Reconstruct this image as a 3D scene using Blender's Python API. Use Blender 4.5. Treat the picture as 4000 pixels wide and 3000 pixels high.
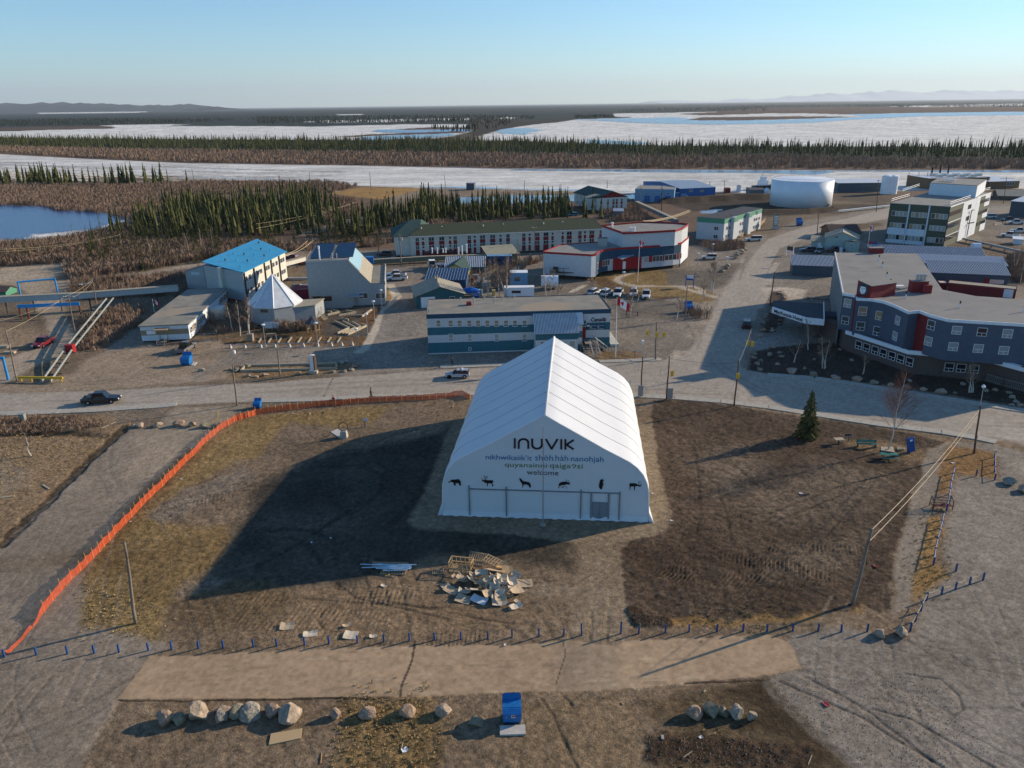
import bpy,math,random
import numpy as np
from mathutils import Matrix,Vector
random.seed(7)
rng=np.random.default_rng(11)
for o in list(bpy.data.objects):bpy.data.objects.remove(o)
SC=bpy.context.scene
COL=SC.collection
R=math.radians

# ------------------------------------------------------------ camera
F=3000.0;PITCH=R(20.0);ROLL=R(-0.7);HC=46.0
cd=bpy.data.cameras.new('camera');cam=bpy.data.objects.new('camera',cd);COL.objects.link(cam)
cd.sensor_width=36.0;cd.lens=F/4000.0*36.0;cd.clip_start=0.5;cd.clip_end=200000
CM=Matrix.Rotation(math.pi/2-PITCH,3,'X') @Matrix.Rotation(ROLL,3,'Z')
cam.matrix_world=Matrix.Translation((0,0,HC)) @CM.to_4x4()
SC.camera=cam
CMI=CM.transposed()

# ------------------------------------------------------------ sky, sun, exposure
SUN_EL=R(18.5);SUN_AZ=R(23.0)      # the sun stands right of the view and a little beyond; azimuth from +X towards +Y
w=bpy.data.worlds.new('World');SC.world=w;w.use_nodes=True
nt=w.node_tree
sky=nt.nodes.new('ShaderNodeTexSky');sky.sky_type='NISHITA';sky.sun_disc=False
sky.sun_elevation=SUN_EL;sky.sun_rotation=math.pi/2-SUN_AZ
sky.altitude=50;sky.air_density=1.0;sky.dust_density=0.0;sky.ozone_density=5.0
bgn=nt.nodes['Background'];tn=nt.nodes.new('ShaderNodeMix');tn.data_type='RGBA';tn.blend_type='MULTIPLY';tn.inputs[0].default_value=1;tn.inputs[7].default_value=(.80,.98,1.02,1)
nt.links.new(sky.outputs[0],tn.inputs[6]);nt.links.new(tn.outputs[2],bgn.inputs[0]);bgn.inputs[1].default_value=0.118
sl=bpy.data.lights.new('sun','SUN');sl.energy=5.0;sl.angle=R(0.53);sl.color=(1.0,0.83,0.62)
so=bpy.data.objects.new('sun',sl);COL.objects.link(so)
sd=Vector((math.cos(SUN_EL)*math.cos(SUN_AZ),math.cos(SUN_EL)*math.sin(SUN_AZ),math.sin(SUN_EL)))
so.rotation_euler=sd.to_track_quat('Z','Y').to_euler();so.location=(60,30,80)
SC.view_settings.view_transform='Standard';SC.view_settings.look='None'
SC.view_settings.exposure=0.52;SC.view_settings.gamma=1.0;SC.view_settings.use_curve_mapping=False
SC.render.engine='CYCLES'
SC.cycles.max_bounces=5;SC.cycles.diffuse_bounces=3;SC.cycles.transparent_max_bounces=8;SC.cycles.volume_bounces=0

# ------------------------------------------------------------ from the photograph to the ground
CR={}
for i,c in enumerate('ABCD'):CR[c]=(1000*i,350,2.212)
for i,c in enumerate('EFGH'):CR[c]=(1000*i,1000,2.212)
for i,c in enumerate('IJKL'):CR[c]=(1000*i,1650,2.212)
for i,c in enumerate('MNOP'):CR[c]=(1000*i,2250,2.212)
CR.update(a=(1720,1680,2.6333),b=(2080,1200,5.53),c=(3300,1080,5.53),d=(1600,950,3.6867),e=(700,900,3.6867),
          f=(1700,2150,5.53),h=(1900,2680,7.54),i=(3480,1680,6.9125),j=(2100,850,3.6867),k=(2900,850,3.6867),
          l=(3400,850,2.115),m=(3500,650,2.54),n=(900,1150,2.1167),o=(2200,650,1.8143),p=(0,1050,2.115),
          r=(1200,1380,1.8143),z=(0,0,0.553))
def px(c,x,y):
    a=CR[c];return a[0]+x/a[2],a[1]+y/a[2]
def ray(c,x,y):
    X,Y=px(c,x,y)
    return CM @Vector(((X-2000)/F,-(Y-1500)/F,-1.0))
def g(c,x,y,z=0.0):
    d=ray(c,x,y);t=(z-HC)/d.z
    return Vector((d.x*t,d.y*t,z))
def proj(p):
    v=CMI @(Vector(p)-Vector((0,0,HC)))
    return 2000+F*v.x/-v.z,1500-F*v.y/-v.z
def hh(c,x,yb,yt):                      # height of an upright thing from its foot and its top
    b=g(c,x,yb);lo,hi=0.0,150.0;Y=px(c,x,yt)[1]
    for _ in range(40):
        m=(lo+hi)/2
        if proj((b.x,b.y,m))[1]>Y:lo=m
        else:hi=m
    return lo

# ------------------------------------------------------------ materials
def mat(name,col,rough=0.85,var=0.12,scale=1.5,bump=0.0,bscale=20.0,metal=0.0,ribs=None,ribamp=0.35,col2=None,spots=None,spec=0.3,stretch=None):
    m=bpy.data.materials.new(name);m.use_nodes=True;t=m.node_tree;N=t.nodes;Lk=t.links
    b=N['Principled BSDF'];b.inputs['Roughness'].default_value=rough;b.inputs['Metallic'].default_value=metal
    b.inputs['Specular IOR Level'].default_value=spec
    tc=N.new('ShaderNodeTexCoord');src=tc.outputs['Object']
    if stretch:
        mp=N.new('ShaderNodeMapping');mp.inputs['Scale'].default_value=stretch;Lk.new(src,mp.inputs[0]);nsrc=mp.outputs[0]
    else:nsrc=src
    n=N.new('ShaderNodeTexNoise');n.inputs['Scale'].default_value=scale;n.inputs['Detail'].default_value=8;n.inputs['Roughness'].default_value=0.65
    Lk.new(nsrc,n.inputs['Vector'])
    rp=N.new('ShaderNodeValToRGB');c2=col2 or tuple(c*(1-2.2*var) for c in col)
    rp.color_ramp.elements[0].position=0.32;rp.color_ramp.elements[1].position=0.68
    rp.color_ramp.elements[0].color=(*[max(0,c) for c in c2],1);rp.color_ramp.elements[1].color=(*[min(1,c*(1+var)) for c in col],1)
    Lk.new(n.outputs['Fac'],rp.inputs[0]);out=rp.outputs[0]
    if spots:                                # dirt streaks: (colour, scale, threshold)
        n2=N.new('ShaderNodeTexNoise');n2.inputs['Scale'].default_value=spots[1];n2.inputs['Detail'].default_value=6;Lk.new(src,n2.inputs['Vector'])
        r2=N.new('ShaderNodeValToRGB');r2.color_ramp.elements[0].position=spots[2];r2.color_ramp.elements[1].position=spots[2]+0.08
        Lk.new(n2.outputs['Fac'],r2.inputs[0])
        mx=N.new('ShaderNodeMix');mx.data_type='RGBA';Lk.new(r2.outputs[0],mx.inputs[0]);Lk.new(out,mx.inputs[6]);mx.inputs[7].default_value=(*spots[0],1);out=mx.outputs[2]
    if ribs:                                 # (x, y, z per-metre direction, period)
        vm=N.new('ShaderNodeVectorMath');vm.operation='DOT_PRODUCT';Lk.new(src,vm.inputs[0]);vm.inputs[1].default_value=ribs[0]
        ma=N.new('ShaderNodeMath');ma.operation='MULTIPLY';Lk.new(vm.outputs['Value'],ma.inputs[0]);ma.inputs[1].default_value=2*math.pi/ribs[1]
        si=N.new('ShaderNodeMath');si.operation='SINE';Lk.new(ma.outputs[0],si.inputs[0])
        bp=N.new('ShaderNodeBump');bp.inputs['Strength'].default_value=ribamp;bp.inputs['Distance'].default_value=0.05
        Lk.new(si.outputs[0],bp.inputs['Height']);Lk.new(bp.outputs[0],b.inputs['Normal'])
    elif bump:
        n3=N.new('ShaderNodeTexNoise');n3.inputs['Scale'].default_value=bscale;n3.inputs['Detail'].default_value=5;Lk.new(src,n3.inputs['Vector'])
        bp=N.new('ShaderNodeBump');bp.inputs['Strength'].default_value=bump;bp.inputs['Distance'].default_value=0.1
        Lk.new(n3.outputs['Fac'],bp.inputs['Height']);Lk.new(bp.outputs[0],b.inputs['Normal'])
    Lk.new(out,b.inputs['Base Color'])
    return m
def plain(name,col,rough=0.6,metal=0.0,spec=0.4):
    return mat(name,col,rough,0.05,4.0,metal=metal,spec=spec)
MT={}
def mk(name,*a,**k):MT[name]=mat(name,*a,**k);return MT[name]
X_,Y_,Z_,XY_=(1,0,0),(0,1,0),(0,0,1),(1,1,0)
mk('white_paint',(.74,.76,.78),.6,.04);mk('white_siding',(.66,.70,.74),.6,.05,ribs=(Z_,.25))
mk('light_siding',(.50,.53,.55),.6,.05,ribs=(XY_,.3));mk('pale_siding',(.62,.60,.52),.7,.06,ribs=(Z_,.3))
mk('grey_siding',(.30,.33,.34),.7,.06,ribs=(Z_,.25));mk('grey_siding_light',(.42,.43,.42),.7,.06,ribs=(Z_,.25))
mk('teal_band',(.028,.13,.17),.6,.08,ribs=(XY_,.3));mk('navy_band',(.012,.06,.11),.6,.08)
mk('teal_siding',(.03,.11,.13),.7,.08,ribs=(Z_,.3));mk('navy_siding',(.015,.06,.14),.6,.08,ribs=(XY_,.4))
mk('blue_siding',(.02,.12,.34),.5,.06,ribs=(XY_,.4));mk('pale_blue_siding',(.14,.30,.46),.6,.06,ribs=(XY_,.4))
mk('slate_siding',(.06,.09,.115),.6,.08,ribs=(XY_,.4));mk('blue_grey_siding',(.085,.105,.145),.8,.06,ribs=(Z_,.25))
mk('slate_grey_siding',(.17,.18,.19),.8,.1,ribs=(XY_,.35))
mk('red_siding',(.22,.022,.025),.7,.08,ribs=(Z_,.25));mk('red_paint',(.30,.012,.016),.55,.06)
mk('brown_brick',(.12,.09,.08),.9,.15,6.0,bump=.3);mk('brown_siding',(.20,.12,.065),.8,.08,ribs=(XY_,.5))
mk('tan_trim',(.38,.27,.17),.8,.08);mk('tan_panel',(.30,.23,.15),.8,.08);mk('yellow_siding',(.62,.48,.16),.7,.08,ribs=(XY_,.3))
mk('green_siding',(.07,.085,.06),.8,.07,ribs=(Z_,.5));mk('green_trim',(.07,.25,.16),.7,.06);mk('mint_siding',(.36,.46,.42),.7,.06,ribs=(Z_,.25))
mk('olive_siding',(.15,.17,.12),.8,.07,ribs=(XY_,.3));mk('grey_mottled',(.24,.25,.25),.85,.25,3.0,ribs=(XY_,.5))
mk('flat_roof',(.27,.255,.215),.95,.10,.35,bump=.3,spots=((.33,.27,.2),.09,.58),spec=.1)
mk('gravel_roof',(.28,.27,.245),.95,.08,.5,bump=.35,bscale=14,spec=.1);mk('dark_roof',(.075,.08,.09),.9,.1,1.0,spec=.1)
mk('hotel_roof',(.255,.245,.225),.95,.06,.25,bump=.3,bscale=12,spots=((.15,.105,.06),.07,.64),spec=.1)
mk('shingle_roof',(.085,.095,.06),.95,.18,3.0,ribs=(Z_,.2),spec=.1);mk('brown_shingle',(.12,.085,.075),.95,.18,3.0,ribs=(Z_,.2),spec=.1)
mk('tan_shingle',(.36,.33,.26),.95,.15,2.0,ribs=(Z_,.25),spec=.1);mk('green_shingle',(.06,.10,.09),.95,.14,2.0,ribs=(Z_,.25),spec=.1)
mk('blue_roof',(.035,.30,.52),.45,.08,.8,ribs=((.7,-.7,0),.5),ribamp=.2)
mk('metal_roof',(.56,.59,.62),.5,.08,1.0);mk('blue_metal_roof',(.045,.10,.16),.5,.08)
mk('metal_rib',(.42,.52,.60),.4,.08,metal=.3);mk('cream_rib',(.55,.50,.34),.5,.08);mk('steel_blue_roof',(.30,.36,.43),.45,.06,metal=.2,ribs=(XY_,.6))
mk('galvanised',(.42,.43,.44),.45,.1,6.0,metal=.6);mk('dark_metal',(.05,.052,.055),.5,.1);mk('steel',(.3,.31,.32),.6,.08,metal=.1)
mk('alu',(.55,.56,.57),.35,.06,metal=.8);mk('weathered_wood',(.30,.25,.20),.95,.25,5.0,stretch=(6,6,.6));mk('pole_wood',(.24,.195,.155),.95,.3,4.0,stretch=(8,8,.5))
mk('pole_brown',(.13,.075,.05),.95,.25,4.0,stretch=(8,8,.5));mk('new_wood',(.52,.34,.16),.8,.12,5.0);mk('timber',(.42,.36,.26),.9,.15,3.0)
mk('pallet_wood',(.38,.28,.17),.9,.2,5.0);mk('osb',(.52,.37,.20),.9,.22,22.0);mk('cardboard',(.46,.355,.24),.9,.12,4.0);mk('pale_cardboard',(.60,.51,.385),.9,.1,4.0)
mk('white_sheet',(.58,.61,.64),.6,.06,3.0);mk('concrete',(.40,.37,.31),.95,.12,2.0,bump=.2);mk('pale_concrete',(.50,.47,.42),.95,.1,1.2,bump=.15)
mk('bollard_blue',(.015,.075,.24),.6,.2,5.0);mk('bin_blue',(.012,.15,.42),.45,.12,2.0);mk('arch_blue',(.03,.28,.62),.5,.06);mk('tarp_blue',(.01,.13,.50),.5,.15,3.0)
mk('teal_plank',(.01,.17,.15),.6,.1,4.0);mk('sign_blue',(.01,.07,.26),.5,.05);mk('orange_stake',(.85,.46,.15),.8,.1,5.0)
mk('yellow_paint',(.62,.40,.03),.6,.08);mk('black_paint',(.012,.012,.014),.5,.05);mk('black_print',(.008,.007,.008),.7,.02);mk('blue_print',(.01,.12,.34),.7,.03);mk('green_print',(.08,.15,.03),.7,.03)
mk('spruce_olive',(.105,.102,.036),.9,.3,.6,spec=.1);mk('fabric_seam',(.33,.36,.38),.7,.05)
mk('white_print',(.78,.78,.78),.6,.02);mk('red_print',(.55,.01,.015),.6,.02);mk('dark_print',(.04,.02,.025),.7,.02)
mk('blind',(.34,.33,.28),.6,.1,.8,spec=.5);mk('curtain',(.30,.32,.31),.7,.12,2.0,stretch=(6,6,.3));mk('plywood_blind',(.33,.22,.12),.8,.1,2.0)
mk('frame_white',(.72,.73,.74),.5,.03);mk('tyre',(.012,.012,.012),.9,.1);mk('tank_white',(.80,.82,.84),.45,.04,.2);mk('water_blue_pipe',(.27,.29,.27),.5,.1)
mk('rope',(.55,.44,.28),.9,.1);mk('skin',(.42,.25,.17),.6,.05);mk('cloth_dark',(.02,.02,.025),.9,.1);mk('cloth_olive',(.05,.05,.03),.9,.1);mk('cloth_red',(.40,.03,.03),.9,.1);mk('hair',(.03,.015,.01),.8,.1)
mk('twig',(.26,.185,.135),.95,.2,.1,spec=.05);mk('twig_red',(.17,.085,.06),.95,.15,1.0,spec=.05);mk('birch_bark',(.55,.50,.43),.8,.2,5.0);mk('spruce',(.066,.075,.028),.9,.3,.6,spec=.1)
mk('spruce_far',(.026,.036,.02),.95,.3,.02,spec=.05);mk('bark',(.07,.05,.035),.95,.2);mk('red_tarp',(.25,.012,.025),.6,.1);mk('rust',(.16,.05,.025),.9,.25,6.0)
mk('solar',(.02,.06,.12),.25,.1,2.0,spec=.6);mk('skylight',(.30,.48,.56),.25,.06,spec=.6)
def glass(name,col,rough=.12):
    m=mat(name,col,rough,.25,.35,spec=.7);MT[name]=m
glass('glass_dark',(.022,.025,.03));glass('glass_grey',(.07,.085,.085));glass('glass_green',(.10,.14,.12));glass('car_glass',(.008,.010,.012),.08)

# ------------------------------------------------------------ mesh builder
def tag(o,label=None,cat=None,group=None,kind=None):
    if label:o['label']=label
    if cat:o['category']=cat
    if group:o['group']=group
    if kind:o['kind']=kind
    return o
class MB:
    def __init__(s):s.v=[];s.f=[];s.mi=[];s.M=None
    def add(s,vs,fs,mi=0):
        b=len(s.v)
        if s.M is not None:vs=[tuple(s.M @Vector(p)) for p in vs]
        s.v+=[tuple(p) for p in vs];s.f+=[tuple(b+i for i in f) for f in fs];s.mi+=[mi]*len(fs);return s
    def box(s,x0,y0,z0,x1,y1,z1,mi=0):
        return s.add([(x0,y0,z0),(x1,y0,z0),(x1,y1,z0),(x0,y1,z0),(x0,y0,z1),(x1,y0,z1),(x1,y1,z1),(x0,y1,z1)],
                     [(0,3,2,1),(4,5,6,7),(0,1,5,4),(1,2,6,5),(2,3,7,6),(3,0,4,7)],mi)
    def prism(s,poly,z0,z1,mi=0):        # poly counter-clockwise (x, y); z1 may be a list of heights
        n=len(poly);zt=z1 if isinstance(z1,(list,tuple)) else [z1]*n;zb=z0 if isinstance(z0,(list,tuple)) else [z0]*n
        return s.add([(p[0],p[1],zb[i]) for i,p in enumerate(poly)]+[(p[0],p[1],zt[i]) for i,p in enumerate(poly)],
                     [tuple(range(n))[::-1],tuple(range(n,2*n))]+[(i,(i+1)%n,n+(i+1)%n,n+i) for i in range(n)],mi)
    def tube(s,p,q,r,n=6,r2=None,mi=0,cap=True):
        p=Vector(p);q=Vector(q);d=(q-p);d.normalize() if d.length else None
        a=Vector((0,0,1)) if abs(d.z)<.9 else Vector((1,0,0));u=d.cross(a).normalized();v=d.cross(u);r2=r if r2 is None else r2
        vs=[]
        for c,rr in ((p,r),(q,r2)):
            for k in range(n):
                t=2*math.pi*k/n;vs.append(c+u*math.cos(t)*rr+v*math.sin(t)*rr)
        fs=[(k,(k+1)%n,n+(k+1)%n,n+k) for k in range(n)]
        if cap:fs+=[tuple(range(n))[::-1],tuple(range(n,2*n))]
        return s.add(vs,fs,mi)
    def path(s,pts,r,n=5,mi=0):
        for a,b in zip(pts[:-1],pts[1:]):s.tube(a,b,r,n,mi=mi)
        return s
    def lathe(s,prof,n=24,cx=0,cy=0,mi=0):      # prof [(r, z)]
        vs=[];fs=[]
        for r,z in prof:
            for k in range(n):t=2*math.pi*k/n;vs.append((cx+r*math.cos(t),cy+r*math.sin(t),z))
        for j in range(len(prof)-1):
            for k in range(n):a=j*n+k;b=j*n+(k+1)%n;fs.append((a,b,b+n,a+n))
        fs.append(tuple(range(n))[::-1]);fs.append(tuple(range((len(prof)-1)*n,len(prof)*n)))
        return s.add(vs,fs,mi)
    def quad(s,a,b,c,d,mi=0):return s.add([a,b,c,d],[(0,1,2,3)],mi)
    def slab(s,a,b,c,d,t=.12,mi=0):            # thick plate under four points
        vs=[a,b,c,d];vs=[Vector(p) for p in vs];n=(vs[1]-vs[0]).cross(vs[3]-vs[0]).normalized()
        lo=[p-n*t for p in vs]
        return s.add(lo+vs,[(0,3,2,1),(4,5,6,7),(0,1,5,4),(1,2,6,5),(2,3,7,6),(3,0,4,7)],mi)
    def mesh(s,name,mats,smooth=False):
        m=bpy.data.meshes.new(name);m.from_pydata(s.v,[],s.f)
        if not isinstance(mats,(list,tuple)):mats=[mats]
        for k in mats:m.materials.append(MT[k] if isinstance(k,str) else k)
        if len(mats)>1:m.polygons.foreach_set('material_index',s.mi)
        if smooth:m.polygons.foreach_set('use_smooth',[True]*len(m.polygons))
        m.validate();return m
    def build(s,name,mats,parent=None,smooth=False,loc=None,rot=0):
        o=bpy.data.objects.new(name,s.mesh(name,mats,smooth));COL.objects.link(o);o.parent=parent
        if loc is not None:o.location=loc
        if rot:o.rotation_euler=(0,0,rot)
        return o
def empty(name,loc=(0,0,0),rz=0,label=None,cat=None,group=None):
    o=bpy.data.objects.new(name,None);COL.objects.link(o);o.location=loc;o.rotation_euler=(0,0,rz);o.empty_display_size=.3
    return tag(o,label,cat,group)
KIDS={}
def copy_tree(o,loc=None,rz=None,label=None,parent=None,scale=None):
    c=o.copy();COL.objects.link(c);c.parent=parent
    if loc is not None:c.location=loc
    if rz is not None:c.rotation_euler=(0,0,rz)
    if scale is not None:c.scale=(scale,)*3 if not isinstance(scale,tuple) else scale
    if label:c['label']=label
    if o.name not in KIDS:KIDS[o.name]=list(o.children)
    for ch in KIDS[o.name]:copy_tree(ch,parent=c)
    return c
def inst(name,mesh,loc,rz=0,parent=None,scale=None,label=None,cat=None,group=None):
    o=bpy.data.objects.new(name,mesh);COL.objects.link(o);o.parent=parent;o.location=loc;o.rotation_euler=(0,0,rz)
    if scale is not None:o.scale=scale if isinstance(scale,tuple) else (scale,)*3
    return tag(o,label,cat,group)
# ------------------------------------------------------------ the ground, one continuous sheet cut into its surfaces
def vnoise(x,y,s=0):
    xi=np.floor(x).astype(np.int64);yi=np.floor(y).astype(np.int64);fx=x-xi;fy=y-yi
    fx=fx*fx*(3-2*fx);fy=fy*fy*(3-2*fy)
    def h(a,b):
        n=(a*374761393+b*668265263+s*1442695041)&0xffffffff
        n=((n^(n >>13))*1274126177)&0xffffffff
        return ((n^(n >>16))&0xffff)/65535.0
    return (h(xi,yi)*(1-fx)+h(xi+1,yi)*fx)*(1-fy)+(h(xi,yi+1)*(1-fx)+h(xi+1,yi+1)*fx)*fy
def fbm(x,y,s=0,o=4):
    t=0;a=.5;tot=0
    for i in range(o):t=t+a*vnoise(x*2**i+17.3*i,y*2**i-9.1*i,s+i);tot+=a;a*=.55
    return t/tot-.5
NR,NC=880,960
yy=np.concatenate([np.linspace(3180,700,700),np.linspace(697,408.6,NR-700)])
ang=PITCH+np.arctan((yy-1500)/F);Dv=HC/np.tan(ang)
zc=Dv*math.cos(PITCH)+HC*math.sin(PITCH)
uu=np.linspace(-.90,.90,NC)
GX=(zc[:,None]*uu[None,:]).ravel();GY=np.repeat(Dv,NC);NV=GX.size
col=np.empty((NV,3));zone=np.zeros(NV,np.int32);dz=np.zeros(NV);ruf=np.full(NV,.5)
w1x=fbm(GX/4,GY/4,1);w1y=fbm(GX/4,GY/4,21);w2x=fbm(GX/40,GY/40,5);w2y=fbm(GX/40,GY/40,25)
w3x=fbm(GX/.7,GY/.7,31,3);w3y=fbm(GX/.7,GY/.7,41,3)
n_big=fbm(GX/25,GY/25,50);n_mid=fbm(GX/5,GY/5,60);n_sm=fbm(GX/.8,GY/.8,70);n_far=fbm(GX/300,GY/120,90)
cos23,sin23=math.cos(R(20)),math.sin(R(20))
def poly_mask(pts,fe,warp,far=False):
    pts=np.array([(p[0],p[1]) for p in pts]);mg=fe+warp*1.2
    sel=np.where((GX>pts[:,0].min()-mg)&(GX<pts[:,0].max()+mg)&(GY>pts[:,1].min()-mg)&(GY<pts[:,1].max()+mg))[0]
    if sel.size==0:return sel,np.zeros(0)
    if far:x=GX[sel]+w2x[sel]*warp;y=GY[sel]+w2y[sel]*warp
    else:x=GX[sel]+w1x[sel]*warp+w3x[sel]*min(warp,.9)*.8;y=GY[sel]+w1y[sel]*warp+w3y[sel]*min(warp,.9)*.8
    ins=np.zeros(sel.size,bool);dist=np.full(sel.size,1e18)
    for i in range(len(pts)):
        x0,y0=pts[i];x1,y1=pts[(i+1)%len(pts)];dx,dy=x1-x0,y1-y0;L2=dx*dx+dy*dy+1e-9
        t=np.clip(((x-x0)*dx+(y-y0)*dy)/L2,0,1);dist=np.minimum(dist,(x-x0-t*dx)**2+(y-y0-t*dy)**2)
        c=(y0>y)!=(y1>y);ins ^=c&(x<(x1-x0)*(y-y0)/((y1-y0) if y1!=y0 else 1e-9)+x0)
    d=np.where(ins,1,-1)*np.sqrt(dist)
    return sel,np.clip(d/fe*.5+.5,0,1)
ZN={}
def paint(pts,c,fe=.5,warp=.6,zn=None,r=None,lift=0.0,far=False,op=1.0,nb=.25,nm=.2):
    pts=[g(*p) for p in pts] if isinstance(pts[0][0],str) else pts
    sel,m=poly_mask(pts,fe,warp,far);mm=(m*op)[:,None]
    v=1+nb*n_big[sel]*2+nm*n_mid[sel]*2
    col[sel]=col[sel]*(1-mm)+np.array(c)*v[:,None]*mm
    if r is not None:ruf[sel]=ruf[sel]*(1-m)+r*m
    if lift:dz[sel]+=lift*m
    if zn is not None:zone[sel[m>.5]]=zn
def stroke(pts,wd,c=None,op=.6,lift=0.0,soft=.5,warp=.4,zn=None,r=None):
    pts=[g(*p) for p in pts] if isinstance(pts[0][0],str) else pts
    pts=np.array([(p[0],p[1]) for p in pts]);mg=wd*2.5+warp
    sel=np.where((GX>pts[:,0].min()-mg)&(GX<pts[:,0].max()+mg)&(GY>pts[:,1].min()-mg)&(GY<pts[:,1].max()+mg))[0]
    x=GX[sel]+w1x[sel]*warp;y=GY[sel]+w1y[sel]*warp;dist=np.full(sel.size,1e18)
    for i in range(len(pts)-1):
        x0,y0=pts[i];x1,y1=pts[i+1];dx,dy=x1-x0,y1-y0;L2=dx*dx+dy*dy+1e-9
        t=np.clip(((x-x0)*dx+(y-y0)*dy)/L2,0,1);dist=np.minimum(dist,(x-x0-t*dx)**2+(y-y0-t*dy)**2)
    d=np.sqrt(dist);m=np.clip((wd-d)/(wd*soft)+.5,0,1);m=m*m*(3-2*m)
    if c is not None:mm=(m*op)[:,None];col[sel]=col[sel]*(1-mm)+np.array(c)*(1+.3*n_mid[sel])[:,None]*mm
    if lift:dz[sel]+=lift*m
    if r is not None:ruf[sel]=ruf[sel]*(1-m)+r*m
    if zn is not None:zone[sel[m>.5]]=zn
GRAV=(.215,.175,.135);GRAV_G=(.19,.17,.145);TAN=(.30,.235,.165);SOIL=(.085,.062,.044);DSOIL=(.06,.044,.031);OCH=(.205,.152,.076)
BRUSH=(.13,.098,.078);CONC=(.40,.36,.30);ASPH=(.31,.285,.25);DGRAV=(.10,.092,.082);ICE=(.70,.69,.635);WAT=(.012,.055,.17);MUD=(.19,.165,.14)
ZONES=['ground','road','footpath','frozen_river','frozen_lake','pond','parking_lot','open_water','gravel_lot','bare_soil','dry_grass_ground']
zi={n:i for i,n in enumerate(ZONES)}
# base: scrub land, dark forest floor further off
far=np.clip((GY-900)/900,0,1)[:,None]
col[:]=np.array(BRUSH)*(1+.5*n_big[:,None]+.3*n_mid[:,None])*(1-far)+np.array((.028,.040,.040))*(1+.8*n_far[:,None])*far
# ---- far lakes, river, bands
def P(c,*xy):return [(c,xy[i],xy[i+1]) for i in range(0,len(xy),2)]
SCR=(.10,.075,.062);FOR=(.025,.034,.022)
paint(P('D',-100,160,600,150,2300,150,2300,200,1200,205,600,215,700,235,400,245,0,262)+P('C',1500,268,1640,235,1950,215,1420,210,2000,170),SCR,15,60,far=True)
paint(P('A',340,208,900,203,1270,196,1270,188,700,193,320,201),ICE,15,20,zi['frozen_lake'],far=True)
paint(P('B',400,280,700,287,1300,275,1850,262,1850,244,1500,252,600,265),ICE,8,20,zi['frozen_lake'],far=True)
paint(P('B',700,219,920,219,920,212,700,212),ICE,8,10,zi['frozen_lake'],far=True)
paint(P('D',1000,146,1450,152,2300,138,2300,118,1450,133),ICE,10,20,zi['frozen_lake'],far=True)
paint(P('B',2040,262,2212,262)+P('C',20,240,-60,236),ICE,10,20,zi['frozen_lake'],far=True)
paint(P('A',-500,368,0,362,520,346,980,336,1000,322,870,312,1000,305,1480,300,1640,303,1400,316,2212,315)+P('B',500,320,860,310,1300,300,1900,300,1950,345,1600,420,700,440)+P('A',1500,440,-500,440),ICE,6,14,zi['frozen_lake'],far=True)
paint(P('B',1050,345,1300,340,1850,345,1900,360,1500,372,1250,378,1000,365),WAT,5,8,zi['open_water'],far=True)
paint(P('B',900,410,1280,385,1720,380,1720,395,1500,420,900,440),(.10,.17,.24),5,8,zi['open_water'],far=True)
paint(P('B',1205,342,1500,325,1950,325,1950,340,1500,348,1300,350),SCR,4,8,zi['ground'],far=True)
paint(P('B',650,412,1000,385,1400,372,1750,362,1850,372,1500,386,1200,392,860,408),SCR,4,8,zi['ground'],far=True)
paint(P('A',-300,350,0,352,500,345,960,333,980,322,800,314,400,318,0,330,-300,335),SCR,5,10,zi['ground'],far=True)
paint(P('C',-300,330,0,330,200,300,400,282,560,258,1030,243,880,232,870,208,1300,200,1700,192,2212,196)+P('D',700,215,1300,201,2500,188,2500,520,0,540)+P('C',0,500)+P('B',1900,440,1950,392,2100,350),ICE,6,14,zi['frozen_lake'],far=True)
paint(P('C',540,262,1030,246,1400,240,1650,262,2212,264)+P('D',0,264,400,252,850,235,700,215,1300,203,2500,190,2500,214,1300,232,700,262,400,284,0,296)+P('C',1700,302,1100,290,800,272),(.10,.17,.25),5,14,zi['open_water'],far=True)
paint(P('C',-200,330,150,335,250,350,100,390,-100,385),(.12,.2,.27),5,20,zi['open_water'],far=True)
paint(P('C',640,430,1150,455,1100,500,700,500),(.12,.2,.27),5,20,zi['open_water'],far=True)
paint(P('C',1420,210,1800,192,2212,160)+P('D',700,180,2300,170,2300,192,1300,200,700,208,350,204,0,205)+P('C',1950,215,1640,222),SCR,5,10,zi['ground'],far=True)
paint(P('C',1500,266,1640,238,2212,232)+P('D',400,230,800,236,500,248,0,262)+P('C',1900,268),SCR,5,10,zi['ground'],far=True)
paint(P('B',1850,235,2100,250)+P('C',200,262,520,250,1040,236,1000,245,540,258,380,285,180,300,0,328)+P('B',2100,350,1940,400,1850,380,1840,300),(.045,.042,.035),5,10,zi['ground'],far=True)
# tree band and scrub between lakes and river
paint(P('A',-600,385,0,415,1000,425,2212,432)+P('B',2212,440)+P('C',1000,478,2212,490)+P('D',1000,490,2600,500,2600,640,1000,600,0,575)+P('C',1500,590,0,560)+P('B',1000,545)+P('A',2212,535,1000,520,-600,480),FOR,4,6,zi['ground'],far=True)
paint(P('A',-600,478,0,495,1000,520,2212,535)+P('B',1000,545)+P('C',0,560,1500,590)+P('D',0,575,1000,600,2600,620,2600,700,0,690)+P('C',2212,696,0,683)+P('B',1000,660,0,645)+P('A',1600,635,800,602,0,552,-600,510),(.14,.105,.085),3,5,zi['ground'],far=True)
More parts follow.
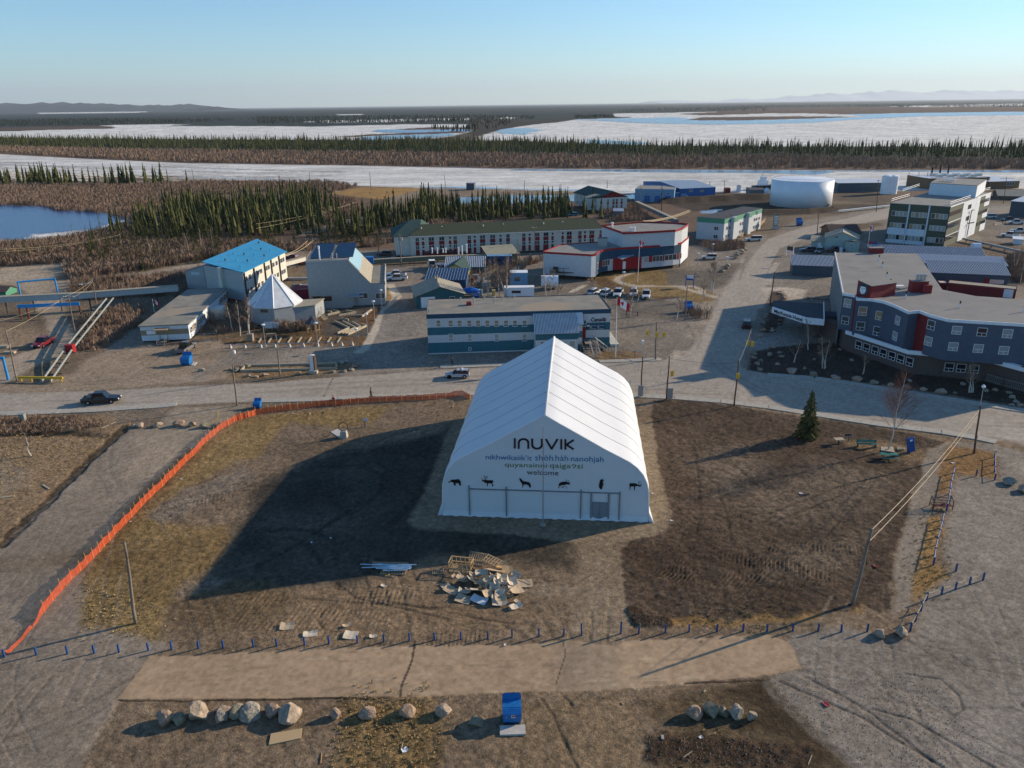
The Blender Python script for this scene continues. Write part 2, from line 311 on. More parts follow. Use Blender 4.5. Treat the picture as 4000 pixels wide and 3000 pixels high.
# river ice and its open lead
RIV=P('A',-600,510,0,558,800,602,1600,635,2212,645)+P('B',1000,660,2212,685)+P('C',0,684,2212,697)+P('D',0,697,2600,700,2600,900,2100,850,0,900)+P('C',1750,885,1060,905,620,880,0,866)+P('B',2212,862,1500,852,880,830,0,790)+P('A',2212,782,1500,748,700,735,-600,680)
paint(RIV,(.63,.62,.57),2,4,zi['frozen_river'],far=True)
paint(P('B',1400,668,2212,690)+P('C',0,700,600,705,1500,718,2212,722)+P('D',0,724,400,735,600,705,2600,722,2600,700,0,699)+P('C',2212,699,0,688)+P('B',1700,672),(.09,.115,.16),3,8,zi['open_water'],far=True)
paint(P('B',1400,845,1900,835,2212,855)+P('C',600,865,1000,880,600,874,0,862)+P('B',2212,858,1700,856),(.20,.32,.42),2,5,zi['open_water'],far=True)
for i in range(120):      # pressure ridges, wet streaks and leads running along the river
    x0=random.uniform(-1000,2600);t=random.random();L=random.uniform(120,900)
    X0=x0/2.212;cr=lambda X:610+(X if X<2000 else 2000)*.028
    yb=615+t*100+max(0,min(X0,1800))*.03
    a,b=(X0-L/2,yb),(X0+L/2,yb+L*.03+random.uniform(-3,3))
    pa=[Vector(g('z',q[0]*.553,q[1]*.553)) for q in (a,((a[0]+b[0])/2,(a[1]+b[1])/2+random.uniform(-3,3)),b)]
    stroke(pa,random.uniform(1.0,5.0),random.choice([(.74,.73,.70),(.74,.73,.70),(.25,.22,.18),(.34,.32,.28),(.33,.38,.42),(.42,.39,.34)]),random.uniform(.35,.8),warp=16)
# ---- near shore
paint(P('A',-400,810,0,815,1200,800,2212,800)+P('B',600,800,880,830,0,900)+P('A',1400,1000,400,900,-400,900),(.15,.115,.09),2,4)
paint(P('B',640,895,900,842,1400,850,1440,862,1180,925,1090,950,840,925),(.30,.20,.085),1.5,3,r=.2,zn=zi['dry_grass_ground'])
paint(P('B',1430,866,1650,850,2212,862)+P('C',620,882,1060,905,1060,925,620,912,0,912)+P('B',2212,912,1700,925,1600,905,1420,960,1180,1010,1130,1040,1100,1010,1180,925,1440,862),GRAV,1.5,2,zn=zi['road'])
paint(P('B',1650,985,1760,935,2212,915)+P('C',600,912,600,965,0,985)+P('B',2212,992),(.10,.16,.22),2,4,zn=zi['pond'])
paint(P('C',950,912,1060,912,1060,950,980,940),(.30,.36,.42),2,4,zn=zi['pond'])
paint(P('A',-500,960,0,973,120,1003,440,1010,480,1038,830,1052,950,1082,1110,1112,1090,1150,760,1235,520,1290,250,1305,0,1325,-500,1350),WAT,1.0,3,zn=zi['pond'],nb=.1)
for q in (P('A',215,1285,300,1250,440,1240,700,1213,790,1212,640,1270,420,1300),P('A',-300,1318,0,1300,130,1308,0,1330,-300,1345),P('A',900,1180,1000,1140,1110,1118,1080,1150,940,1195),P('A',-200,985,0,975,110,998,0,1000)):
    paint(q,ICE,.8,5,zn=zi['frozen_lake'])
stroke(P('A',450,1290,700,1255,920,1200),1.2,ICE,.7,warp=5)
# ---- town ground
paint(P('E',-500,300,0,240,600,60,1800,20)+P('F',500,-60,2212,-60)+P('G',1500,-100)+P('D',-200,960,1200,960,2500,930)+P('H',3000,1200,2212,1700,1500,1700,0,1400)+P('G',1000,1300)+P('F',1500,1400,0,1500)+P('E',1700,1700,-900,1700,-900,1200),(.15,.125,.098),4,6,r=.4)
paint(P('C',-100,1420,300,1400,700,1500,2212,1250)+P('D',0,1290,200,1150,600,1090,1040,990,2300,980,2300,1500,2300,1659)+P('H',2300,700,2300,1350,0,1300)+P('G',0,1300)+P('F',1200,1200,1060,240,1050,100,1500,80),GRAV_G,2,2,zn=zi['gravel_lot'])
paint(P('E',-300,120,250,70,620,50,560,130,430,200,640,225,570,300,540,330,230,330,120,250,-300,240),(.33,.28,.215),1.0,2,zn=zi['road'])
paint(P('E',230,320,520,300,560,460,600,600,655,720,560,830,440,905,250,985,90,1080,-100,1150,-500,1200,-500,960,0,905,300,800,450,770,400,620,400,560,320,460),(.30,.255,.20),.7,1,zn=zi['road'])
paint(P('E',-300,470,150,560,300,620,400,700,420,760,0,860,-300,880),(.22,.175,.13),2,3)
paint(P('E',1040,170,1400,110,1780,52,1790,80,1420,135,1100,195),(.30,.255,.20),1,1,zn=zi['road'])
paint(P('B',380,1245,620,1175,800,1118,930,1090,945,1112,720,1178,560,1230,400,1262),(.28,.24,.19),1,2,zn=zi['road'])
paint(P('B',740,1388,1500,1395,2212,1430)+P('C',260,1380,260,1440,0,1450)+P('B',1500,1475,1300,1480,740,1440),(.20,.185,.165),1,1.5,zn=zi['road'])
paint(P('B',240,1330,440,1380,440,1480,260,1560,230,1480),GRAV,1,1,zn=zi['parking_lot'])
# left gravel lot in front of the flat building
paint(P('E',130,1120,640,1010,700,930,860,850,1100,800,1230,620,1230,740,1500,780,1900,700,2212,680)+P('F',0,830,0,1040)+P('E',1560,1100,900,1160,-300,1210,-300,1120),(.265,.215,.16),1.2,2,zn=zi['gravel_lot'],r=.35)
paint(P('E',860,860,1100,640,1230,600,1210,780,1000,830),(.20,.175,.15),1,1,zn=zi['gravel_lot'])
paint(P('E',1600,1060,1760,980,1960,820,2212,780)+P('F',0,760,900,770,1000,800,1060,500,1060,300,1160,240,1260,240,1480,240,1480,900,1490,960)+P('F',800,1040,0,950)+P('E',1900,960,1760,1080),(.23,.205,.175),.8,1,zn=zi['parking_lot'])
paint(P('F',1000,800,1060,500,1200,240,1480,240,1480,860,1490,950,900,1000,830,900),(.20,.185,.165),1,1,zn=zi['parking_lot'])
# courtyard of dark chips, planting beds
paint(P('F',0,640,400,560,600,470,860,440,1080,440,1090,470,980,660,960,690,560,690,300,690,0,710),DGRAV,.5,.6,r=.3)
paint(P('F',-300,600,0,640,250,600,460,540,590,520,560,690,860,700,990,700,960,780,0,770,-300,760),(.15,.10,.055),.4,.8,r=.8)
paint(P('F',920,500,1060,445,1090,470,1020,590,900,585),(.14,.085,.05),.3,.5,r=.8)
paint(P('F',1095,240,1160,240,1210,340,1210,380,1130,395,1120,300),(.24,.16,.08),.3,.5,r=.6)
# road island with planting box
paint(P('F',-220,980,-160,940,0,940,700,930,860,930,900,970,800,1000,500,1020,0,1060,-260,1060),(.19,.135,.08),.5,.8,r=.8)
# main road
ROADTOP=P('E',-900,1215,0,1190,900,1165,1500,1130,2212,1100)+P('F',800,1040,1600,985,2212,958)+P('G',750,925,1280,905,1450,870)
ROADBOT=P('H',3200,1850,2212,1640,1900,1590,1000,1460,0,1325)+P('G',2212,1290,1400,1212,1030,1190,600,1180,0,1185)+P('F',1800,1190,1000,1218,0,1256)+P('E',1500,1292,800,1340,0,1362,-900,1400)
paint(ROADTOP+P('G',1960,960)+P('H',0,1010,700,1090,1200,1160,2212,1330,3200,1480)+ROADBOT,ASPH,.35,.35,zn=zi['road'],r=.12,nb=.1,nm=.08)
# side street running away to the right
paint(P('G',1300,980,1450,880,1600,740,1720,520,1850,250,2010,-10)+P('C',1960,1659,2020,1520,2110,1400)+P('D',0,1290,300,1190,700,1110,1040,1020,1300,985,1300,1050,1060,1110,900,1140,420,1250,100,1372,0,1560)+P('G',2212,200,2130,450,2040,700,2000,820,1960,990,1900,1120,1400,1100),(.31,.285,.25),.4,.4,zn=zi['road'],r=.12,nb=.1,nm=.08)
paint(P('D',1860,1015,2500,990,2500,1065,1860,1075),(.26,.235,.205),1,1,zn=zi['road'])
paint(P('G',1330,900,1400,815,1520,820,1440,880),CONC,.3,.4,op=.7)
stroke(P('G',1560,700,1700,430,1950,60),1.6,(.30,.265,.215),.5,warp=1)
# wear: patches, cracks and wheel tracks on the road
stroke(P('F',660,1060,600,1180,570,1250),.10,(.05,.045,.04),.8,warp=.3)
for a,b in (((-100,1150),(2300,1020)),((0,1190),(2300,1060))):
    stroke([('F',a[0],a[1]-10),('F',(a[0]+b[0])/2,(a[1]+b[1])/2-4),('F',b[0],b[1])],.5,(.20,.18,.155),.45,warp=.8)
for k in range(70):
    s=random.random();X=-400+s*4800
    Y0=1528 if X<1000 else 1528-(X-1000)*.03 if X<2200 else 1490+(X-2200)*.09
    Y0+=random.uniform(-45,45);L=random.uniform(20,120)
    stroke([('z',(X-L)*.553,(Y0-(X-2000)*0)*.553+L*.03),('z',(X+L)*.553,(Y0-L*.03 if X<2200 else Y0+L*.09)*.553)],random.uniform(.08,.35),random.choice([(.17,.15,.13),(.31,.28,.235),(.20,.18,.16)]),.5,warp=.5)
paint(P('F',360,1145,640,1130,600,1200,340,1225),(.29,.26,.22),.15,.1,op=.6)
paint(P('G',745,830,1000,820,1130,850,1130,885,1060,895,740,895),(.19,.13,.07),.3,.6,r=.6)
paint(P('E',1620,640,1900,600,2212,600,2212,700,1900,720,1680,740),(.16,.125,.085),.8,1.5,r=.6)
# footpaths of pale concrete
paint(P('F',1120,238,1190,236,1260,355,1110,470,1060,640,985,800,930,838,820,836,900,800,990,650,1075,470,1180,360),CONC,.15,.1,zn=zi['footpath'],r=.1)
paint(P('F',840,430,1060,426,1160,430,1110,468,1070,440,850,444),CONC,.15,.1,zn=zi['footpath'],r=.1)
# courthouse lawn, winding path and dark lot
paint(P('G',0,170,700,180,760,250,1200,360,1500,420,1660,470,1620,560,1000,540,870,460,850,420,780,350,0,350),(.145,.13,.112),1,1.2,zn=zi['parking_lot'])
paint(P('G',1280,120,1480,120,1720,130,1860,60,2000,60,1850,250,1700,300,1340,240),(.13,.118,.10),1,1,zn=zi['parking_lot'])
paint(P('G',700,190,810,120,1000,110,1270,120,1335,150,1345,245,1560,270,1640,270,1760,330,1740,390,1600,400,1440,360,1200,350,1080,290,880,255,740,270),OCH,.5,.8,r=.5,zn=zi['dry_grass_ground'])
paint(P('G',700,200,800,180,900,240,1080,290,1200,350,1440,345,1300,380,1000,330,760,280),(.11,.075,.045),.8,.8,r=.6)
PATH=[('G',1035,112),('G',1040,140),('G',980,165),('G',915,185),('G',905,215),('G',960,240),('G',1080,262),('G',1250,262),('G',1420,262),('G',1560,300),('G',1750,355)]
stroke(PATH,.95,CONC,.95,soft=.15,warp=0,zn=zi['footpath'],r=.1)
stroke(P('G',1440,262,1560,262,1640,290,1640,318,1580,312),.8,CONC,.95,soft=.15,warp=0,zn=zi['footpath'],r=.1)
stroke(P('G',510,312,625,255),.8,CONC,.95,soft=.15,warp=0,zn=zi['footpath'])
# hotel side
paint(P('k',240,1010,640,1005,920,1040,870,1180,650,1190,600,1100,330,1085),(.40,.36,.30),.4,.4,zn=zi['parking_lot'])
paint(P('k',400,1060,560,1050,640,1130,640,1200,600,1420,600,1540,420,1659,260,1659,340,1450,380,1290),(.075,.055,.045),.4,.8,r=.8)
paint(P('H',150,560,330,340,420,560,390,720,0,820)+P('G',2000,790,2120,720,2212,700),(.22,.21,.195),.4,.5,zn=zi['parking_lot'])
paint(P('G',2085,830,2212,800)+P('H',0,790,590,740,720,830,1270,1020,1880,1080,2500,1150,2500,1380,2212,1310,1200,1140,700,1078,0,1018)+P('G',2030,985,2060,900),(.055,.043,.037),.4,.6,r=.8,zn=zi['bare_soil'])
# pale walk strips along the side street
stroke(P('k',500,650,420,780,370,960),.8,(.34,.31,.27),.9,soft=.2,warp=.1,zn=zi['footpath'])
stroke(P('k',360,1075,300,1200,240,1300),.8,(.34,.31,.27),.9,soft=.2,warp=.1,zn=zi['footpath'])
stroke(P('D',430,1250,560,1200,800,1150,1030,1145),.7,(.38,.35,.30),.9,soft=.2,warp=.1,zn=zi['footpath'])
# embankment by the tank, dark lot, far lots
paint(P('C',1300,975,1500,965,2212,935)+P('D',0,930,600,990,1050,990,1040,1015,600,1060,0,1100)+P('C',2160,1090,1800,1060,1560,1050),(.06,.052,.045),1.5,2,r=.7)
paint(P('C',1620,1050,1810,1035,1750,1070,1640,1068),(.22,.27,.33),.8,1.5,zn=zi['pond'])
stroke(P('C',1330,975,1700,955,2230,935),3.5,(.055,.048,.042),.8,lift=2.2,warp=1)
stroke(P('D',-20,1065,300,1060,600,1045),3.0,(.07,.055,.045),.8,lift=1.4,warp=1)
paint(P('D',600,870,1000,890,1060,900,1040,990,600,960),(.10,.085,.07),1.5,2,r=.6)
paint(P('D',540,1210,700,1160,960,1150,1000,1175,780,1215),(.10,.075,.05),1,1.5,r=.5)
paint(P('D',1860,1090,2500,1060,2500,1420,1900,1350,1700,1300),(.16,.145,.125),1.5,2,zn=zi['parking_lot'])
paint(P('D',1500,1340,1900,1300,2500,1400,2500,1800,2060,1659,1900,1430),(.13,.10,.078),2,2,r=.8)
# ---- foreground park
paint(P('I',-600,-200,0,-100)+P('E',600,1400,1500,1310)+P('I',1120,40,600,480,0,1080,-600,1500),(.20,.15,.10),1,2,r=.7)
paint(P('I',-300,20,300,40,800,70,900,130,700,130,200,110,-300,120),(.06,.048,.035),.8,1.5,r=.9,lift=-.25)
paint(P('I',-300,300,0,300,260,400,240,560,0,640,-300,700),(.21,.175,.135),1,2)
paint(P('E',900,1340,1500,1305,1560,1330,1200,1460,1000,1440),(.17,.145,.12),.8,1.5)
# general soil of the site
paint(P('E',1700,1659)+P('F',-250,1430,0,1340,1860,1215)+P('G',1030,1215,2212,1310)+P('H',600,1405,1600,1540,2100,1600,2900,1760)+P('P',2900,1800)+P('M',-900,1900,-900,400),(.17,.135,.10),1,1,r=.6)
# left gravel track
paint(P('I',1120,45,1740,55,1560,290,1330,490,1100,745,900,1010,720,1275)+P('M',700,440,1000,490,1350,560,1500,620,1300,690,1010,1060,760,1500,660,1700,-500,1800,-700,500)+P('I',-500,1500,0,1080,600,480),(.215,.185,.15),.45,1.0,zn=zi['gravel_lot'],r=.35)
paint(P('I',1330,80,1735,60,1560,290,1310,490,1010,492,1200,300),(.27,.225,.17),.4,.8,op=.85)
paint(P('E',1100,1659,1530,1300,1700,1310)+P('E',2212,1270,2050,1350,1720,1659),(.24,.205,.16),.5,.8,zn=zi['road'])
stroke(P('I',0,1060,330,760,700,380,1060,60),.8,(.05,.042,.032),.85,warp=2.2,lift=-.15,r=.8)  # ditch line, with the shade of its bank put into the colour
# dry grass lawn
LAWN=P('F',-230,1450,0,1380,600,1330,1180,1290,1060,1400,980,1470,640,1480,300,1440,170,1570)+P('J',0,330)+P('I',2050,330,1650,560,1280,760,1420,880,2000,900,1870,1180,1450,1580)+P('M',1420,270,1350,560,1000,490,740,420,690,200)+P('I',720,1300,1000,930,1350,560,1700,220,2000,20)
paint(LAWN,OCH,.8,1.6,r=.7,zn=zi['dry_grass_ground'])
paint(P('I',1000,960,1140,760,1330,540,1560,330,1700,230,1800,140,1700,330,1400,620,1200,800,1100,950,900,1200),(.10,.07,.04),.8,1.2,op=.7)
paint(P('M',-100,-100)+P('I',1450,1000,1850,900,1900,1150,1500,1500,1200,1600,1150,1300),(.13,.09,.045),1.5,2.5,op=.55)
paint(P('I',1255,810,1420,690,1600,590,2100,400,2200,500,1750,700,1600,800,1400,870),MUD,.35,1.2,r=.8,op=.9)
paint(P('F',170,1570,300,1440,640,1480,980,1470,1180,1290,1860,1230,1800,1420,1500,1490,900,1659)+P('J',0,460,0,330),(.175,.14,.105),.8,1.5,r=.5)
# dark soil, its colour deepened to carry the tent's shadow, and the works yard
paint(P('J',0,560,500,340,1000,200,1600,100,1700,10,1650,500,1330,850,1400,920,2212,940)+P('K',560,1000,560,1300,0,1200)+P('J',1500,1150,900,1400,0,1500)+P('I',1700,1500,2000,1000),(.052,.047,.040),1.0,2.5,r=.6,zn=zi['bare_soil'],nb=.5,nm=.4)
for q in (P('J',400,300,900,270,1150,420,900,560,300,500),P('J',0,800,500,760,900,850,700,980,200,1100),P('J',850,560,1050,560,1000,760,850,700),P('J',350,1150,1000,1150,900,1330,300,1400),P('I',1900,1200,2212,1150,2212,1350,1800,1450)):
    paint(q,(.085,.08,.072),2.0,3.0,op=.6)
paint(P('J',0,1500,900,1400,1500,1330,1600,1500)+P('K',300,1659)+P('N',2212,480,1400,560,0,620,-400,600,-300,200),(.19,.145,.10),1.2,1.5,r=.6)
paint(P('N',-700,150,-200,60,0,60,400,200,100,420,-400,520,-800,450),(.12,.09,.055),1.2,2.0,r=.6,op=.8)
paint(P('N',-650,80,-450,20,-200,20,-400,120,-700,200),MUD,.5,1.0,op=.6,r=.8)
# gravel apron of the tent
paint(P('K',1080,0,1225,0,1250,200,1290,430,1340,760,1360,860,1300,930,1050,1020,950,1080,960,1350,1010,1659,540,1659,590,1400,610,1050,0,970)+P('J',1400,920,1310,860,1380,740,1600,250,1700,0,1900,-80),(.205,.17,.128),.35,.5,r=.3)
paint(P('K',100,1400,480,1390,590,1430,590,1500,300,1500,0,1480)+P('J',2100,1420),(.21,.175,.135),.4,.6)
paint(P('O',540,0,960,0,960,200,1040,430,1000,600,420,600,540,400),(.20,.165,.125),.5,.6,r=.3)
# dark churned soil right of the tent
RS=P('G',1215,1250,1500,1240,1900,1290)+P('H',0,1345,600,1430,1300,1545,1535,1605)+P('L',1500,185,1370,235,1320,480,1230,700,1150,1000,1090,1200,1040,1440)+P('P',1110,180,1000,330,830,270)+P('P',500,350,0,360)+P('O',2100,350,1850,385,1500,395,1350,420,1060,435,1010,300,950,100)+P('K',940,1110,1010,1025,1340,925,1360,830,1300,480,1240,150)+P('G',1225,1400)
paint(RS,(.076,.058,.045),.15,1.4,r=1.0,zn=zi['bare_soil'],nb=.35,nm=.35)
for q in (P('L',-200,600,500,300,1100,500,700,800,0,900),P('K',1500,300,1900,200,2212,350,1800,700),P('L',-100,1300,500,1000,900,900,700,1300)):
    paint(q,(.15,.125,.10),2.2,4.0,op=.6)
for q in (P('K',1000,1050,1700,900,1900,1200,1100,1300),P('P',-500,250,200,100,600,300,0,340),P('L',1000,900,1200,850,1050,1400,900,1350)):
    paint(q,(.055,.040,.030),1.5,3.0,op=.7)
paint(P('L',640,150,1100,170,1360,240,1350,330,1220,360,1100,300,680,210),(.17,.125,.08),.6,1.2)
# right-hand path, ochre verge, gravel lot
paint(P('L',1380,225,1545,180,1490,500,1430,700,1350,1000,1260,1300,1240,1560)+P('P',1160,300,1060,380,1110,180)+P('L',1080,1300,1180,900,1240,680,1330,430),(.205,.18,.148),.3,.5,zn=zi['gravel_lot'],r=.35)
paint(P('L',1510,300,1560,215,1750,230,1960,260,1980,480,1800,470,1610,440,1570,620,1470,620,1480,450),(.20,.125,.06),.3,.8,r=.7,zn=zi['dry_grass_ground'])
paint(P('L',1395,815,1520,830,1500,900,1570,930,1480,1000,1430,1200,1540,1340,1400,1480,1330,1540,1235,1530,1310,1150,1345,1000),(.23,.15,.065),.3,.8,r=.7,zn=zi['dry_grass_ground'])
paint(P('L',1560,180,1900,180,2300,280,3000,500)+P('P',3000,1900,700,1700,400,1330,0,890,300,790,180,600,230,500,650,450,1100,550,1260,480,1330,180)+P('L',1560,1340,1520,1000,1560,700,1640,470,1980,490,1980,260),(.195,.175,.150),.5,1.0,zn=zi['gravel_lot'],r=.45)
paint(P('L',2050,300,2500,300,2500,500,2150,460),(.26,.24,.20),1,1,op=.6)
paint(P('P',1700,1200,2500,900,2600,1800,1800,1700),(.24,.225,.205),2.5,3,op=.6)
paint(P('O',1330,370,1620,340,1850,400,2212,310)+P('P',0,300,120,370,350,300,520,330,380,400,0,400)+P('O',1850,440,1330,430),(.22,.145,.065),.3,.9,op=.85,r=.7)
paint(P('P',690,320,840,240,800,330),(.22,.145,.065),.3,.8,op=.8,r=.7)
def tracks(poly,n,tone,wd=.13,L=(8,30)):     # pairs of wheel tracks, crossing and fading
    pp=[g(*q) for q in poly];xs=[p.x for p in pp];ys=[p.y for p in pp]
    for k in range(n):
        x,y=random.uniform(min(xs),max(xs)),random.uniform(min(ys),max(ys));a=random.random()*6.28;cv=random.uniform(-.05,.05);st=[]
        for i in range(9):st.append((x,y,a));x+=math.cos(a)*L[1]/12*random.uniform(.6,1);y+=math.sin(a)*L[1]/12;a+=cv*L[1]/12
        fk=random.choice((.5,.65,.75,1.3));ww=wd*random.uniform(.6,1.6);oo=random.uniform(.15,.42)
        for o_ in (-.8,.8):stroke([Vector((q[0]-math.sin(q[2])*o_,q[1]+math.cos(q[2])*o_,0)) for q in st],ww,tuple(c*fk for c in tone),oo,lift=-.02,warp=.35,soft=1.2)
tracks(P('K',1300,100,2212,200)+P('P',900,200)+P('K',1100,1600),22,(.10,.075,.055));tracks(P('J',0,300,1400,200,1300,1300,0,1400),22,(.06,.055,.05));tracks(P('N',-300,100,2212,100,2212,560,-300,560),16,(.17,.13,.095))
tracks(P('P',100,700,2300,300,2300,1659,900,1659),14,(.2,.18,.15));tracks(P('M',-300,600,1000,700,700,1600,-300,1600),12,(.2,.17,.14));tracks(P('I',-200,1100,1300,200,1500,400,300,1600),10,(.2,.17,.14));tracks(P('E',300,1080,1500,760,2212,760,1700,1120),14,(.24,.2,.15),.2);tracks(P('G',860,560,1500,560,1500,860,1000,900),12,(.2,.18,.15),.2);tracks(P('O',100,1050,1100,1050,900,1659,0,1659),14,(.17,.13,.09))
# old tan asphalt strip across the foreground
paint(P('M',1300,690,1700,690)+P('N',0,655,1380,600,2212,600)+P('O',450,560,900,600,1000,560,2212,510)+P('P',190,580,300,800,0,860)+P('O',1500,930,900,985,400,1000,0,1000)+P('N',1600,1040,1200,1052,0,1062)+P('M',1015,1062),(.325,.245,.165),.12,.3,zn=zi['road'],r=.12,nb=.08,nm=.12)
paint(P('O',420,560,900,600,880,980,380,990),(.22,.18,.135),.8,1.2,op=.7)
for k in range(60):
    x=random.uniform(-800,3800);y=random.uniform(640,1020);L=random.uniform(30,200)
    stroke([('N',x,y),('N',x+L,y-L*.02)],random.uniform(.05,.22),random.choice([(.24,.19,.13),(.38,.31,.225),(.22,.17,.12)]),.55,warp=.3)
stroke(P('N',1375,560,1350,720,1320,800,1260,950,1245,1060),.10,(.05,.04,.03),.9,warp=.1,soft=.3)
stroke(P('O',440,565,465,680,380,940),.05,(.05,.04,.03),.8,warp=.1,soft=.3)
stroke(P('M',1020,1070,1600,1082)+P('N',0,1068,1180,1050),.12,(.04,.032,.025),.8,lift=-.05,warp=.3)
stroke(P('O',1500,932,2150,905),.12,(.04,.032,.025),.8,lift=-.05,warp=.3)
# bottom strip: soil, tufts, dark wet mud
paint(P('N',780,1080,1500,1070,1600,1400,1500,1800,600,1800,760,1450),(.17,.12,.055),.8,2.0,r=.9,zn=zi['dry_grass_ground'],op=.8)
paint(P('O',0,1060,900,1010,1150,1200,1100,1600,800,1900,0,1900),(.175,.135,.09),1.0,2.0,op=.8)
paint(P('O',1100,1060,1700,1000,2212,905)+P('P',0,890,150,1150,400,1340,620,1560,800,1800)+P('O',1300,1800,1150,1500,1400,1300,1200,1200),(.10,.078,.052),.6,1.6,r=.7,zn=zi['bare_soil'])
paint(P('O',1750,1000,2212,920)+P('P',0,960,160,1180,380,1350,600,1600,400,1650,100,1400)+P('O',2000,1300,2150,1150),(.045,.035,.024),.6,1.2,r=.15,op=.9)
paint(P('O',1150,1400,1350,1340,2000,1400)+P('P',400,1500,300,1700)+P('O',1150,1560),(.05,.036,.026),.5,1.5,r=1.0,lift=.1)
stroke(P('P',0,940,200,1170,400,1370,650,1570,760,1680),.5,(.14,.13,.12),.6,warp=.8)
stroke(P('M',1010,1070,950,1220,800,1400,700,1520),.25,(.27,.225,.17),.6,warp=.6)
# churned ridge at the lower left corner of the dark soil
stroke(P('O',1050,310,1130,400,1330,400),.8,(.04,.028,.02),.8,lift=.15,warp=1.0,r=1.0)
# wheel ruts
DK=(.03,.025,.02)
RUTS=[(P('J',500,260,900,225,1200,260),.25),(P('J',560,380,900,370,1100,460,1080,600,850,780,560,900),.3),(P('J',0,940,300,920,560,960,690,1050,680,1170),.35),(P('J',300,1000,450,1050,560,1200),.3),(P('J',1500,420,1430,600,1150,900),.5),(P('J',0,1250,250,1120,500,960,900,700),.3),
        (P('J',980,200,1200,100,1400,60),.2),(P('N',380,200,900,230,1600,280),.12),(P('N',680,230,560,320,545,400,600,460,760,480),.1),(P('N',700,60,850,180,1150,260,1650,370),.15),(P('N',1150,230,1650,310,2212,420),.15),
        (P('K',1400,50,1580,230,1610,400,1620,800,1600,960),.16),(P('K',1500,60,1650,260),.1),(P('K',1640,420,1780,560,1850,800,1890,1000),.16),(P('K',1850,300,2212,620),.14),(P('L',0,790,400,640,600,560,1180,410),.16),(P('L',0,880,400,720,800,560),.2),(P('L',380,660,620,870,800,960),.12),
        (P('K',1350,890,1600,860,2212,780),.12),(P('P',100,910,500,1080,900,1280,1500,1659),.14),(P('P',350,870,700,1060,1100,1350,1400,1600),.14),(P('P',1200,850,1500,900,1650,1040,1680,1150,1600,1200),.10),(P('P',900,1150,1250,1230,1500,1400,1950,1659),.12),
        (P('O',260,1060,350,1200,430,1400,560,1659),.14),(P('O',430,1010,520,1120),.1),(P('O',680,300,680,560),.15),(P('O',820,300,820,560),.15)]
for q,wd in RUTS:stroke(q,wd,DK,.45,lift=-.05,warp=.5,soft=.8)
for q in (P('O',690,0,690,480),P('O',830,150,820,480),P('O',820,600,810,980),P('O',670,600,650,980)):stroke(q,.18,(.30,.25,.18),.5,warp=.3)
# grooves pressed by tracked vehicles
x_,y_=GX,GY
def treads(pts,wd,per,ampl):
    pts=[g(*p) for p in pts];a,b=pts[0],pts[1];d=(b-a).normalized();sel,m=poly_mask([a,b,b+Vector((d.y,-d.x,0))*wd,a+Vector((d.y,-d.x,0))*wd],.8,1.5)
    t=GX[sel]*d.x+GY[sel]*d.y+.25*w1x[sel];v=np.sin(t*2*math.pi/per)
    dz[sel]+=ampl*v*m*np.clip(.15+2.6*fbm(x_[sel]/2.5,y_[sel]/2.5,123,2)+.5,0,1.4);col[sel]*=(1-.0*v*m)[:,None]
for k in range(14):
    a=('K',1050+k*90,1100+random.uniform(-60,200));treads([a,(a[0],a[1]+random.uniform(300,700),a[2]+random.uniform(50,250))],2.5,.42,.045)
for k in range(9):
    a=('L',-200+k*90,1000+random.uniform(-60,200));treads([a,(a[0],a[1]+random.uniform(200,500),a[2]+random.uniform(50,300))],2.5,.42,.045)
treads([('I',1270,760),('I',1700,860)],5.0,.45,.06);treads([('I',1450,640),('I',2050,560)],4,.45,.05)
treads([('N',-100,150),('N',1300,330)],5.0,.5,.03);treads([('N',500,90),('N',1500,130)],3.0,.5,.03);treads([('N',1500,470),('N',2100,460)],2.5,.4,.03)
# relief
near=np.clip(1-(GY-200)/200,0,1)
dz+=near*ruf*(.10*n_mid*2+.11*n_sm*2*ruf)+ruf*.12*fbm(GX/2,GY/2,80,3)*near
dz[np.isin(zone,[1,2,3,4,5,6,7])]*=.12
dz[np.isin(zone,[3,4,5,7])]=0
fine=fbm(GX/.35,GY/.35,99,3)*near+n_sm*.5
col*=(1+fine*(.45+.8*ruf)+rng.normal(0,1,NV)*near*(.015+.15*np.clip(ruf,0,.8)))[:,None]
icy=np.isin(zone,[3,4,5,7])[:,None]
grey_=np.isin(zone,[1,2,6,8])[:,None]
col*=np.where(icy,1.0,np.where(grey_,np.array((1.13,1.07,.99)),np.array((1.13,1.04,.91))))
np.clip(col,.004,.85,out=col)
def gz(x,y):                              # the ground's own height under a point
    if y<=Dv[0] or y>=Dv[-1]:return 0.0
    r=int(np.argmin(abs(Dv-y)));k=int(round((x/zc[r]+.9)/1.8*(NC-1)))
    return float(dz[r*NC+min(max(k,0),NC-1)])
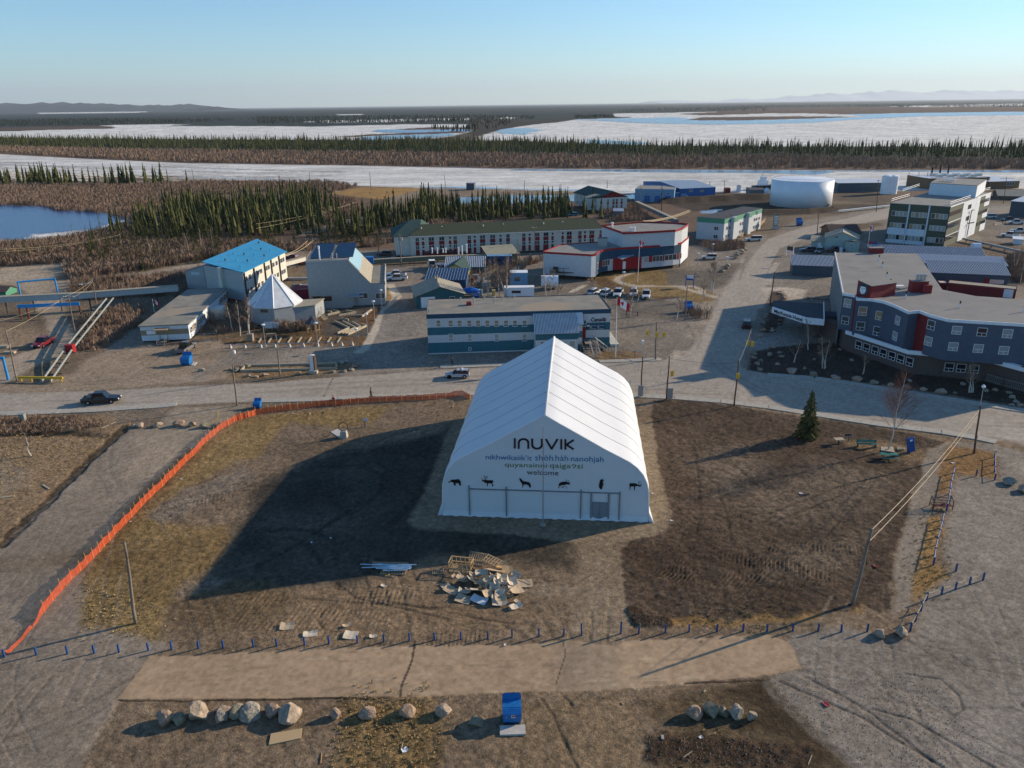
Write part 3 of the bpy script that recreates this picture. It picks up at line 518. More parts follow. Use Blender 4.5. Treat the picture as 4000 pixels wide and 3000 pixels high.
def ground_material(name,kind):
    m=bpy.data.materials.new(name);m.use_nodes=True;t=m.node_tree;N=t.nodes;Lk=t.links;b=N['Principled BSDF']
    at=N.new('ShaderNodeAttribute');at.attribute_name='tone';tc=N.new('ShaderNodeTexCoord')
    b.inputs['Specular IOR Level'].default_value=.08;b.inputs['Roughness'].default_value=.95
    n=N.new('ShaderNodeTexNoise');n.inputs['Detail'].default_value=9;n.inputs['Roughness'].default_value=.72
    mx=N.new('ShaderNodeMix');mx.data_type='RGBA';mx.blend_type='MULTIPLY';mx.inputs[0].default_value=1
    rp=N.new('ShaderNodeValToRGB');bp=N.new('ShaderNodeBump')
    Lk.new(tc.outputs['Object'],n.inputs['Vector'])
    if kind=='soil':n.inputs['Scale'].default_value=1.6;lo,hi=.62,1.34;bp.inputs['Strength'].default_value=.9;bp.inputs['Distance'].default_value=.24
    elif kind=='hard':n.inputs['Scale'].default_value=.9;lo,hi=.88,1.1;bp.inputs['Strength'].default_value=.2;bp.inputs['Distance'].default_value=.03
    elif kind=='gravel':n.inputs['Scale'].default_value=3.2;lo,hi=.70,1.28;bp.inputs['Strength'].default_value=.7;bp.inputs['Distance'].default_value=.06
    elif kind=='ice':
        mp=N.new('ShaderNodeMapping');mp.inputs['Scale'].default_value=(.25,1,1);mp.inputs['Rotation'].default_value=(0,0,R(4));Lk.new(tc.outputs['Object'],mp.inputs[0]);Lk.new(mp.outputs[0],n.inputs['Vector'])
        n.inputs['Scale'].default_value=.07;lo,hi=.66,1.22;bp.inputs['Strength'].default_value=.5;bp.inputs['Distance'].default_value=.8
    else:
        mp=N.new('ShaderNodeMapping');mp.inputs['Scale'].default_value=(.6,1,1);Lk.new(tc.outputs['Object'],mp.inputs[0]);Lk.new(mp.outputs[0],n.inputs['Vector'])
        n.inputs['Scale'].default_value=.9;lo,hi=.9,1.1;bp.inputs['Strength'].default_value=.35;bp.inputs['Distance'].default_value=.25;b.inputs['Roughness'].default_value=.22;b.inputs['Specular IOR Level'].default_value=.5
    rp.color_ramp.elements[0].position=.3;rp.color_ramp.elements[1].position=.7
    rp.color_ramp.elements[0].color=(lo,)*3+(1,);rp.color_ramp.elements[1].color=(hi,hi*.985,hi*.97,1)
    if kind in ('soil','gravel','hard'):      # fine grit
        n2=N.new('ShaderNodeTexNoise');n2.inputs['Scale'].default_value=11;n2.inputs['Detail'].default_value=6;n2.inputs['Roughness'].default_value=.75;Lk.new(tc.outputs['Object'],n2.inputs['Vector'])
        mr=N.new('ShaderNodeMapRange');mr.inputs[1].default_value=.34;mr.inputs[2].default_value=.66;k_=dict(soil=.42,gravel=.40,hard=.16)[kind];mr.inputs[3].default_value=1-k_;mr.inputs[4].default_value=1+k_;Lk.new(n2.outputs['Fac'],mr.inputs[0])
        m2=N.new('ShaderNodeMix');m2.data_type='RGBA';m2.blend_type='MULTIPLY';m2.inputs[0].default_value=1;Lk.new(mx.outputs[2],m2.inputs[6]);Lk.new(mr.outputs[0],m2.inputs[7]);fin=m2.outputs[2]
    else:fin=mx.outputs[2]
    Lk.new(n.outputs['Fac'],rp.inputs[0]);Lk.new(at.outputs['Color'],mx.inputs[6]);Lk.new(rp.outputs[0],mx.inputs[7]);Lk.new(fin,b.inputs['Base Color'])
    Lk.new(n.outputs['Fac'],bp.inputs['Height']);Lk.new(bp.outputs[0],b.inputs['Normal'])
    return m
GM={k:ground_material('surface_'+k,k) for k in ('soil','hard','gravel','ice','water')}
ZM=dict(ground='soil',road='hard',footpath='hard',frozen_river='ice',frozen_lake='ice',pond='water',parking_lot='gravel',open_water='water',gravel_lot='gravel',bare_soil='soil',dry_grass_ground='soil')
vid=np.arange(NV).reshape(NR,NC)
quads=np.stack([vid[:-1,:-1],vid[:-1,1:],vid[1:,1:],vid[1:,:-1]],-1).reshape(-1,4)
fz=zone[quads[:,0]]
for zn,name in enumerate(ZONES):
    q=quads[fz==zn]
    if len(q)==0:continue
    used,inv=np.unique(q.ravel(),return_inverse=True)
    me=bpy.data.meshes.new(name);me.vertices.add(len(used));me.loops.add(len(inv));me.polygons.add(len(q))
    me.vertices.foreach_set('co',np.stack([GX[used],GY[used],dz[used]],-1).astype(np.float32).ravel())
    me.loops.foreach_set('vertex_index',inv.astype(np.int32));me.polygons.foreach_set('loop_start',np.arange(0,len(inv),4,dtype=np.int32))
    me.polygons.foreach_set('use_smooth',np.ones(len(q),bool));me.update(calc_edges=True)
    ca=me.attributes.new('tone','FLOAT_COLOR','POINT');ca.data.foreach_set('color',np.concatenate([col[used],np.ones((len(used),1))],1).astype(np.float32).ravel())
    me.materials.append(GM[ZM[name]]);o=bpy.data.objects.new(name,me);COL.objects.link(o);o['kind']='structure'
mb=MB();mb.add([(-1e5,-2e4,-.7),(1e5,-2e4,-.7),(1e5,1e5,-.7),(-1e5,1e5,-.7)],[(0,1,2,3)]);mk('wide_land',(.16,.14,.115),.95,.3,.02,spec=.05)
tag(mb.build('terrain','wide_land'),kind='structure')
# hills on the horizon: a low dark ridge on the left, a snowy range far off on the right
def ridge(name,pts,Y,base,m,seed,depth):
    vs=[];fs=[];N_=160;xs=np.linspace(pts[0][0],pts[-1][0],N_);hs=np.interp(xs,[p[0] for p in pts],[p[1] for p in pts])
    hs=hs*(1+.10*fbm(xs/(Y*.02),xs*0,seed)*2)
    prof=((0,0),(.25,.4),(.55,.8),(.8,1.0),(1,.75),(1.6,0))
    for x,h in zip(xs,hs):
        for k,(d,f) in enumerate(prof):
            vs.append((x,Y+d*depth,base+h*f*(1+.35*(vnoise(np.array([x/(Y*.006)]),np.array([k*1.7]),seed)[0]-.5)*(0 if k in (0,5) else 1))))
    K=len(prof)
    for i in range(N_-1):
        for k in range(K-1):a=i*K+k;fs.append((a,a+K,a+K+1,a+1))
    mb=MB();mb.add(vs,fs);tag(mb.build(name,m,smooth=False),kind='structure')
def hpt(c,x,y,Y):
    d=ray(c,x,y);t=Y/d.y;return (d.x*t,HC+d.z*t)
mk('hill_forest',(.03,.04,.045),.95,.3,.002,spec=.05);mk('snow_mountain',(.55,.60,.66),.9,.25,.0002,spec=.05,col2=(.42,.48,.56))  # snow tones kept pale and close together, haze put into the colour
ridge('hills',[hpt('A',x,y,16000) for x,y in ((-600,112),(0,117),(130,114),(300,123),(600,130),(850,138),(1060,144),(1130,134),(1220,128),(1300,133),(1340,142),(1400,141),(1430,149),(1500,153))],16000,0,'hill_forest',3,3000)
ridge('mountains',[hpt('D',x,y,60000) for x,y in ((-900,100),(-650,86),(-500,98),(-200,96),(0,66),(100,90),(180,80),(310,70),(330,74),(480,45),(530,55),(700,40),(860,18),(960,28),(1200,10),(1340,0),(1600,4),(1850,12),(2000,-10),(2212,5),(2700,-5))],60000,0,'snow_mountain',8,9000)
# ------------------------------------------------------------ shared builders
ORD=['first','second','third','fourth','fifth','sixth','seventh','eighth','ninth','tenth','eleventh','twelfth','thirteenth','fourteenth','fifteenth','sixteenth','seventeenth','eighteenth','nineteenth','twentieth']
def nth(i):
    if i<20:return ORD[i]
    t={2:'twenty',3:'thirty',4:'forty',5:'fifty'}[(i+1)//10]
    return t.replace('ty','tieth') if (i+1)%10==0 else t+'-'+ORD[(i+1)%10-1]
WC={}
def win_meshes(w,h,gl,fr,style,t=.07):
    k=(round(w,2),round(h,2),gl,fr,style)
    if k not in WC:
        m=MB();a=w/2
        m.box(-a,-.06,0,a,0.01,t).box(-a,-.06,h-t,a,.01,h).box(-a,-.06,t,-a+t,.01,h-t).box(a-t,-.06,t,a,.01,h-t)
        z1=h-t
        if style=='slider':m.box(-a+t,-.055,h*.36,a-t,.01,h*.36+t).box(-t*.5,-.05,t,t*.5,.01,h*.36)
        if style=='cross':m.box(-t*.5,-.05,t,t*.5,.01,h-t)
        if style=='hung':m.box(-a+t,-.055,h*.38,a-t,.01,h*.38+t)
        if style=='triple':m.box(-w/6-t*.5,-.05,t,-w/6+t*.5,.01,h-t).box(w/6-t*.5,-.05,t,w/6+t*.5,.01,h-t)
        p=MB();p.box(-a+t*.6,-.025,t*.6,a-t*.6,0.0,h-t*.6)
        WC[k]=(m.mesh('window',fr),p.mesh('pane',gl))
    return WC[k]
class Bd:
    def __init__(s,name,label,cat,A,B,h,depth,group=None):
        s.A=Vector((A.x,A.y,0));d=Vector((B.x-A.x,B.y-A.y,0));s.L=d.length;s.d=d.normalized();s.n=Vector((-s.d.y,s.d.x,0));s.h=h;s.D=depth
        s.rz=math.atan2(s.d.y,s.d.x);s.root=empty(name,(s.A.x,s.A.y,0),s.rz,label,cat,group)
    def lc(s,p):q=Vector(p)-s.A;return Vector((q.dot(s.d),q.dot(s.n),q.z))
    def at(s,c,x,y,z=0):return s.lc(g(c,x,y,z))           # local point under a pixel at height z
    def on(s,face,c,x,y,v=0):                                  # (along, height) of a pixel on a face
        r=ray(c,x,y);O=Vector((0,0,HC))
        n=s.n if face in 'fb' else s.d;off={'f':v,'b':s.D+v,'l':v,'r':s.L+v}[face]
        t=((s.A+n*off)-O).dot(n)/r.dot(n);p=s.lc(O+r*t)
        return (p.x if face in 'fb' else p.y),p.z
    def part(s,name,mb,m,label=None,parent=None,smooth=False):
        o=mb.build(name,m,parent or s.root,smooth)
        if label:o['label']=label
        return o
    def pos(s,face,u,z,v=0):
        return {'f':((u,v,z),0),'b':((u,s.D-v,z),math.pi),'l':((v,u,z),-math.pi/2),'r':((s.L-v,u,z),math.pi/2)}[face]
    def win(s,face,u,z,w,h,gl='glass_dark',fr='frame_white',style='plain',v=0,name='window',label=None):
        a,b=win_meshes(w,h,gl,fr,style);p,r=s.pos(face,u,z,v)
        f=inst(name,a,p,r,s.root);inst('pane',b,(0,0,0),0,f)
        if label:f['label']=label
        return f
    def wpx(s,face,c,x,yt,yb,w,gl='glass_dark',fr='frame_white',style='plain',v=0):   # window from its centre column and its top and bottom rows
        u,z1=s.on(face,c,x,yt,v);_,z0=s.on(face,c,x,yb,v)
        return s.win(face,u,z0,w,z1-z0,gl,fr,style,v)
    def door(s,face,u,z,w,h,m='white_paint',v=0,label=None):
        p,r=s.pos(face,u,z,v);mb=MB();mb.box(-w/2,-.05,0,w/2,.01,h);o=inst('door',mb.mesh('door',m),p,r,s.root)
        hb=MB();hb.box(w/2-.2,-.10,h*.45,w/2-.1,-.05,h*.5);inst('handle',hb.mesh('handle','steel'),(0,0,0),0,o)
        if label:o['label']=label
        return o
def zdist(p):return math.hypot(p[0],p[1])
def simple(name,label,cat,c,A,B,top,wall,roofm,roof='flat',depth=None,back=None,gap=0.0,over=.3,rh=1.2,ridge='x',group=None,fascia=None,fh=.35,h=None,wmi=None):
    a=g(c,*A);b=g(c,*B);h=h or hh(c,A[0],A[1],top)
    s=Bd(name,label,cat,a,b,h,1)
    s.D=depth if depth else s.at(c,*back,h).y
    L,D=s.L,s.D
    w_=MB();
    if roof=='gable_y':        # ridge runs away from the viewer's side: gable on the front
        w_.add([(0,0,gap),(L,0,gap),(L,D,gap),(0,D,gap),(0,0,h),(L,0,h),(L,D,h),(0,D,h),(L/2,0,h+rh),(L/2,D,h+rh)],[(0,3,2,1),(0,1,5,8,4),(1,2,6,5),(2,3,7,9,6),(3,0,4,7)])
    elif roof=='gable_x':
        w_.add([(0,0,gap),(L,0,gap),(L,D,gap),(0,D,gap),(0,0,h),(L,0,h),(L,D,h),(0,D,h),(0,D/2,h+rh),(L,D/2,h+rh)],[(0,3,2,1),(0,1,5,4),(1,2,6,9,5),(2,3,7,6),(3,0,4,8,7)])
    elif roof=='shed':         # low at the front
        w_.add([(0,0,gap),(L,0,gap),(L,D,gap),(0,D,gap),(0,0,h),(L,0,h),(L,D,h+rh),(0,D,h+rh)],[(0,3,2,1),(0,1,5,4),(1,2,6,5),(2,3,7,6),(3,0,4,7)])
    else:w_.box(0,0,gap,L,D,h)
    s.wall=s.part('wall',w_,wall)
    r_=MB();o=over;e=.02
    if roof=='flat':
        r_.box(-o*.3,-o*.3,h+e,L+o*.3,D+o*.3,h+.18)
        fa=MB()
        for q in ((-o*.3-.05,-o*.3-.05,L+o*.3+.05,-o*.3),(-o*.3-.05,D+o*.3,L+o*.3+.05,D+o*.3+.05),(-o*.3-.05,-o*.3,-o*.3,D+o*.3),(L+o*.3,-o*.3,L+o*.3+.05,D+o*.3)):
            fa.box(q[0],q[1],h+.18-fh,q[2],q[3],h+.30)
        s.roof=s.part('roof',r_,roofm);s.part('fascia',fa,fascia or wall,parent=None)
    elif roof=='gable_x':
        k=rh/(D/2)
        r_.slab((-o,-o,h-o*k+.05),(L+o,-o,h-o*k+.05),(L+o,D/2,h+rh+.05),(-o,D/2,h+rh+.05));r_.slab((-o,D/2,h+rh+.05),(L+o,D/2,h+rh+.05),(L+o,D+o,h-o*k+.05),(-o,D+o,h-o*k+.05));s.roof=s.part('roof',r_,roofm)
    elif roof=='gable_y':
        k=rh/(L/2)
        r_.slab((-o,D+o,h-o*k+.05),(-o,-o,h-o*k+.05),(L/2,-o,h+rh+.05),(L/2,D+o,h+rh+.05));r_.slab((L/2,D+o,h+rh+.05),(L/2,-o,h+rh+.05),(L+o,-o,h-o*k+.05),(L+o,D+o,h-o*k+.05));s.roof=s.part('roof',r_,roofm)
    elif roof=='shed':
        k=rh/D;r_.slab((-o,-o,h-o*k+.05),(L+o,-o,h-o*k+.05),(L+o,D+o,h+rh+o*k+.05),(-o,D+o,h+rh+o*k+.05));s.roof=s.part('roof',r_,roofm)
    if gap>.2:
        for i in range(int(L/4)+1):
            for j in range(2):
                m=MB();m.tube((min(.3+i*4,L-.2),.3 if j==0 else D-.3,-.2),(min(.3+i*4,L-.2),.3 if j==0 else D-.3,gap),.12,5);s.part('pile',m,'dark_metal')
    if group:s.root['group']=group
    return s
def ribs(s,a,b,c,d,n,m='metal_rib',w=.07,hgt=.07,parent=None):   # raised seams on a roof plane a-b (eave) to d-c (ridge)
    a,b,c,d=[Vector(p) for p in (a,b,c,d)];nn=(b-a).cross(d-a).normalized();x=(b-a).normalized()*w/2;mb=MB()
    for i in range(n+1):
        t=i/n;p=a.lerp(b,t);q=d.lerp(c,t)
        p=p-x*(2*t-1);q=q-x*(2*t-1)
        mb.add([p-x,p+x,q+x,q-x,p-x+nn*hgt,p+x+nn*hgt,q+x+nn*hgt,q-x+nn*hgt],[(4,5,6,7),(0,1,5,4),(1,2,6,5),(2,3,7,6),(3,0,4,7)])
    o=mb.build('roof_ribs',m,parent or s.root);return o
def text_part(txt,m,parent,x0,z0,wid,hgt,y=-.03,name='lettering',rot=None,bold=0):
    cu=bpy.data.curves.new('lettering','FONT');cu.body=txt;cu.resolution_u=2;cu.extrude=.008;cu.offset=bold
    ob=bpy.data.objects.new('tmp',cu);COL.objects.link(ob);dg=bpy.context.evaluated_depsgraph_get();me=bpy.data.meshes.new_from_object(ob.evaluated_get(dg))
    bpy.data.objects.remove(ob);bpy.data.curves.remove(cu)
    v=np.empty(len(me.vertices)*3);me.vertices.foreach_get('co',v);v=v.reshape(-1,3);lo=v.min(0);hi=v.max(0)
    X=x0+(v[:,0]-lo[0])/(hi[0]-lo[0])*wid;Z=z0+(v[:,1]-lo[1])/(hi[1]-lo[1])*hgt
    me.vertices.foreach_set('co',np.stack([X,y-v[:,2],Z],-1).ravel());me.materials.clear();me.materials.append(MT[m]);me.update()
    o=bpy.data.objects.new(name,me);COL.objects.link(o);o.parent=parent;return o
def ribbon(mb,pts,wd,y0=-.05,y1=-.015):       # flat stroke in the x-z plane
    for (a,b) in zip(pts[:-1],pts[1:]):
        dx,dz_=b[0]-a[0],b[1]-a[1];l=math.hypot(dx,dz_) or 1;nx,nz=-dz_/l*wd/2,dx/l*wd/2;ex,ez=dx/l*wd*.3,dz_/l*wd*.3
        q=[(a[0]-ex+nx,a[1]-ez+nz),(a[0]-ex-nx,a[1]-ez-nz),(b[0]+ex-nx,b[1]+ez-nz),(b[0]+ex+nx,b[1]+ez+nz)]
        mb.add([(p[0],y0,p[1]) for p in q]+[(p[0],y1,p[1]) for p in q],[(0,1,2,3),(7,6,5,4),(0,4,5,1),(1,5,6,2),(2,6,7,3),(3,7,4,0)])
def plate(mb,pts,y0=-.05,y1=-.015):
    n=len(pts);mb.add([(p[0],y0,p[1]) for p in pts]+[(p[0],y1,p[1]) for p in pts],[tuple(range(n)),tuple(range(n,2*n))[::-1]]+[(i,n+i,n+(i+1)%n,(i+1)%n) for i in range(n)])
# ---- rocks
def rock_mesh(seed,name='boulder',mtl='rock_tan',sub=3):
    import bmesh
    bm=bmesh.new();bmesh.ops.create_icosphere(bm,subdivisions=sub,radius=1.0);r=random.Random(seed)
    cuts=[(Vector((r.gauss(0,1),r.gauss(0,1),r.gauss(0,1)+.2)).normalized(),r.uniform(.50,.88)) for _ in range(12)]
    from mathutils import noise
    for v in bm.verts:
        p=v.co.copy()
        for n_,d_ in cuts:
            k=p.dot(n_)
            if k>d_:p-=n_*(k-d_)*.97
        p*=1+.10*noise.noise(p*1.6+Vector((seed*3.1,0,0)))+.045*noise.noise(p*5+Vector((seed,0,0)))
        v.co=p
    for i in range(3):
        lo=min(v.co[i] for v in bm.verts);hi=max(v.co[i] for v in bm.verts)
        for v in bm.verts:v.co[i]=(v.co[i]-lo)/(hi-lo)*2-1
    me=bpy.data.meshes.new(name);bm.to_mesh(me);bm.free();me.materials.append(MT[mtl]);return me
mk('rock_tan',(.38,.30,.22),.95,.22,2.2,bump=.5,bscale=6,spec=.1);mk('rock_grey',(.34,.30,.24),.95,.22,2.2,bump=.5,bscale=6,spec=.1);mk('rock_pink',(.36,.255,.18),.95,.22,2.2,bump=.5,bscale=6,spec=.1);mk('rock_olive',(.27,.24,.165),.95,.22,2.2,bump=.5,bscale=6,spec=.1)
ROCKS={k:[rock_mesh(i*5+j,mtl=k,sub=4) for i in range(4)] for j,k in enumerate(('rock_tan','rock_grey','rock_pink','rock_olive'))}
def rock(c,x,y,wpx,hpx,kind,label,group,rz=None,deep=None):
    b=g(c,x,y);sc=CR[c][2];z=(CMI @(b-Vector((0,0,HC)))).z*-1;wd=wpx/sc/F*z/2;ht=hpx/sc/F*z/2*.98;dp=deep or wd*.9
    a=abs(hash_(x*7+y*3));o=inst('boulder',ROCKS[kind][int(a*997)%4],(b.x,b.y+dp*.55,gz(b.x,b.y)+ht*.62),rz if rz is not None else a*6.28,None,(wd*1.06,dp*1.05,ht*.98),label,'boulder',group)
    return o
def hash_(n):n=math.sin(n*12.9898)*43758.5453;return n-math.floor(n)
# ---- poles
def up(c,xf,yf,xt,yt):                 # foot on the ground, top directly above or leaning sideways
    b=g(c,xf,yf);r=ray(c,xt,yt);t=b.y/r.y
    return b,Vector((r.x*t,b.y,HC+r.z*t))
def upc(c,xf,yf,c2,xt,yt):
    b=g(c,xf,yf);r=ray(c2,xt,yt);t=b.y/r.y
    return b,Vector((r.x*t,b.y,HC+r.z*t))
def pole(c,xf,yf,xt,yt,label,c2=None,r=.15,arms=(),lamp=None,cans=0,m='pole_wood',name='utility_pole',cat='utility pole',group=None,plate_=0,sway=0):
    b,t=upc(c,xf,yf,c2 or c,xt,yt);h=t.z;root=empty(name,b,0,label,cat,group);tx=t.x-b.x
    mb=MB();n=5
    for i in range(n):
        f0,f1=i/n,(i+1)/n
        mb.tube((tx*f0+.04*math.sin(f0*7+xf),0,-.3 if i==0 else h*f0),(tx*f1+.04*math.sin(f1*7+xf),0,h*f1),r*(1-.35*f0),9,r*(1-.35*f1),cap=(i in (0,n-1)))
    mb.build('pole',m,root,True)
    for k,(f,w_) in enumerate(arms):
        a=MB();a.box(tx*f-w_/2,-.06-r,h*f-.06,tx*f+w_/2,.04-r,h*f+.06);ar=a.build('crossarm',m,root)
        for q in (-.45,-.2,.2,.45):
            i_=MB();i_.lathe([(.04,h*f+.06),(.07,h*f+.12),(.03,h*f+.24)],6,tx*f+w_*q,-r-.01);i_.build('insulator','galvanised',ar)
    if lamp:
        lx,lz=lamp[0]-b.x,lamp[1];a=MB();a.path([(tx,0,h-.3),(tx+(lx-tx)*.4,0,h-.3+(lz-h+.3)*.8),(lx,0,lz)],.05,6);a.build('lamp_arm','galvanised',root)
        q=MB();s_=1 if lx>=tx else -1
        q.box(lx-.1 if s_>0 else lx-.55,-.14,lz-.08,lx+.55 if s_>0 else lx+.1,.14,lz+.06);q.build('lamp_head','white_paint',root)
    for k in range(cans):
        q=MB();q.lathe([(.22,h*.80),(.24,h*.82),(.24,h*.80+1.0),(.15,h*.80+1.08)],10,tx*.8+(-.55,.55,0)[k],(-.05,-.05,-.5)[k]);q.build('transformer','galvanised',root)
    return root,b,t
def wires(name_label,pairs,r=.02,m='rope',sag=.5,cat='wire',name='overhead_wire'):
    mb=MB()
    for a,b in pairs:
        a=Vector(a);b=Vector(b);pts=[a.lerp(b,i/10)-Vector((0,0,sag*4*(i/10)*(1-i/10))) for i in range(11)];mb.path([tuple(p) for p in pts],r,4)
    o=mb.build(name,m);return tag(o,name_label,cat)
# ------------------------------------------------------------ the big fabric-covered hall
def fabric(name,colr,tr):
    m=mat(name,colr,.55,.02,.3,bump=.10,bscale=.6);t=m.node_tree;b=t.nodes['Principled BSDF'];out=[n for n in t.nodes if n.type=='OUTPUT_MATERIAL'][0]
    ts=t.nodes.new('ShaderNodeBsdfTranslucent');ts.inputs[0].default_value=(.62,.72,.78,1);mx=t.nodes.new('ShaderNodeMixShader');mx.inputs[0].default_value=tr
    t.links.new(b.outputs[0],mx.inputs[1]);t.links.new(ts.outputs[0],mx.inputs[2]);t.links.new(mx.outputs[0],out.inputs[0]);MT[name]=m
fabric('white_fabric',(.72,.74,.76),.16);fabric('gable_fabric',(.66,.70,.73),.14)
TA,TB=g('z',1727*.553,2010*.553),g('z',2535*.553,2037*.553);TMID=(TA+TB)/2
tent=Bd('fabric_hall','large white fabric-covered hall with a peaked roof, standing on the cleared plot','hall',TMID,TB,13.1,31.0)
tr=tent.root
PROF=[(12.28,0),(12.12,1.5),(12.05,3.0),(12.0,4.0),(11.75,5.0),(11.3,6.0),(10.6,6.85),(9.7,7.55),(8.6,8.15),(6.9,9.05),(5.2,10.05),(3.5,11.05),(1.7,12.1),(.12,13.06)]
BAY=31.0/8
for k in range(8):
    mb=MB();full=[(-x,z) for x,z in PROF]+[(x,z) for x,z in PROF[::-1]];n=len(full);S=8;vs=[]
    for j in range(S+1):
        t=j/S;y=k*BAY+t*BAY
        for i,(x,z) in enumerate(full):
            d=min(i,n-1-i);bulge={1:.05,2:.09,3:.13,4:.16,5:.16,6:.13,7:.07,8:.02}.get(d,0)*math.sin(math.pi*t)**.7
            nx,nz=(1 if x>0 else -1)*(.95 if z<5 else .7 if z<8 else .5),(.1 if z<4 else .7)
            dip=-.0*math.exp(-((min(t,1-t))/.03)**2)
            vs.append((x+nx*(bulge+dip),y,max(0,z+nz*(bulge+dip))))
    fs=[(j*n+i,j*n+i+1,(j+1)*n+i+1,(j+1)*n+i) for j in range(S) for i in range(n-1)]
    mb.add(vs,fs);mb.build('fabric_panel','white_fabric',tr,True)
for k in range(9):      # seam over each arch
    mb=MB();pts=[(-x*1.0,k*BAY,z+.015) for x,z in PROF]+[(x,k*BAY,z+.015) for x,z in PROF[::-1]]
    for a,b in zip(pts[:-1],pts[1:]):mb.tube(a,b,.03 if k else .07,5)
    mb.build('arch_seam','fabric_seam' if k else 'white_paint',tr)
mb=MB();mb.tube((0,0,13.12),(0,31,13.12),.16,8);mb.build('ridge_cap','white_fabric',tr,True)
for y,nm in ((.03,'front_wall'),(30.97,'rear_wall')):
    mb=MB();P2=[(-x*.995,z-.03 if z>5 else z) for x,z in PROF]+[(x*.995,z-.03 if z>5 else z) for x,z in PROF[::-1]]
    plate(mb,P2,y-.02,y+.02);mb.build(nm,'gable_fabric',tr)
for s_ in (-1,1):
    mb=MB();mb.add([(s_*12.25,-.1,0),(s_*12.0,-.05,1.6),(s_*12.2,2,1.6),(s_*12.55,2,0),(s_*12.75,-.25,0)],[(0,1,2,3),(0,4,1),(4,3,2,1)]);mb.build('corner_flap','white_fabric',tr)
mb=MB();n=80;vs=[]
for i in range(n+1):
    x=-12.1+24.2*i/n;vs+=[(x,-.02,.62+.05*math.sin(i*1.7)),(x,-.10-.05*math.sin(i*.9),.25),(x,-.22-.08*math.sin(i*1.3+1),.02+.03*math.sin(i*2.1))]
mb.add(vs,[(3*i+a,3*i+3+a,3*i+4+a,3*i+1+a) for i in range(n) for a in (0,1)]);mb.build('base_flap','white_fabric',tr,True)
for x,h in ((-8.88,4.05),(-4.48,4.0),(4.25,3.9),(8.72,3.8)):
    mb=MB();mb.box(x-.075,-.16,0,x+.075,-.01,h);mb.build('frame_post','galv_dark',tr) if 'galv_dark' in MT else mk('galv_dark',(.20,.23,.25),.5,.1) and mb.build('frame_post','galv_dark',tr)
for x in (5.45,7.48):
    mb=MB();mb.box(x-.1,-.15,0,x+.1,-.012,3.48);mb.build('frame_post','galv_dark',tr)
for a,b in ((-8.78,-4.58),(-4.38,4.15),(4.35,8.62)):
    mb=MB();mb.box(a,-.13,3.53,b,-.014,3.66);mb.build('frame_beam','galv_dark',tr)
mk('door_grey',(.20,.22,.25),.5,.06)
mb=MB();mb.box(5.55,-.10,2.26,7.38,-.012,2.36).box(6.44,-.11,0,6.50,-.012,2.26);mb.build('door_frame','galv_dark',tr)
for a in (5.56,6.51):
    mb=MB();mb.box(a,-.08,.02,a+.86,-.012,2.25);d=mb.build('door','door_grey',tr);q=MB();q.box(a+(.72 if a<6 else .06),-.14,1.0,a+(.80 if a<6 else .14),-.08,1.2);q.build('handle','steel',d)
b_=Bd('mast_pole','tall slim metal mast standing right in front of the fabric hall gable','mast',g('a',1056,975),g('a',1056,975)+tent.d,1,1)
mb=MB();mb.tube((0,0,0),(0,0,4.3),.075,8).tube((0,0,4.3),(0,0,12.35),.055,8);b_.part('pole',mb,'galvanised');mb=MB();mb.box(-.3,-.3,-.1,.3,.3,.06);b_.part('foot_block',mb,'concrete')
def tw(x,y):u,z=tent.on('f','a',x,y);return (u,z)
big=empty('lettering_line',(0,0,0));big.parent=tr;big['label']='large black letters INUVIK'
def seg(*pts,s2=None):
    mb=MB();ribbon(mb,[tw(*p) for p in pts],.235)
    for q in (s2 or []):ribbon(mb,[tw(*p) for p in q],.235,-.051,-.016)
    mb.build('letter','dark_print',big)
seg((766,88),(766,182));arc=[(856+49*math.cos(t),130-39*math.sin(t)) for t in np.linspace(math.pi,0,9)];seg((807,186),*arc,(905,186))
arc=[(995+50*math.cos(t),150+40*math.sin(t)) for t in np.linspace(math.pi,0,9)];seg((945,92),*arc,(1045,94));seg((1087,95),(1145,192),(1203,96));seg((1244,98),(1244,192));seg((1286,98),(1286,194),s2=[((1298,148),(1367,104)),((1298,150),(1367,194))])

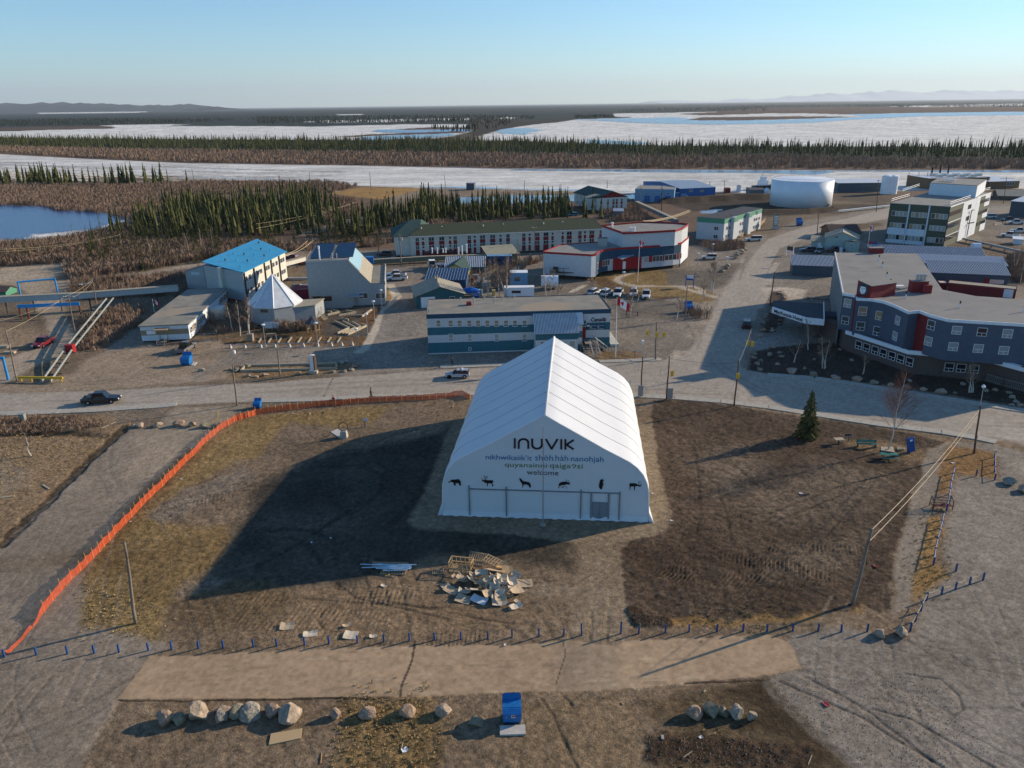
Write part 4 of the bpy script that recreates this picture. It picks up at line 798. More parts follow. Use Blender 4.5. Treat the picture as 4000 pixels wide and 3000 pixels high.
for word,m,xa,xb,yt,yb in (("nikhwikaiik'it",'blue_print',467,943,246,300),('shòh','blue_print',975,1160,252,311),('hàh','blue_print',1185,1315,255,314),('nanohjah','blue_print',1343,1678,264,336),('quyanainni','green_print',662,1095,332,389),('qaigaɂsi','green_print',1125,1464,338,402),('welcome','dark_print',890,1215,404,457)):
    u0,z0=tw(xa,(yb+yb)/2);u1,_=tw(xb,yb);_,z1=tw(xa,yt)
    text_part(word,m,tr,u0,z0,u1-u0,z1-z0,-.03,'word',bold=-.004)['label']='painted word '+word
AN={'polar bear':([(78,537),(118,508),(150,508),(190,503),(210,525),(213,571),(198,571),(188,545),(160,545),(155,571),(142,571),(135,540),(110,530),(85,541)],[]),
 'standing caribou':([(428,528),(430,515),(455,512),(540,516),(545,530),(535,545),(545,565),(543,580),(533,578),(531,549),(490,547),(488,578),(481,578),(479,547),(455,540),(445,527)],[[(440,515),(431,503),(429,494)],[(458,513),(470,500),(481,490),(483,474)],[(465,503),(456,492),(460,481),(445,470)],[(462,482),(472,476)]]),
 'howling wolf':([(812,488),(830,500),(850,522),(915,535),(930,560),(932,590),(918,590),(905,565),(880,558),(855,560),(852,587),(837,588),(845,580),(843,555),(825,530),(815,510)],[]),
 'running moose':([(1220,550),(1245,532),(1290,530),(1302,538),(1335,545),(1330,560),(1300,557),(1285,562),(1262,567),(1243,564),(1224,577),(1222,598),(1214,597),(1217,572)],[[(1232,564),(1258,596),(1278,568)],[(1290,575),(1303,600)],[(1300,538),(1290,508)],[(1306,538),(1320,518)],[(1318,545),(1333,533)]]),
 'upright bear':([(1660,502),(1685,515),(1672,525),(1678,560),(1670,580),(1662,609),(1648,609),(1632,590),(1632,560),(1642,515)],[]),
 'walking caribou':([(1945,552),(1955,545),(2005,546),(2062,575),(2058,586),(2030,573),(2005,580),(2001,619),(1994,619),(1992,580),(1965,578),(1953,590),(1952,616),(1945,616),(1947,590)],[[(2052,575),(2071,560)],[(2050,575),(2038,542),(2045,528),(2060,527)],[(2056,575),(2066,550)]])}
for k,(pts,st) in AN.items():
    mb=MB();plate(mb,[tw(*p) for p in pts][::-1],-.035,-.015)
    for q in st:ribbon(mb,[tw(*p) for p in q],.05,-.036,-.016)
    o=mb.build('animal_emblem','black_print',tr);o['label']='black '+k+' silhouette'
# ------------------------------------------------------------ bollards
def post_mesh(h,w_=.085):
    k=('post',round(h,2))
    if k not in WC:
        m=MB();n=8;m.lathe([(w_*1.12,-.2),(w_*1.12,h-.04),(w_*.9,h)],4);m.M=None
        WC[k]=m.mesh('blue_post','bollard_blue')
    return WC[k]
ROW=[('M',40,700),('M',317,683),('M',585,673),('M',815,667),('M',1030,660),('M',1283,645),('M',1485,635),('M',1716,627),('M',1930,623),('M',2190,613),('N',180,605),('N',420,597),('N',632,585),('N',876,578),('N',1105,568),('N',1325,560),('N',1543,552),('N',1770,546),('N',2001,540),('O',0,530),('O',233,525),('O',447,520),('O',600,513),('O',940,500),('O',1095,497),('O',1324,492),('O',1529,483),('O',1770,480),('O',1996,477),('O',2203,480),('P',213,472),('P',431,475),('P',632,482),('P',856,482)]
for i,(c,x,y) in enumerate(ROW):
    b=g(c,x,y);tall=i in (22,23);h=1.35 if tall else .88+.03*math.sin(i*2.3)
    lab=('tall blue post at the left side of the opening in front of the hall' if i==22 else 'tall blue post at the right side of the opening in front of the hall') if tall else 'blue timber post, %s from the left in the long front row'%nth(i)
    o=inst('blue_post',post_mesh(h),(b.x,b.y,gz(b.x,b.y)-.02),.7+.1*math.sin(i*5),None,None,lab,'post','blue posts in the front row');o.rotation_euler[1]=.02*math.sin(i*3.1);o.rotation_euler[0]=.02*math.sin(i*1.9)
for lab,(c,x,y) in (('lone blue post on the ochre grass right of the path, above the roped corner',('L',1622,1287)),('single blue post at the top of the gravel lot left of the short railed row',('L',1797,465))):
    b=g(c,x,y);inst('blue_post',post_mesh(.95),(b.x,b.y,gz(b.x,b.y)),.8,None,None,lab,'post')
def railed(name,label,feet,h,rail_m,rad,sag=0.0,cat='fence'):
    P_=[g(*q) for q in feet];root=empty(name,P_[0],0,label,cat);o0=P_[0]
    for q in P_:inst('post',post_mesh(h),(q.x-o0.x,q.y-o0.y,gz(q.x,q.y)),.8,root)
    for a,b in zip(P_[:-1],P_[1:]):
        mb=MB();a_=a-o0+Vector((0,0,h-.12));b_=b-o0+Vector((0,0,h-.12));pts=[a_.lerp(b_,t/6)-Vector((0,0,sag*4*(t/6)*(1-t/6))) for t in range(7)] if sag else [a_,b_]
        mb.path([tuple(p) for p in pts],rad,6,0);mb.build('rope' if sag else 'rail',rail_m,root)
mk('pale_rail',(.34,.36,.50),.5,.15,6.0)
railed('rail_fence','blue posts joined by a pale rail beside the ochre verge, from the rack upward',[('L',1607,437),('L',1592,493),('L',1577,560),('L',1567,625),('L',1556,692),('L',1542,762)],.95,'pale_rail',.05)
railed('rail_fence','blue posts joined by a pale rail along the verge below the metal rack',[('L',1512,838),('L',1497,910),('L',1478,985),('L',1458,1060),('L',1440,1147),('L',1427,1233)],.95,'pale_rail',.05)
railed('rail_fence','short row of blue posts with rail by the light pole at the far right',[('L',1958,300),('L',1955,362),('L',1955,430),('L',1958,497)],.9,'pale_rail',.04)
railed('rope_fence','blue posts strung with sagging rope curving across the gravel lot',[('P',1228,478),('P',1272,393),('P',1320,303),('P',1368,212),('P',1498,160),('P',1618,120),('P',1740,75),('P',1857,37)],.95,'rope',.03,.12)
# ------------------------------------------------------------ orange site fence
FE=[('M',45,695),('M',140,610),('M',290,440),('M',390,300),('M',463,210),('M',540,120),('M',622,28),('I',703,1282),('I',762,1222),('I',815,1168),('I',866,1115),('I',905,1065),('I',955,1018),('I',998,965),('I',1095,868),('I',1145,820),('I',1180,778),('I',1227,725),('I',1262,688),('I',1305,650),('I',1340,612),('I',1408,552),('I',1440,510),('I',1475,478),('I',1517,440),('I',1557,402),('I',1615,335),('I',1672,288),('I',1730,222),('I',1757,190),('I',1792,160),('I',1822,135),('I',1857,105),('I',1890,75),('I',1925,50),('I',1978,20),('E',2030,1428),('E',2085,1412),('E',2150,1395),('F',0,1372),('F',110,1355),('F',172,1345),('F',235,1338),('F',300,1330),('F',362,1325),('F',420,1318),('F',485,1308),('F',548,1300),('F',610,1295),('F',690,1292),('F',755,1288),('F',820,1280),('F',885,1270),('F',945,1268),('F',1010,1258),('F',1068,1258),('F',1130,1257),('F',1193,1253),('F',1257,1250),('F',1315,1248),('F',1375,1245),('F',1438,1243),('F',1500,1240),('F',1562,1232),('F',1640,1226),('F',1725,1212),('F',1783,1208),('F',1850,1238)]
mk('orange_net',(.66,.10,.025),.7,.12,4.0)
fr_=g(*FE[0]);root=empty('construction_fence',fr_,0,'long orange plastic mesh fence on wooden stakes around the left side of the plot','fence')
PF=[g(*q) for q in FE]
for i,p in enumerate(PF):
    if i in (0,1,2):continue
    far_=i>35;m=MB();hh_=1.36+.08*math.sin(i*4.1);lx,ly=.05*math.sin(i*2.2),.05*math.sin(i*1.3)
    if not far_:lx-=.10
    m.tube((p.x-fr_.x,p.y-fr_.y-.04,-.1),(p.x-fr_.x+lx,p.y-fr_.y-.04+ly,hh_+gz(p.x,p.y)),.03,4);m.build('stake','orange_stake',root)
for i in range(len(PF)-1):
    a,b=PF[i]-fr_,PF[i+1]-fr_;L=(b-a).length;n=max(4,int(L/.19));ha=.98+.05*math.sin(i*4.1);hb=.98+.05*math.sin(i*4.1+4.1)
    if i==0:ha,hb=.45,.22
    if i==1:ha,hb=.22,.30
    if i==2:ha,hb=.30,1.0
    dirv=(b-a).normalized();nrm=Vector((-dirv.y,dirv.x,0));mb=MB()
    def pt(t,f):
        h=ha+(hb-ha)*t-.10*math.sin(math.pi*t)*(1+.3*math.sin(i));p=a.lerp(b,t);lean=.25 if i<2 else 0
        return p+nrm*(.05*math.sin(t*9+i)*math.sin(math.pi*t)+lean*f)+Vector((0,0,f*h+.02+gz(p.x+fr_.x,p.y+fr_.y)))
    rows=9
    for k in range(n):                  # upright strands
        t=k/n;w_=(.05 if i<36 else .11)/L
        mb.add([pt(t,0),pt(t+w_,0),pt(t+w_,.5),pt(t,.5),pt(t+w_,1),pt(t,1)],[(0,1,2,3),(3,2,4,5)])
    for r_ in range(rows+1):
        f=r_/rows*(1-.05);mb.add([pt(k/6,f) for k in range(7)]+[pt(k/6,f+(.04 if i<36 else .06)) for k in range(7)],[(k,k+1,k+8,k+7) for k in range(6)])
    mb.build('netting','orange_net',root)
# ------------------------------------------------------------ boulders
def rocks(lst,group):
    for (c,x,y,w_,h_,kind,lab) in lst:rock(c,x,y,w_,h_,kind,lab,group)
rocks([('M',1415,1285,155,140,'rock_pink','reddish angular boulder at the left end of the bottom-left boulder line'),('M',1535,1278,125,100,'rock_olive','low rounded boulder second in the bottom-left line, beside the reddish one'),
 ('M',1690,1255,172,210,'rock_tan','tallest pale boulder of the bottom-left line, egg shaped'),('M',1900,1265,118,120,'rock_grey','grey boulder standing in front of a pale slab, just right of the tallest one'),('M',1925,1195,120,100,'rock_tan','pale slab-like boulder behind the grey one in the bottom-left line'),
 ('M',2035,1232,140,152,'rock_olive','olive rounded boulder in the middle of the bottom-left line'),('M',2150,1243,175,150,'rock_grey','grey-pink broad boulder right of the olive one in the bottom-left line'),
 ('N',138,1212,155,115,'rock_pink','pinkish boulder touching the big yellow one on its left'),('N',290,1272,220,165,'rock_tan','biggest rounded yellow-brown boulder ending the bottom-left line'),
 ('N',688,1232,95,112,'rock_pink','upright reddish boulder alone right of the plywood board'),('N',955,1233,152,98,'rock_pink','wedge shaped pinkish boulder left of the dry grass tufts'),('N',1315,1212,140,118,'rock_pink','hollowed pinkish boulder among the dry grass tufts'),
 ('N',1622,1218,145,112,'rock_tan','blocky tan boulder left of the small one near the blue bin'),('N',1903,1298,118,82,'rock_olive','small shaded boulder beside the big blue bin'),
 ('O',1592,1230,140,125,'rock_pink','pinkish notched boulder at the left end of the bottom-right group'),('O',1718,1213,135,142,'rock_olive','tallest dark boulder of the bottom-right group'),('O',1828,1207,95,100,'rock_olive','squarish boulder in the middle of the bottom-right group'),
 ('O',1940,1235,122,135,'rock_grey','grey pointed boulder of the bottom-right group'),('O',2075,1250,85,92,'rock_tan','small round boulder at the right end of the bottom-right group'),
 ('P',975,532,105,88,'rock_tan','left one of two tan boulders after the last front post'),('P',1162,532,105,92,'rock_tan','right one of two tan boulders beside the roped posts'),
 ('L',2100,540,120,75,'rock_grey','pale flat boulder on the gravel lot at the right edge'),('L',2235,610,110,80,'rock_tan','boulder cut by the right edge of the view')],'boulders around the lots')
rocks([('E',1200,1482,82,45,'rock_tan','boulder at the left end of the track barrier by the road'),('E',1358,1478,85,50,'rock_tan','second boulder of the track barrier from the left'),('E',1540,1475,100,66,'rock_pink','largest boulder of the track barrier, pinkish'),
 ('E',1655,1478,75,64,'rock_pink','upright boulder of the track barrier right of the largest'),('E',1755,1488,78,56,'rock_olive','brown boulder of the track barrier, last but one'),('E',1853,1490,66,48,'rock_olive','grey-brown boulder of the track barrier next to the orange fence'),('E',1145,1478,40,26,'rock_tan','smallest stone left of the track barrier boulders')],'boulders closing the gravel track')
# ------------------------------------------------------------ blue waste bin with a raised lid, on the bottom edge
def waste_bin(A,B,label,wd=1.75,scale=1.0,pad=True,sticker=False,rzo=0):
    s=Bd('waste_bin',label,'waste bin',A,B,1.8,1.6);k=(B-A).length/1.75
    s.root.scale=(k,k,k);mb=MB()
    mb.add([(.18,.25,.12),(1.57,.25,.12),(1.57,1.35,.12),(.18,1.35,.12),(.05,.02,.5),(1.70,.02,.5),(1.70,1.5,.5),(.05,1.5,.5),(0,0,1.35),(1.75,0,1.35),(1.75,1.6,1.62),(0,1.6,1.62),(0,.45,1.60),(1.75,.45,1.60)],
           [(3,2,1,0),(0,1,5,4),(1,2,6,5),(2,3,7,6),(3,0,4,7),(4,5,9,8),(5,6,10,13,9),(6,7,11,10),(7,4,8,12,11),(8,9,13,12),(12,13,10,11)])
    s.part('body',mb,'bin_blue');mb=MB();mb.slab((.02,.55,1.64),(1.73,.55,1.64),(1.73,1.55,1.72),(.02,1.55,1.72),.05);s.part('lid',mb,'bin_blue')
    mb=MB();mb.add([(0,1.50,1.65),(1.75,1.50,1.65),(1.75,1.62,2.15),(1.55,1.66,2.28),(.2,1.66,2.28),(0,1.62,2.15)],[(0,1,2,3,4,5)]);mb.add([(0,1.56,1.65),(1.75,1.56,1.65),(1.75,1.68,2.15),(1.55,1.72,2.28),(.2,1.72,2.28),(0,1.68,2.15)],[(5,4,3,2,1,0)])
    mb.box(0,1.5,1.62,.04,1.66,2.15).box(1.71,1.5,1.62,1.75,1.66,2.15);s.part('back_guard',mb,'bin_blue')
    mb=MB();mb.box(.1,.1,0,1.65,1.5,.12);s.part('skid',mb,'dark_metal')
    if sticker:
        st=MB();st.box(.80,-.015,.92,1.12,0.0,1.25);s_=s.part('sticker',st,'white_print');st=MB();st.box(.83,-.02,1.0,.95,-.014,1.22);st.build('green_print_panel','green_print',s_);st=MB();st.box(.96,-.02,1.0,1.09,-.014,1.22);st.build('red_print_panel','red_print',s_)
        for x in (.34,1.16):text_part('5','white_print',s.root,x,.93,.07,.11,-.018)
    return s
wb=waste_bin(g('h',480,1180),g('h',1040,1165),'big blue waste bin with hinged top behind a concrete slab at the bottom',sticker=True)
sl_=Bd('concrete_slab','concrete slab lying in front of the big blue bin','slab',g('h',400,1480),g('h',1160,1450),1,1)
mb=MB();Ls=sl_.L;mb.box(0,0,0,Ls,.95,.16);sl_.part('slab',mb,'pale_concrete')
waste_bin(g('E',1560,950),g('E',1640,950),'blue waste bin with hood on the lot below the flat tan building');waste_bin(g('F',-25,1322),g('F',5,1322)+Vector((.6,0,0)),'small blue waste bin on the sidewalk at the bend of the orange fence')
waste_bin(g('G',1495,492),g('G',1565,492),'blue waste bin with white rim by the pole on the courthouse lot');waste_bin(g('D',250,1178),g('D',300,1178),'blue waste bin beside the side street near the tank')
def pad(c,pts,label,m='pale_concrete',h=.12,name='concrete_slab',cat='slab'):
    P_=[g(c,*p) for p in pts];o0=P_[0];mb=MB();mb.prism([(p.x-o0.x,p.y-o0.y) for p in P_],0,h);o=mb.build(name,m,loc=o0);return tag(o,label,cat)
pad('E',[(1650,950),(1680,950),(1705,922),(1672,918)],'small concrete slab beside the blue bin below the flat building')
# ------------------------------------------------------------ plywood, planks, loose boards
o=pad('N',[(112,1465),(388,1408),(400,1322),(130,1368)],'large sheet of oriented strand board lying on the soil below the boulders','osb',.09,'plywood_sheet','board')
for i,(c,a,b,w_,lab,m) in enumerate((('N',(562,1622),(568,1530),.05,'thin wooden lath lying at the bottom edge below the plywood','new_wood'),('E',(875,1490),(998,1437),.10,'long pale plank lying on the ditch side by the road','timber'),('I',(0,655),(125,640),.25,'weathered beam lying at the left edge beyond the ditch','timber'),('I',(370,540),(425,575),.22,'short beam end lying across the ditch edge','timber'),('F',(460,1375),(470,1358),.16,'short pale block on the lawn below the bench','new_wood'),('F',(580,1365),(590,1345),.16,'brown block on the lawn right of the pale block','pole_brown'),
   ('F',(1697,1312),(1708,1293),.06,'little lath standing off the soil near the hall corner','new_wood'),('O',(945,1095),(962,1118),.07,'small wood scrap on the soil right of the blue bin','new_wood'),('O',(1658,1008),(1672,990),.12,'pale wood offcut above the bottom-right boulders','timber'),('O',(1480,1580),(1555,1528),.04,'thin branch on the churned mud at the bottom','timber'),('P',(345,1640),(378,1555),.05,'pale lath stuck in the mud bank at the bottom right','timber'),('O',(1300,1425),(1300,1390),.2,'grey stone-like chunk on the dark mud','concrete'),('N',(1250,1520),(1272,1445),.04,'thin splinter among the dry grass','timber'))):
    A,B=g(c,*a),g(c,*b);d=(B-A);mb=MB();mb.box(0,-w_/2,0,d.length,w_/2,.06);z0=gz(A.x,A.y)
    o=mb.build('plank',m,loc=(A.x,A.y,max(z0,0)+.02),rot=math.atan2(d.y,d.x));tag(o,lab,'plank')
# ------------------------------------------------------------ rubbish pile
def sheet(c,x,y,w_,d_,rz,tilt,fold,m,z=0.0,th=.03,label=None,name='cardboard_sheet',seed=0):
    r=random.Random(seed);mb=MB();n=3;vs=[]
    for j in range(n+1):
        for i in range(n+1):
            u,v=i/n-.5,j/n-.5;zz=fold*(abs(u)*2)**2*.5+r.uniform(-.02,.02)+(fold*.5 if j==n and r.random()<.5 else 0);vs.append((u*w_*(1-.12*abs(v)),v*d_,zz))
    m_=n+1;top=[(j*m_+i,j*m_+i+1,(j+1)*m_+i+1,(j+1)*m_+i) for j in range(n) for i in range(n)];N_=len(vs)
    rim=[i for i in range(n)];edge=[(i,0) for i in range(m_)]+[(n,j) for j in range(1,m_)]+[(i,n) for i in range(n-1,-1,-1)]+[(0,j) for j in range(n-1,0,-1)]
    ids=[j*m_+i for i,j in edge];fs=top+[tuple(N_+k for k in f[::-1]) for f in top]+[(ids[k],ids[k]+N_,ids[(k+1)%len(ids)]+N_,ids[(k+1)%len(ids)]) for k in range(len(ids))]
    fs=[f if i<2*len(top) else f[::-1] for i,f in enumerate(fs)]
    mb.add(vs+[(a,b,cc-th) for a,b,cc in vs],fs);b=g(c,x,y,z);o=mb.build(name,m,loc=(b.x,b.y,z+th+.03));o.rotation_euler=(tilt[0],tilt[1],rz)
    return o
PILE=[(200,780,.75,.7,.5,(0,.05),.05,'cardboard',.0),(350,870,1.6,1.0,-.5,(.1,.15),.25,'cardboard',.05),(640,900,1.3,.7,-.1,(-.1,0),.35,'pale_cardboard',.1),(610,1060,1.6,1.2,-.3,(.05,.12),.10,'cardboard',.05),(950,1075,1.7,.95,-.45,(.12,.1),.12,'white_sheet',.08),
 (1385,1100,1.5,1.4,.05,(.08,0),.25,'pale_cardboard',.1),(1400,1040,1.1,.8,.1,(.25,.1),.4,'cardboard',.35),(1740,1220,1.3,.7,.5,(.1,0),.3,'pale_cardboard',.05),(1750,1100,.5,.4,.9,(.3,.1),.1,'cardboard',.1),(830,850,1.7,1.0,.25,(-.45,.2),.1,'cardboard',.35),
 (840,845,.8,.45,.1,(-.3,.1),.02,'pale_cardboard',.65),(1290,780,1.1,.6,0,(.5,0),.55,'pale_cardboard',.55),(1180,850,1.0,.6,.1,(.2,.2),.5,'cardboard',.35),(980,680,1.4,1.1,.35,(-.35,-.25),.35,'cardboard',.6),(1120,660,.8,.6,-.5,(.3,.4),.3,'cardboard',.95),
 (800,650,1.3,1.0,-.6,(-.7,.3),.2,'cardboard',.4),(600,680,1.0,.8,.2,(-.5,.2),.3,'cardboard',.3),(560,600,1.0,.7,-.4,(.2,.3),.4,'cardboard',.4),(430,590,.7,.5,-.6,(.1,.2),.4,'cardboard',.3),(860,530,1.3,.5,.3,(.3,.2),.3,'cardboard',.6),(1000,490,1.4,.6,.25,(.5,.1),.2,'pale_cardboard',.7),
 (1310,450,1.9,1.3,-.15,(-.55,.1),.12,'cardboard',.85),(1080,420,1.0,.8,.3,(-.6,.2),.2,'cardboard',.7),(1420,620,1.2,.8,.5,(.5,.3),.5,'pale_cardboard',.75),(1260,640,1.0,.5,-.8,(.3,.5),.4,'pale_cardboard',.85),(1450,700,1.2,.8,.4,(.1,.4),.3,'pale_cardboard',.6),
 (1640,700,1.1,.9,.3,(.2,.3),.6,'pale_cardboard',.6),(1640,585,1.2,.3,.0,(.6,0),.05,'cardboard',.85),(1600,500,.8,.6,.2,(-.5,-.3),.1,'cardboard',.9),(1750,540,1.0,.6,-.5,(.4,.3),.3,'pale_cardboard',.6),(1900,720,2.0,1.2,.15,(.1,.1),.12,'cardboard',.15),(1740,860,1.6,1.1,.55,(.15,.3),.2,'cardboard',.35),
 (1530,900,1.2,1.0,-.6,(.25,-.35),.4,'cardboard',.4),(1630,930,.7,.12,.9,(.1,.2),.02,'new_wood',.45),(1400,930,1.0,.8,-.4,(.35,-.2),.4,'pale_cardboard',.35),(1120,960,1.2,.8,.6,(.4,.3),.4,'cardboard',.25),(1030,900,.9,.8,.4,(-.5,.3),.3,'cardboard',.25),(1200,740,.9,.8,.2,(.7,-.3),.3,'cardboard',.6),
 (1440,290,1.1,.7,.05,(.55,0),.05,'osb',.35),(1560,420,1.2,.8,.2,(.6,.1),.05,'osb',.45),(1420,370,1.0,.6,.1,(-.3,.1),.1,'new_wood',.3),(1250,560,.7,.5,.4,(-.4,.4),.3,'cardboard',.95),(760,620,.6,.4,.7,(.5,.2),.3,'pale_cardboard',.6),(1050,760,1.0,.5,-.2,(.4,.1),.5,'cardboard',.5),(1330,700,.8,.6,.3,(.3,.2),.5,'pale_cardboard',.8),(1590,980,.9,.5,.3,(.2,.1),.2,'cardboard',.15),(1980,660,1.3,.1,-.6,(.1,.2),.02,'timber',.3)]
for i,q in enumerate(PILE):
    o=sheet('f',q[0],q[1],q[2],q[3],q[4],q[5],q[6],q[7],q[8],seed=i)
    side='left' if q[0]<700 else 'right' if q[0]>1500 else 'middle';lvl='front' if q[1]>900 else 'back' if q[1]<560 else 'centre'
    lab={'white_sheet':'white printed sheet at the front of the rubbish pile','osb':'strand board panel at the back of the rubbish pile, '+('upper' if q[1]<400 else 'lower')+' one','new_wood':'bare wooden board in the rubbish pile','timber':'timber stick on the right of the rubbish pile'}.get(q[7],nth(sum(1 for w in PILE if 'card' in w[7] and w[0]<q[0]))+' crumpled cardboard of the rubbish pile counting from its left, %s, %s row'%('pale' if q[7]=='pale_cardboard' else 'brown',lvl))
    o.name='cardboard_sheet' if 'cardboard' in q[7] else 'board';tag(o,lab,'cardboard' if 'cardboard' in q[7] else 'board','cardboard and boards heaped in front of the hall')
for i,(x,y,w_,d_,rz,lab,m) in enumerate(((270,440,1.35,1.0,.1,'flattened cardboard carton farthest left above the front posts','cardboard'),(470,505,1.35,.75,.15,'cardboard tray with raised corners above the front posts','pale_cardboard'),(820,515,1.35,1.1,-.1,'opened pale carton with a raised flap near the front posts','pale_cardboard'),(785,430,.8,.4,.6,'crumpled scrap lying behind the opened carton','cardboard'),(1012,525,.7,.42,.1,'small folded cardboard piece right of the opened carton','pale_cardboard'),(1105,90,.7,.35,-.5,'pale folded carton lying left of the rubbish pile','pale_cardboard'),(1285,1510,.5,.4,.5,'white crumpled plastic on the dry grass','white_sheet'),(2155,600,.3,.15,.6,'paper scrap just below the front posts','white_sheet'),(2200,290,.4,.3,.2,'scrap of cardboard at the front tip of the rubbish pile','pale_cardboard'))):
    o=sheet('N',x,y,w_,d_,rz,(.03,.05),.16,m,0,seed=90+i);tag(o,lab,'cardboard')
for c,x,y,s_,lab in (('M',928,175,.12,'white scrap on the ochre grass by the left pole'),('I',1130,860,.14,'white scrap beside the orange fence midway'),('I',1568,492,.2,'white scrap on the lawn near the muddy patch'),('K',1218,617,.2,'white scrap on the gravel right of the hall'),('K',1380,850,.25,'pale stone at the front right corner of the apron'),('L',1597,352,.3,'white paper on the ochre verge'),('L',932,1245,.35,'pinkish plastic strip on the dark soil by the pole'),('L',285,615,.3,'pale torn strip on the dark soil in the middle'),('J',480,1040,.2,'pale scrap lying in the shade left of the hall'),('J',645,1003,.2,'bluish scrap in the shade above the pipe stack'),('J',1368,85,.2,'small light scrap at the top of the hall shadow'),('F',720,1292,.25,'pinkish scrap under the orange fence by the bench'),('F',320,1363,.2,'white scrap on the lawn under the fence'),('O',2065,1462,.25,'crushed white cup on the mud at the bottom right'),('O',1630,1395,.2,'white litter on the mud hummock'),('P',500,1110,.4,'dark red strip on the gravel bank')):
    o=sheet(c,x,y,s_*1.6,s_,hash_(x)*3,(0,0),.08,'white_sheet' if 'red' not in lab and 'pink' not in lab else 'red_tarp',0,.01,seed=int(x));o.name='litter';tag(o,lab,'litter')
# crates and pallets
def slat_pallet(c,x,y,label,w_=1.2,d_=1.0,rz=0,tilt=(0,0),z=0,n=7):
    b=g(c,x,y,z);root=empty('pallet',(b.x,b.y,z),rz,label,'pallet','wooden pallets by the rubbish pile');root.rotation_euler=(tilt[0],tilt[1],rz)
    for k in range(3):mb=MB();mb.box(-w_/2,-d_/2+k*(d_-.1)/2,0,w_/2,-d_/2+k*(d_-.1)/2+.1,.1);mb.build('runner','pallet_wood',root)
    for k in range(n):mb=MB();x0=-w_/2+k*(w_-.1)/(n-1);mb.box(x0,-d_/2,.102,x0+.1,d_/2,.125);mb.build('slat','pallet_wood',root)
slat_pallet('f',930,160,'weathered pallet leaning at the back of the rubbish pile',2.0,1.3,-.25,(.35,.05),.45,9);slat_pallet('f',1230,230,'broken pallet on top of the rubbish pile, right of the crate',1.7,1.2,-.55,(.1,.15),.75,6);slat_pallet('f',880,280,'pallet lying between the open crate and the leaning one',1.6,1.0,-.2,(.1,0),.35,8);slat_pallet('f',60,460,'single low pallet left of the open crate',1.2,.9,.05,(.05,0),.05,6)
slat_pallet('J',1190,1295,'long pallet under the stack of pipes',2.7,.9,-.06,(0,0),.02,10)
cr=Bd('timber_crate','open timber frame crate standing at the back left of the rubbish pile','crate',g('f',290,470),g('f',770,520),1.2,1.3);L=cr.L
for a in (0,L-.07):
    for d_ in (0,1.25):mb=MB();mb.box(a,d_,0,a+.07,d_+.07,1.15);cr.part('upright',mb,'new_wood')
for z in (0.0,.5,1.08):
    for d_ in (-.01,1.26):mb=MB();mb.box(-.02,d_-.02,z,L+.02,d_+.02 if d_<0 else d_+.09,z+.09);cr.part('long_rail',mb,'new_wood')
    for a in (-.02,L-.03):mb=MB();mb.box(a,.08,z+.005,a+.05,1.24,z+.085);cr.part('cross_rail',mb,'new_wood')
for k in range(1,5):
    for d_ in (.02,1.27):mb=MB();mb.box(k*L/5,d_,.09,k*L/5+.06,d_+.05,1.08);cr.part('upright',mb,'new_wood')
mb=MB();mb.box(.07,.08,.04,L-.07,1.24,.08);cr.part('floor_board',mb,'pallet_wood')
root=empty('pipe_stack',g('J',1150,1290),0,'stack of long pale plastic pipes and boards on a pallet in the hall shadow','pipes')
mk('pale_pipe',(.42,.60,.75),.5,.08)
for i,(a,b,z,r_) in enumerate((((907,1235),(1330,1255),.55,.05),((917,1262),(1345,1245),.5,.05),((1030,1240),(1388,1243),.6,.045),((1040,1262),(1340,1262),.4,.06),((1035,1255),(1345,1256),.46,.06),((1060,1235),(1330,1282),.62,.045),((1100,1275),(1310,1272),.35,.06),((1030,1250),(1340,1250),.35,.06))):
    A,B=g('J',a[0],a[1]+28,0)-root.location,g('J',b[0],b[1]+28,0)-root.location;mb=MB();mb.tube((A.x,A.y,z),(B.x,B.y,z),r_,7);mb.build('pipe','pale_pipe',root)
for i in range(6):
    A,B=g('J',1005,1262-i*7)-root.location,g('J',1315,1268-i*7)-root.location;mb=MB();mb.tube((A.x,A.y,.3),(B.x,B.y,.3),.07,4);mb.build('board','pallet_wood',root)
mb=MB();A,B=g('J',1118,1332),g('J',1180,1310);mb.tube((A.x,A.y,.08),(B.x,B.y,.08),.05,4);tag(mb.build('plank','orange_stake'),'orange-brown stick in front of the pipe stack','plank')
# ring monument on a stone base
rm=Bd('ring_monument','stone plinth topped with a dark metal ring, on a paved triangle of the lawn','monument',g('J',725,140),g('J',785,140),1.2,1.0)
mb=MB();L=rm.L;mb.add([(0,0,0),(L,0,0),(L,1.1,0),(0,1.1,0),(.1,.1,1.0),(L-.1,.1,1.05),(L-.15,.9,1.2),(.15,.9,1.1)],[(3,2,1,0),(4,5,6,7),(0,1,5,4),(1,2,6,5),(2,3,7,6),(3,0,4,7)]);rm.part('plinth',mb,'concrete')
mb=MB();pts=[(L/2+.62*math.cos(t),.5+.12*math.cos(t),1.72+.66*math.sin(t)) for t in np.linspace(0,2*math.pi,21)];mb.path(pts,.07,6);rm.part('ring',mb,'pole_brown')
A_=[rm.at('J',*p) for p in ((645,85),(700,60),(735,70),(760,120),(730,140))];mb=MB();mb.prism([(p.x,p.y) for p in A_][::-1],-.05,.07);rm.part('paving',mb,'pale_concrete')
ss=Bd('post_sign','small grey lectern sign on a post right of the ring monument','sign',g('F',928,1478),g('F',945,1478),1,1)
mb=MB();mb.box(.2,-.05,0,.4,.1,1.15);ss.part('post',mb,'slate_grey_siding');mb=MB();mb.slab((-.05,-.2,1.1),(.75,-.2,1.1),(.75,.3,1.35),(-.05,.3,1.35),.07);ss.part('panel',mb,'steel')
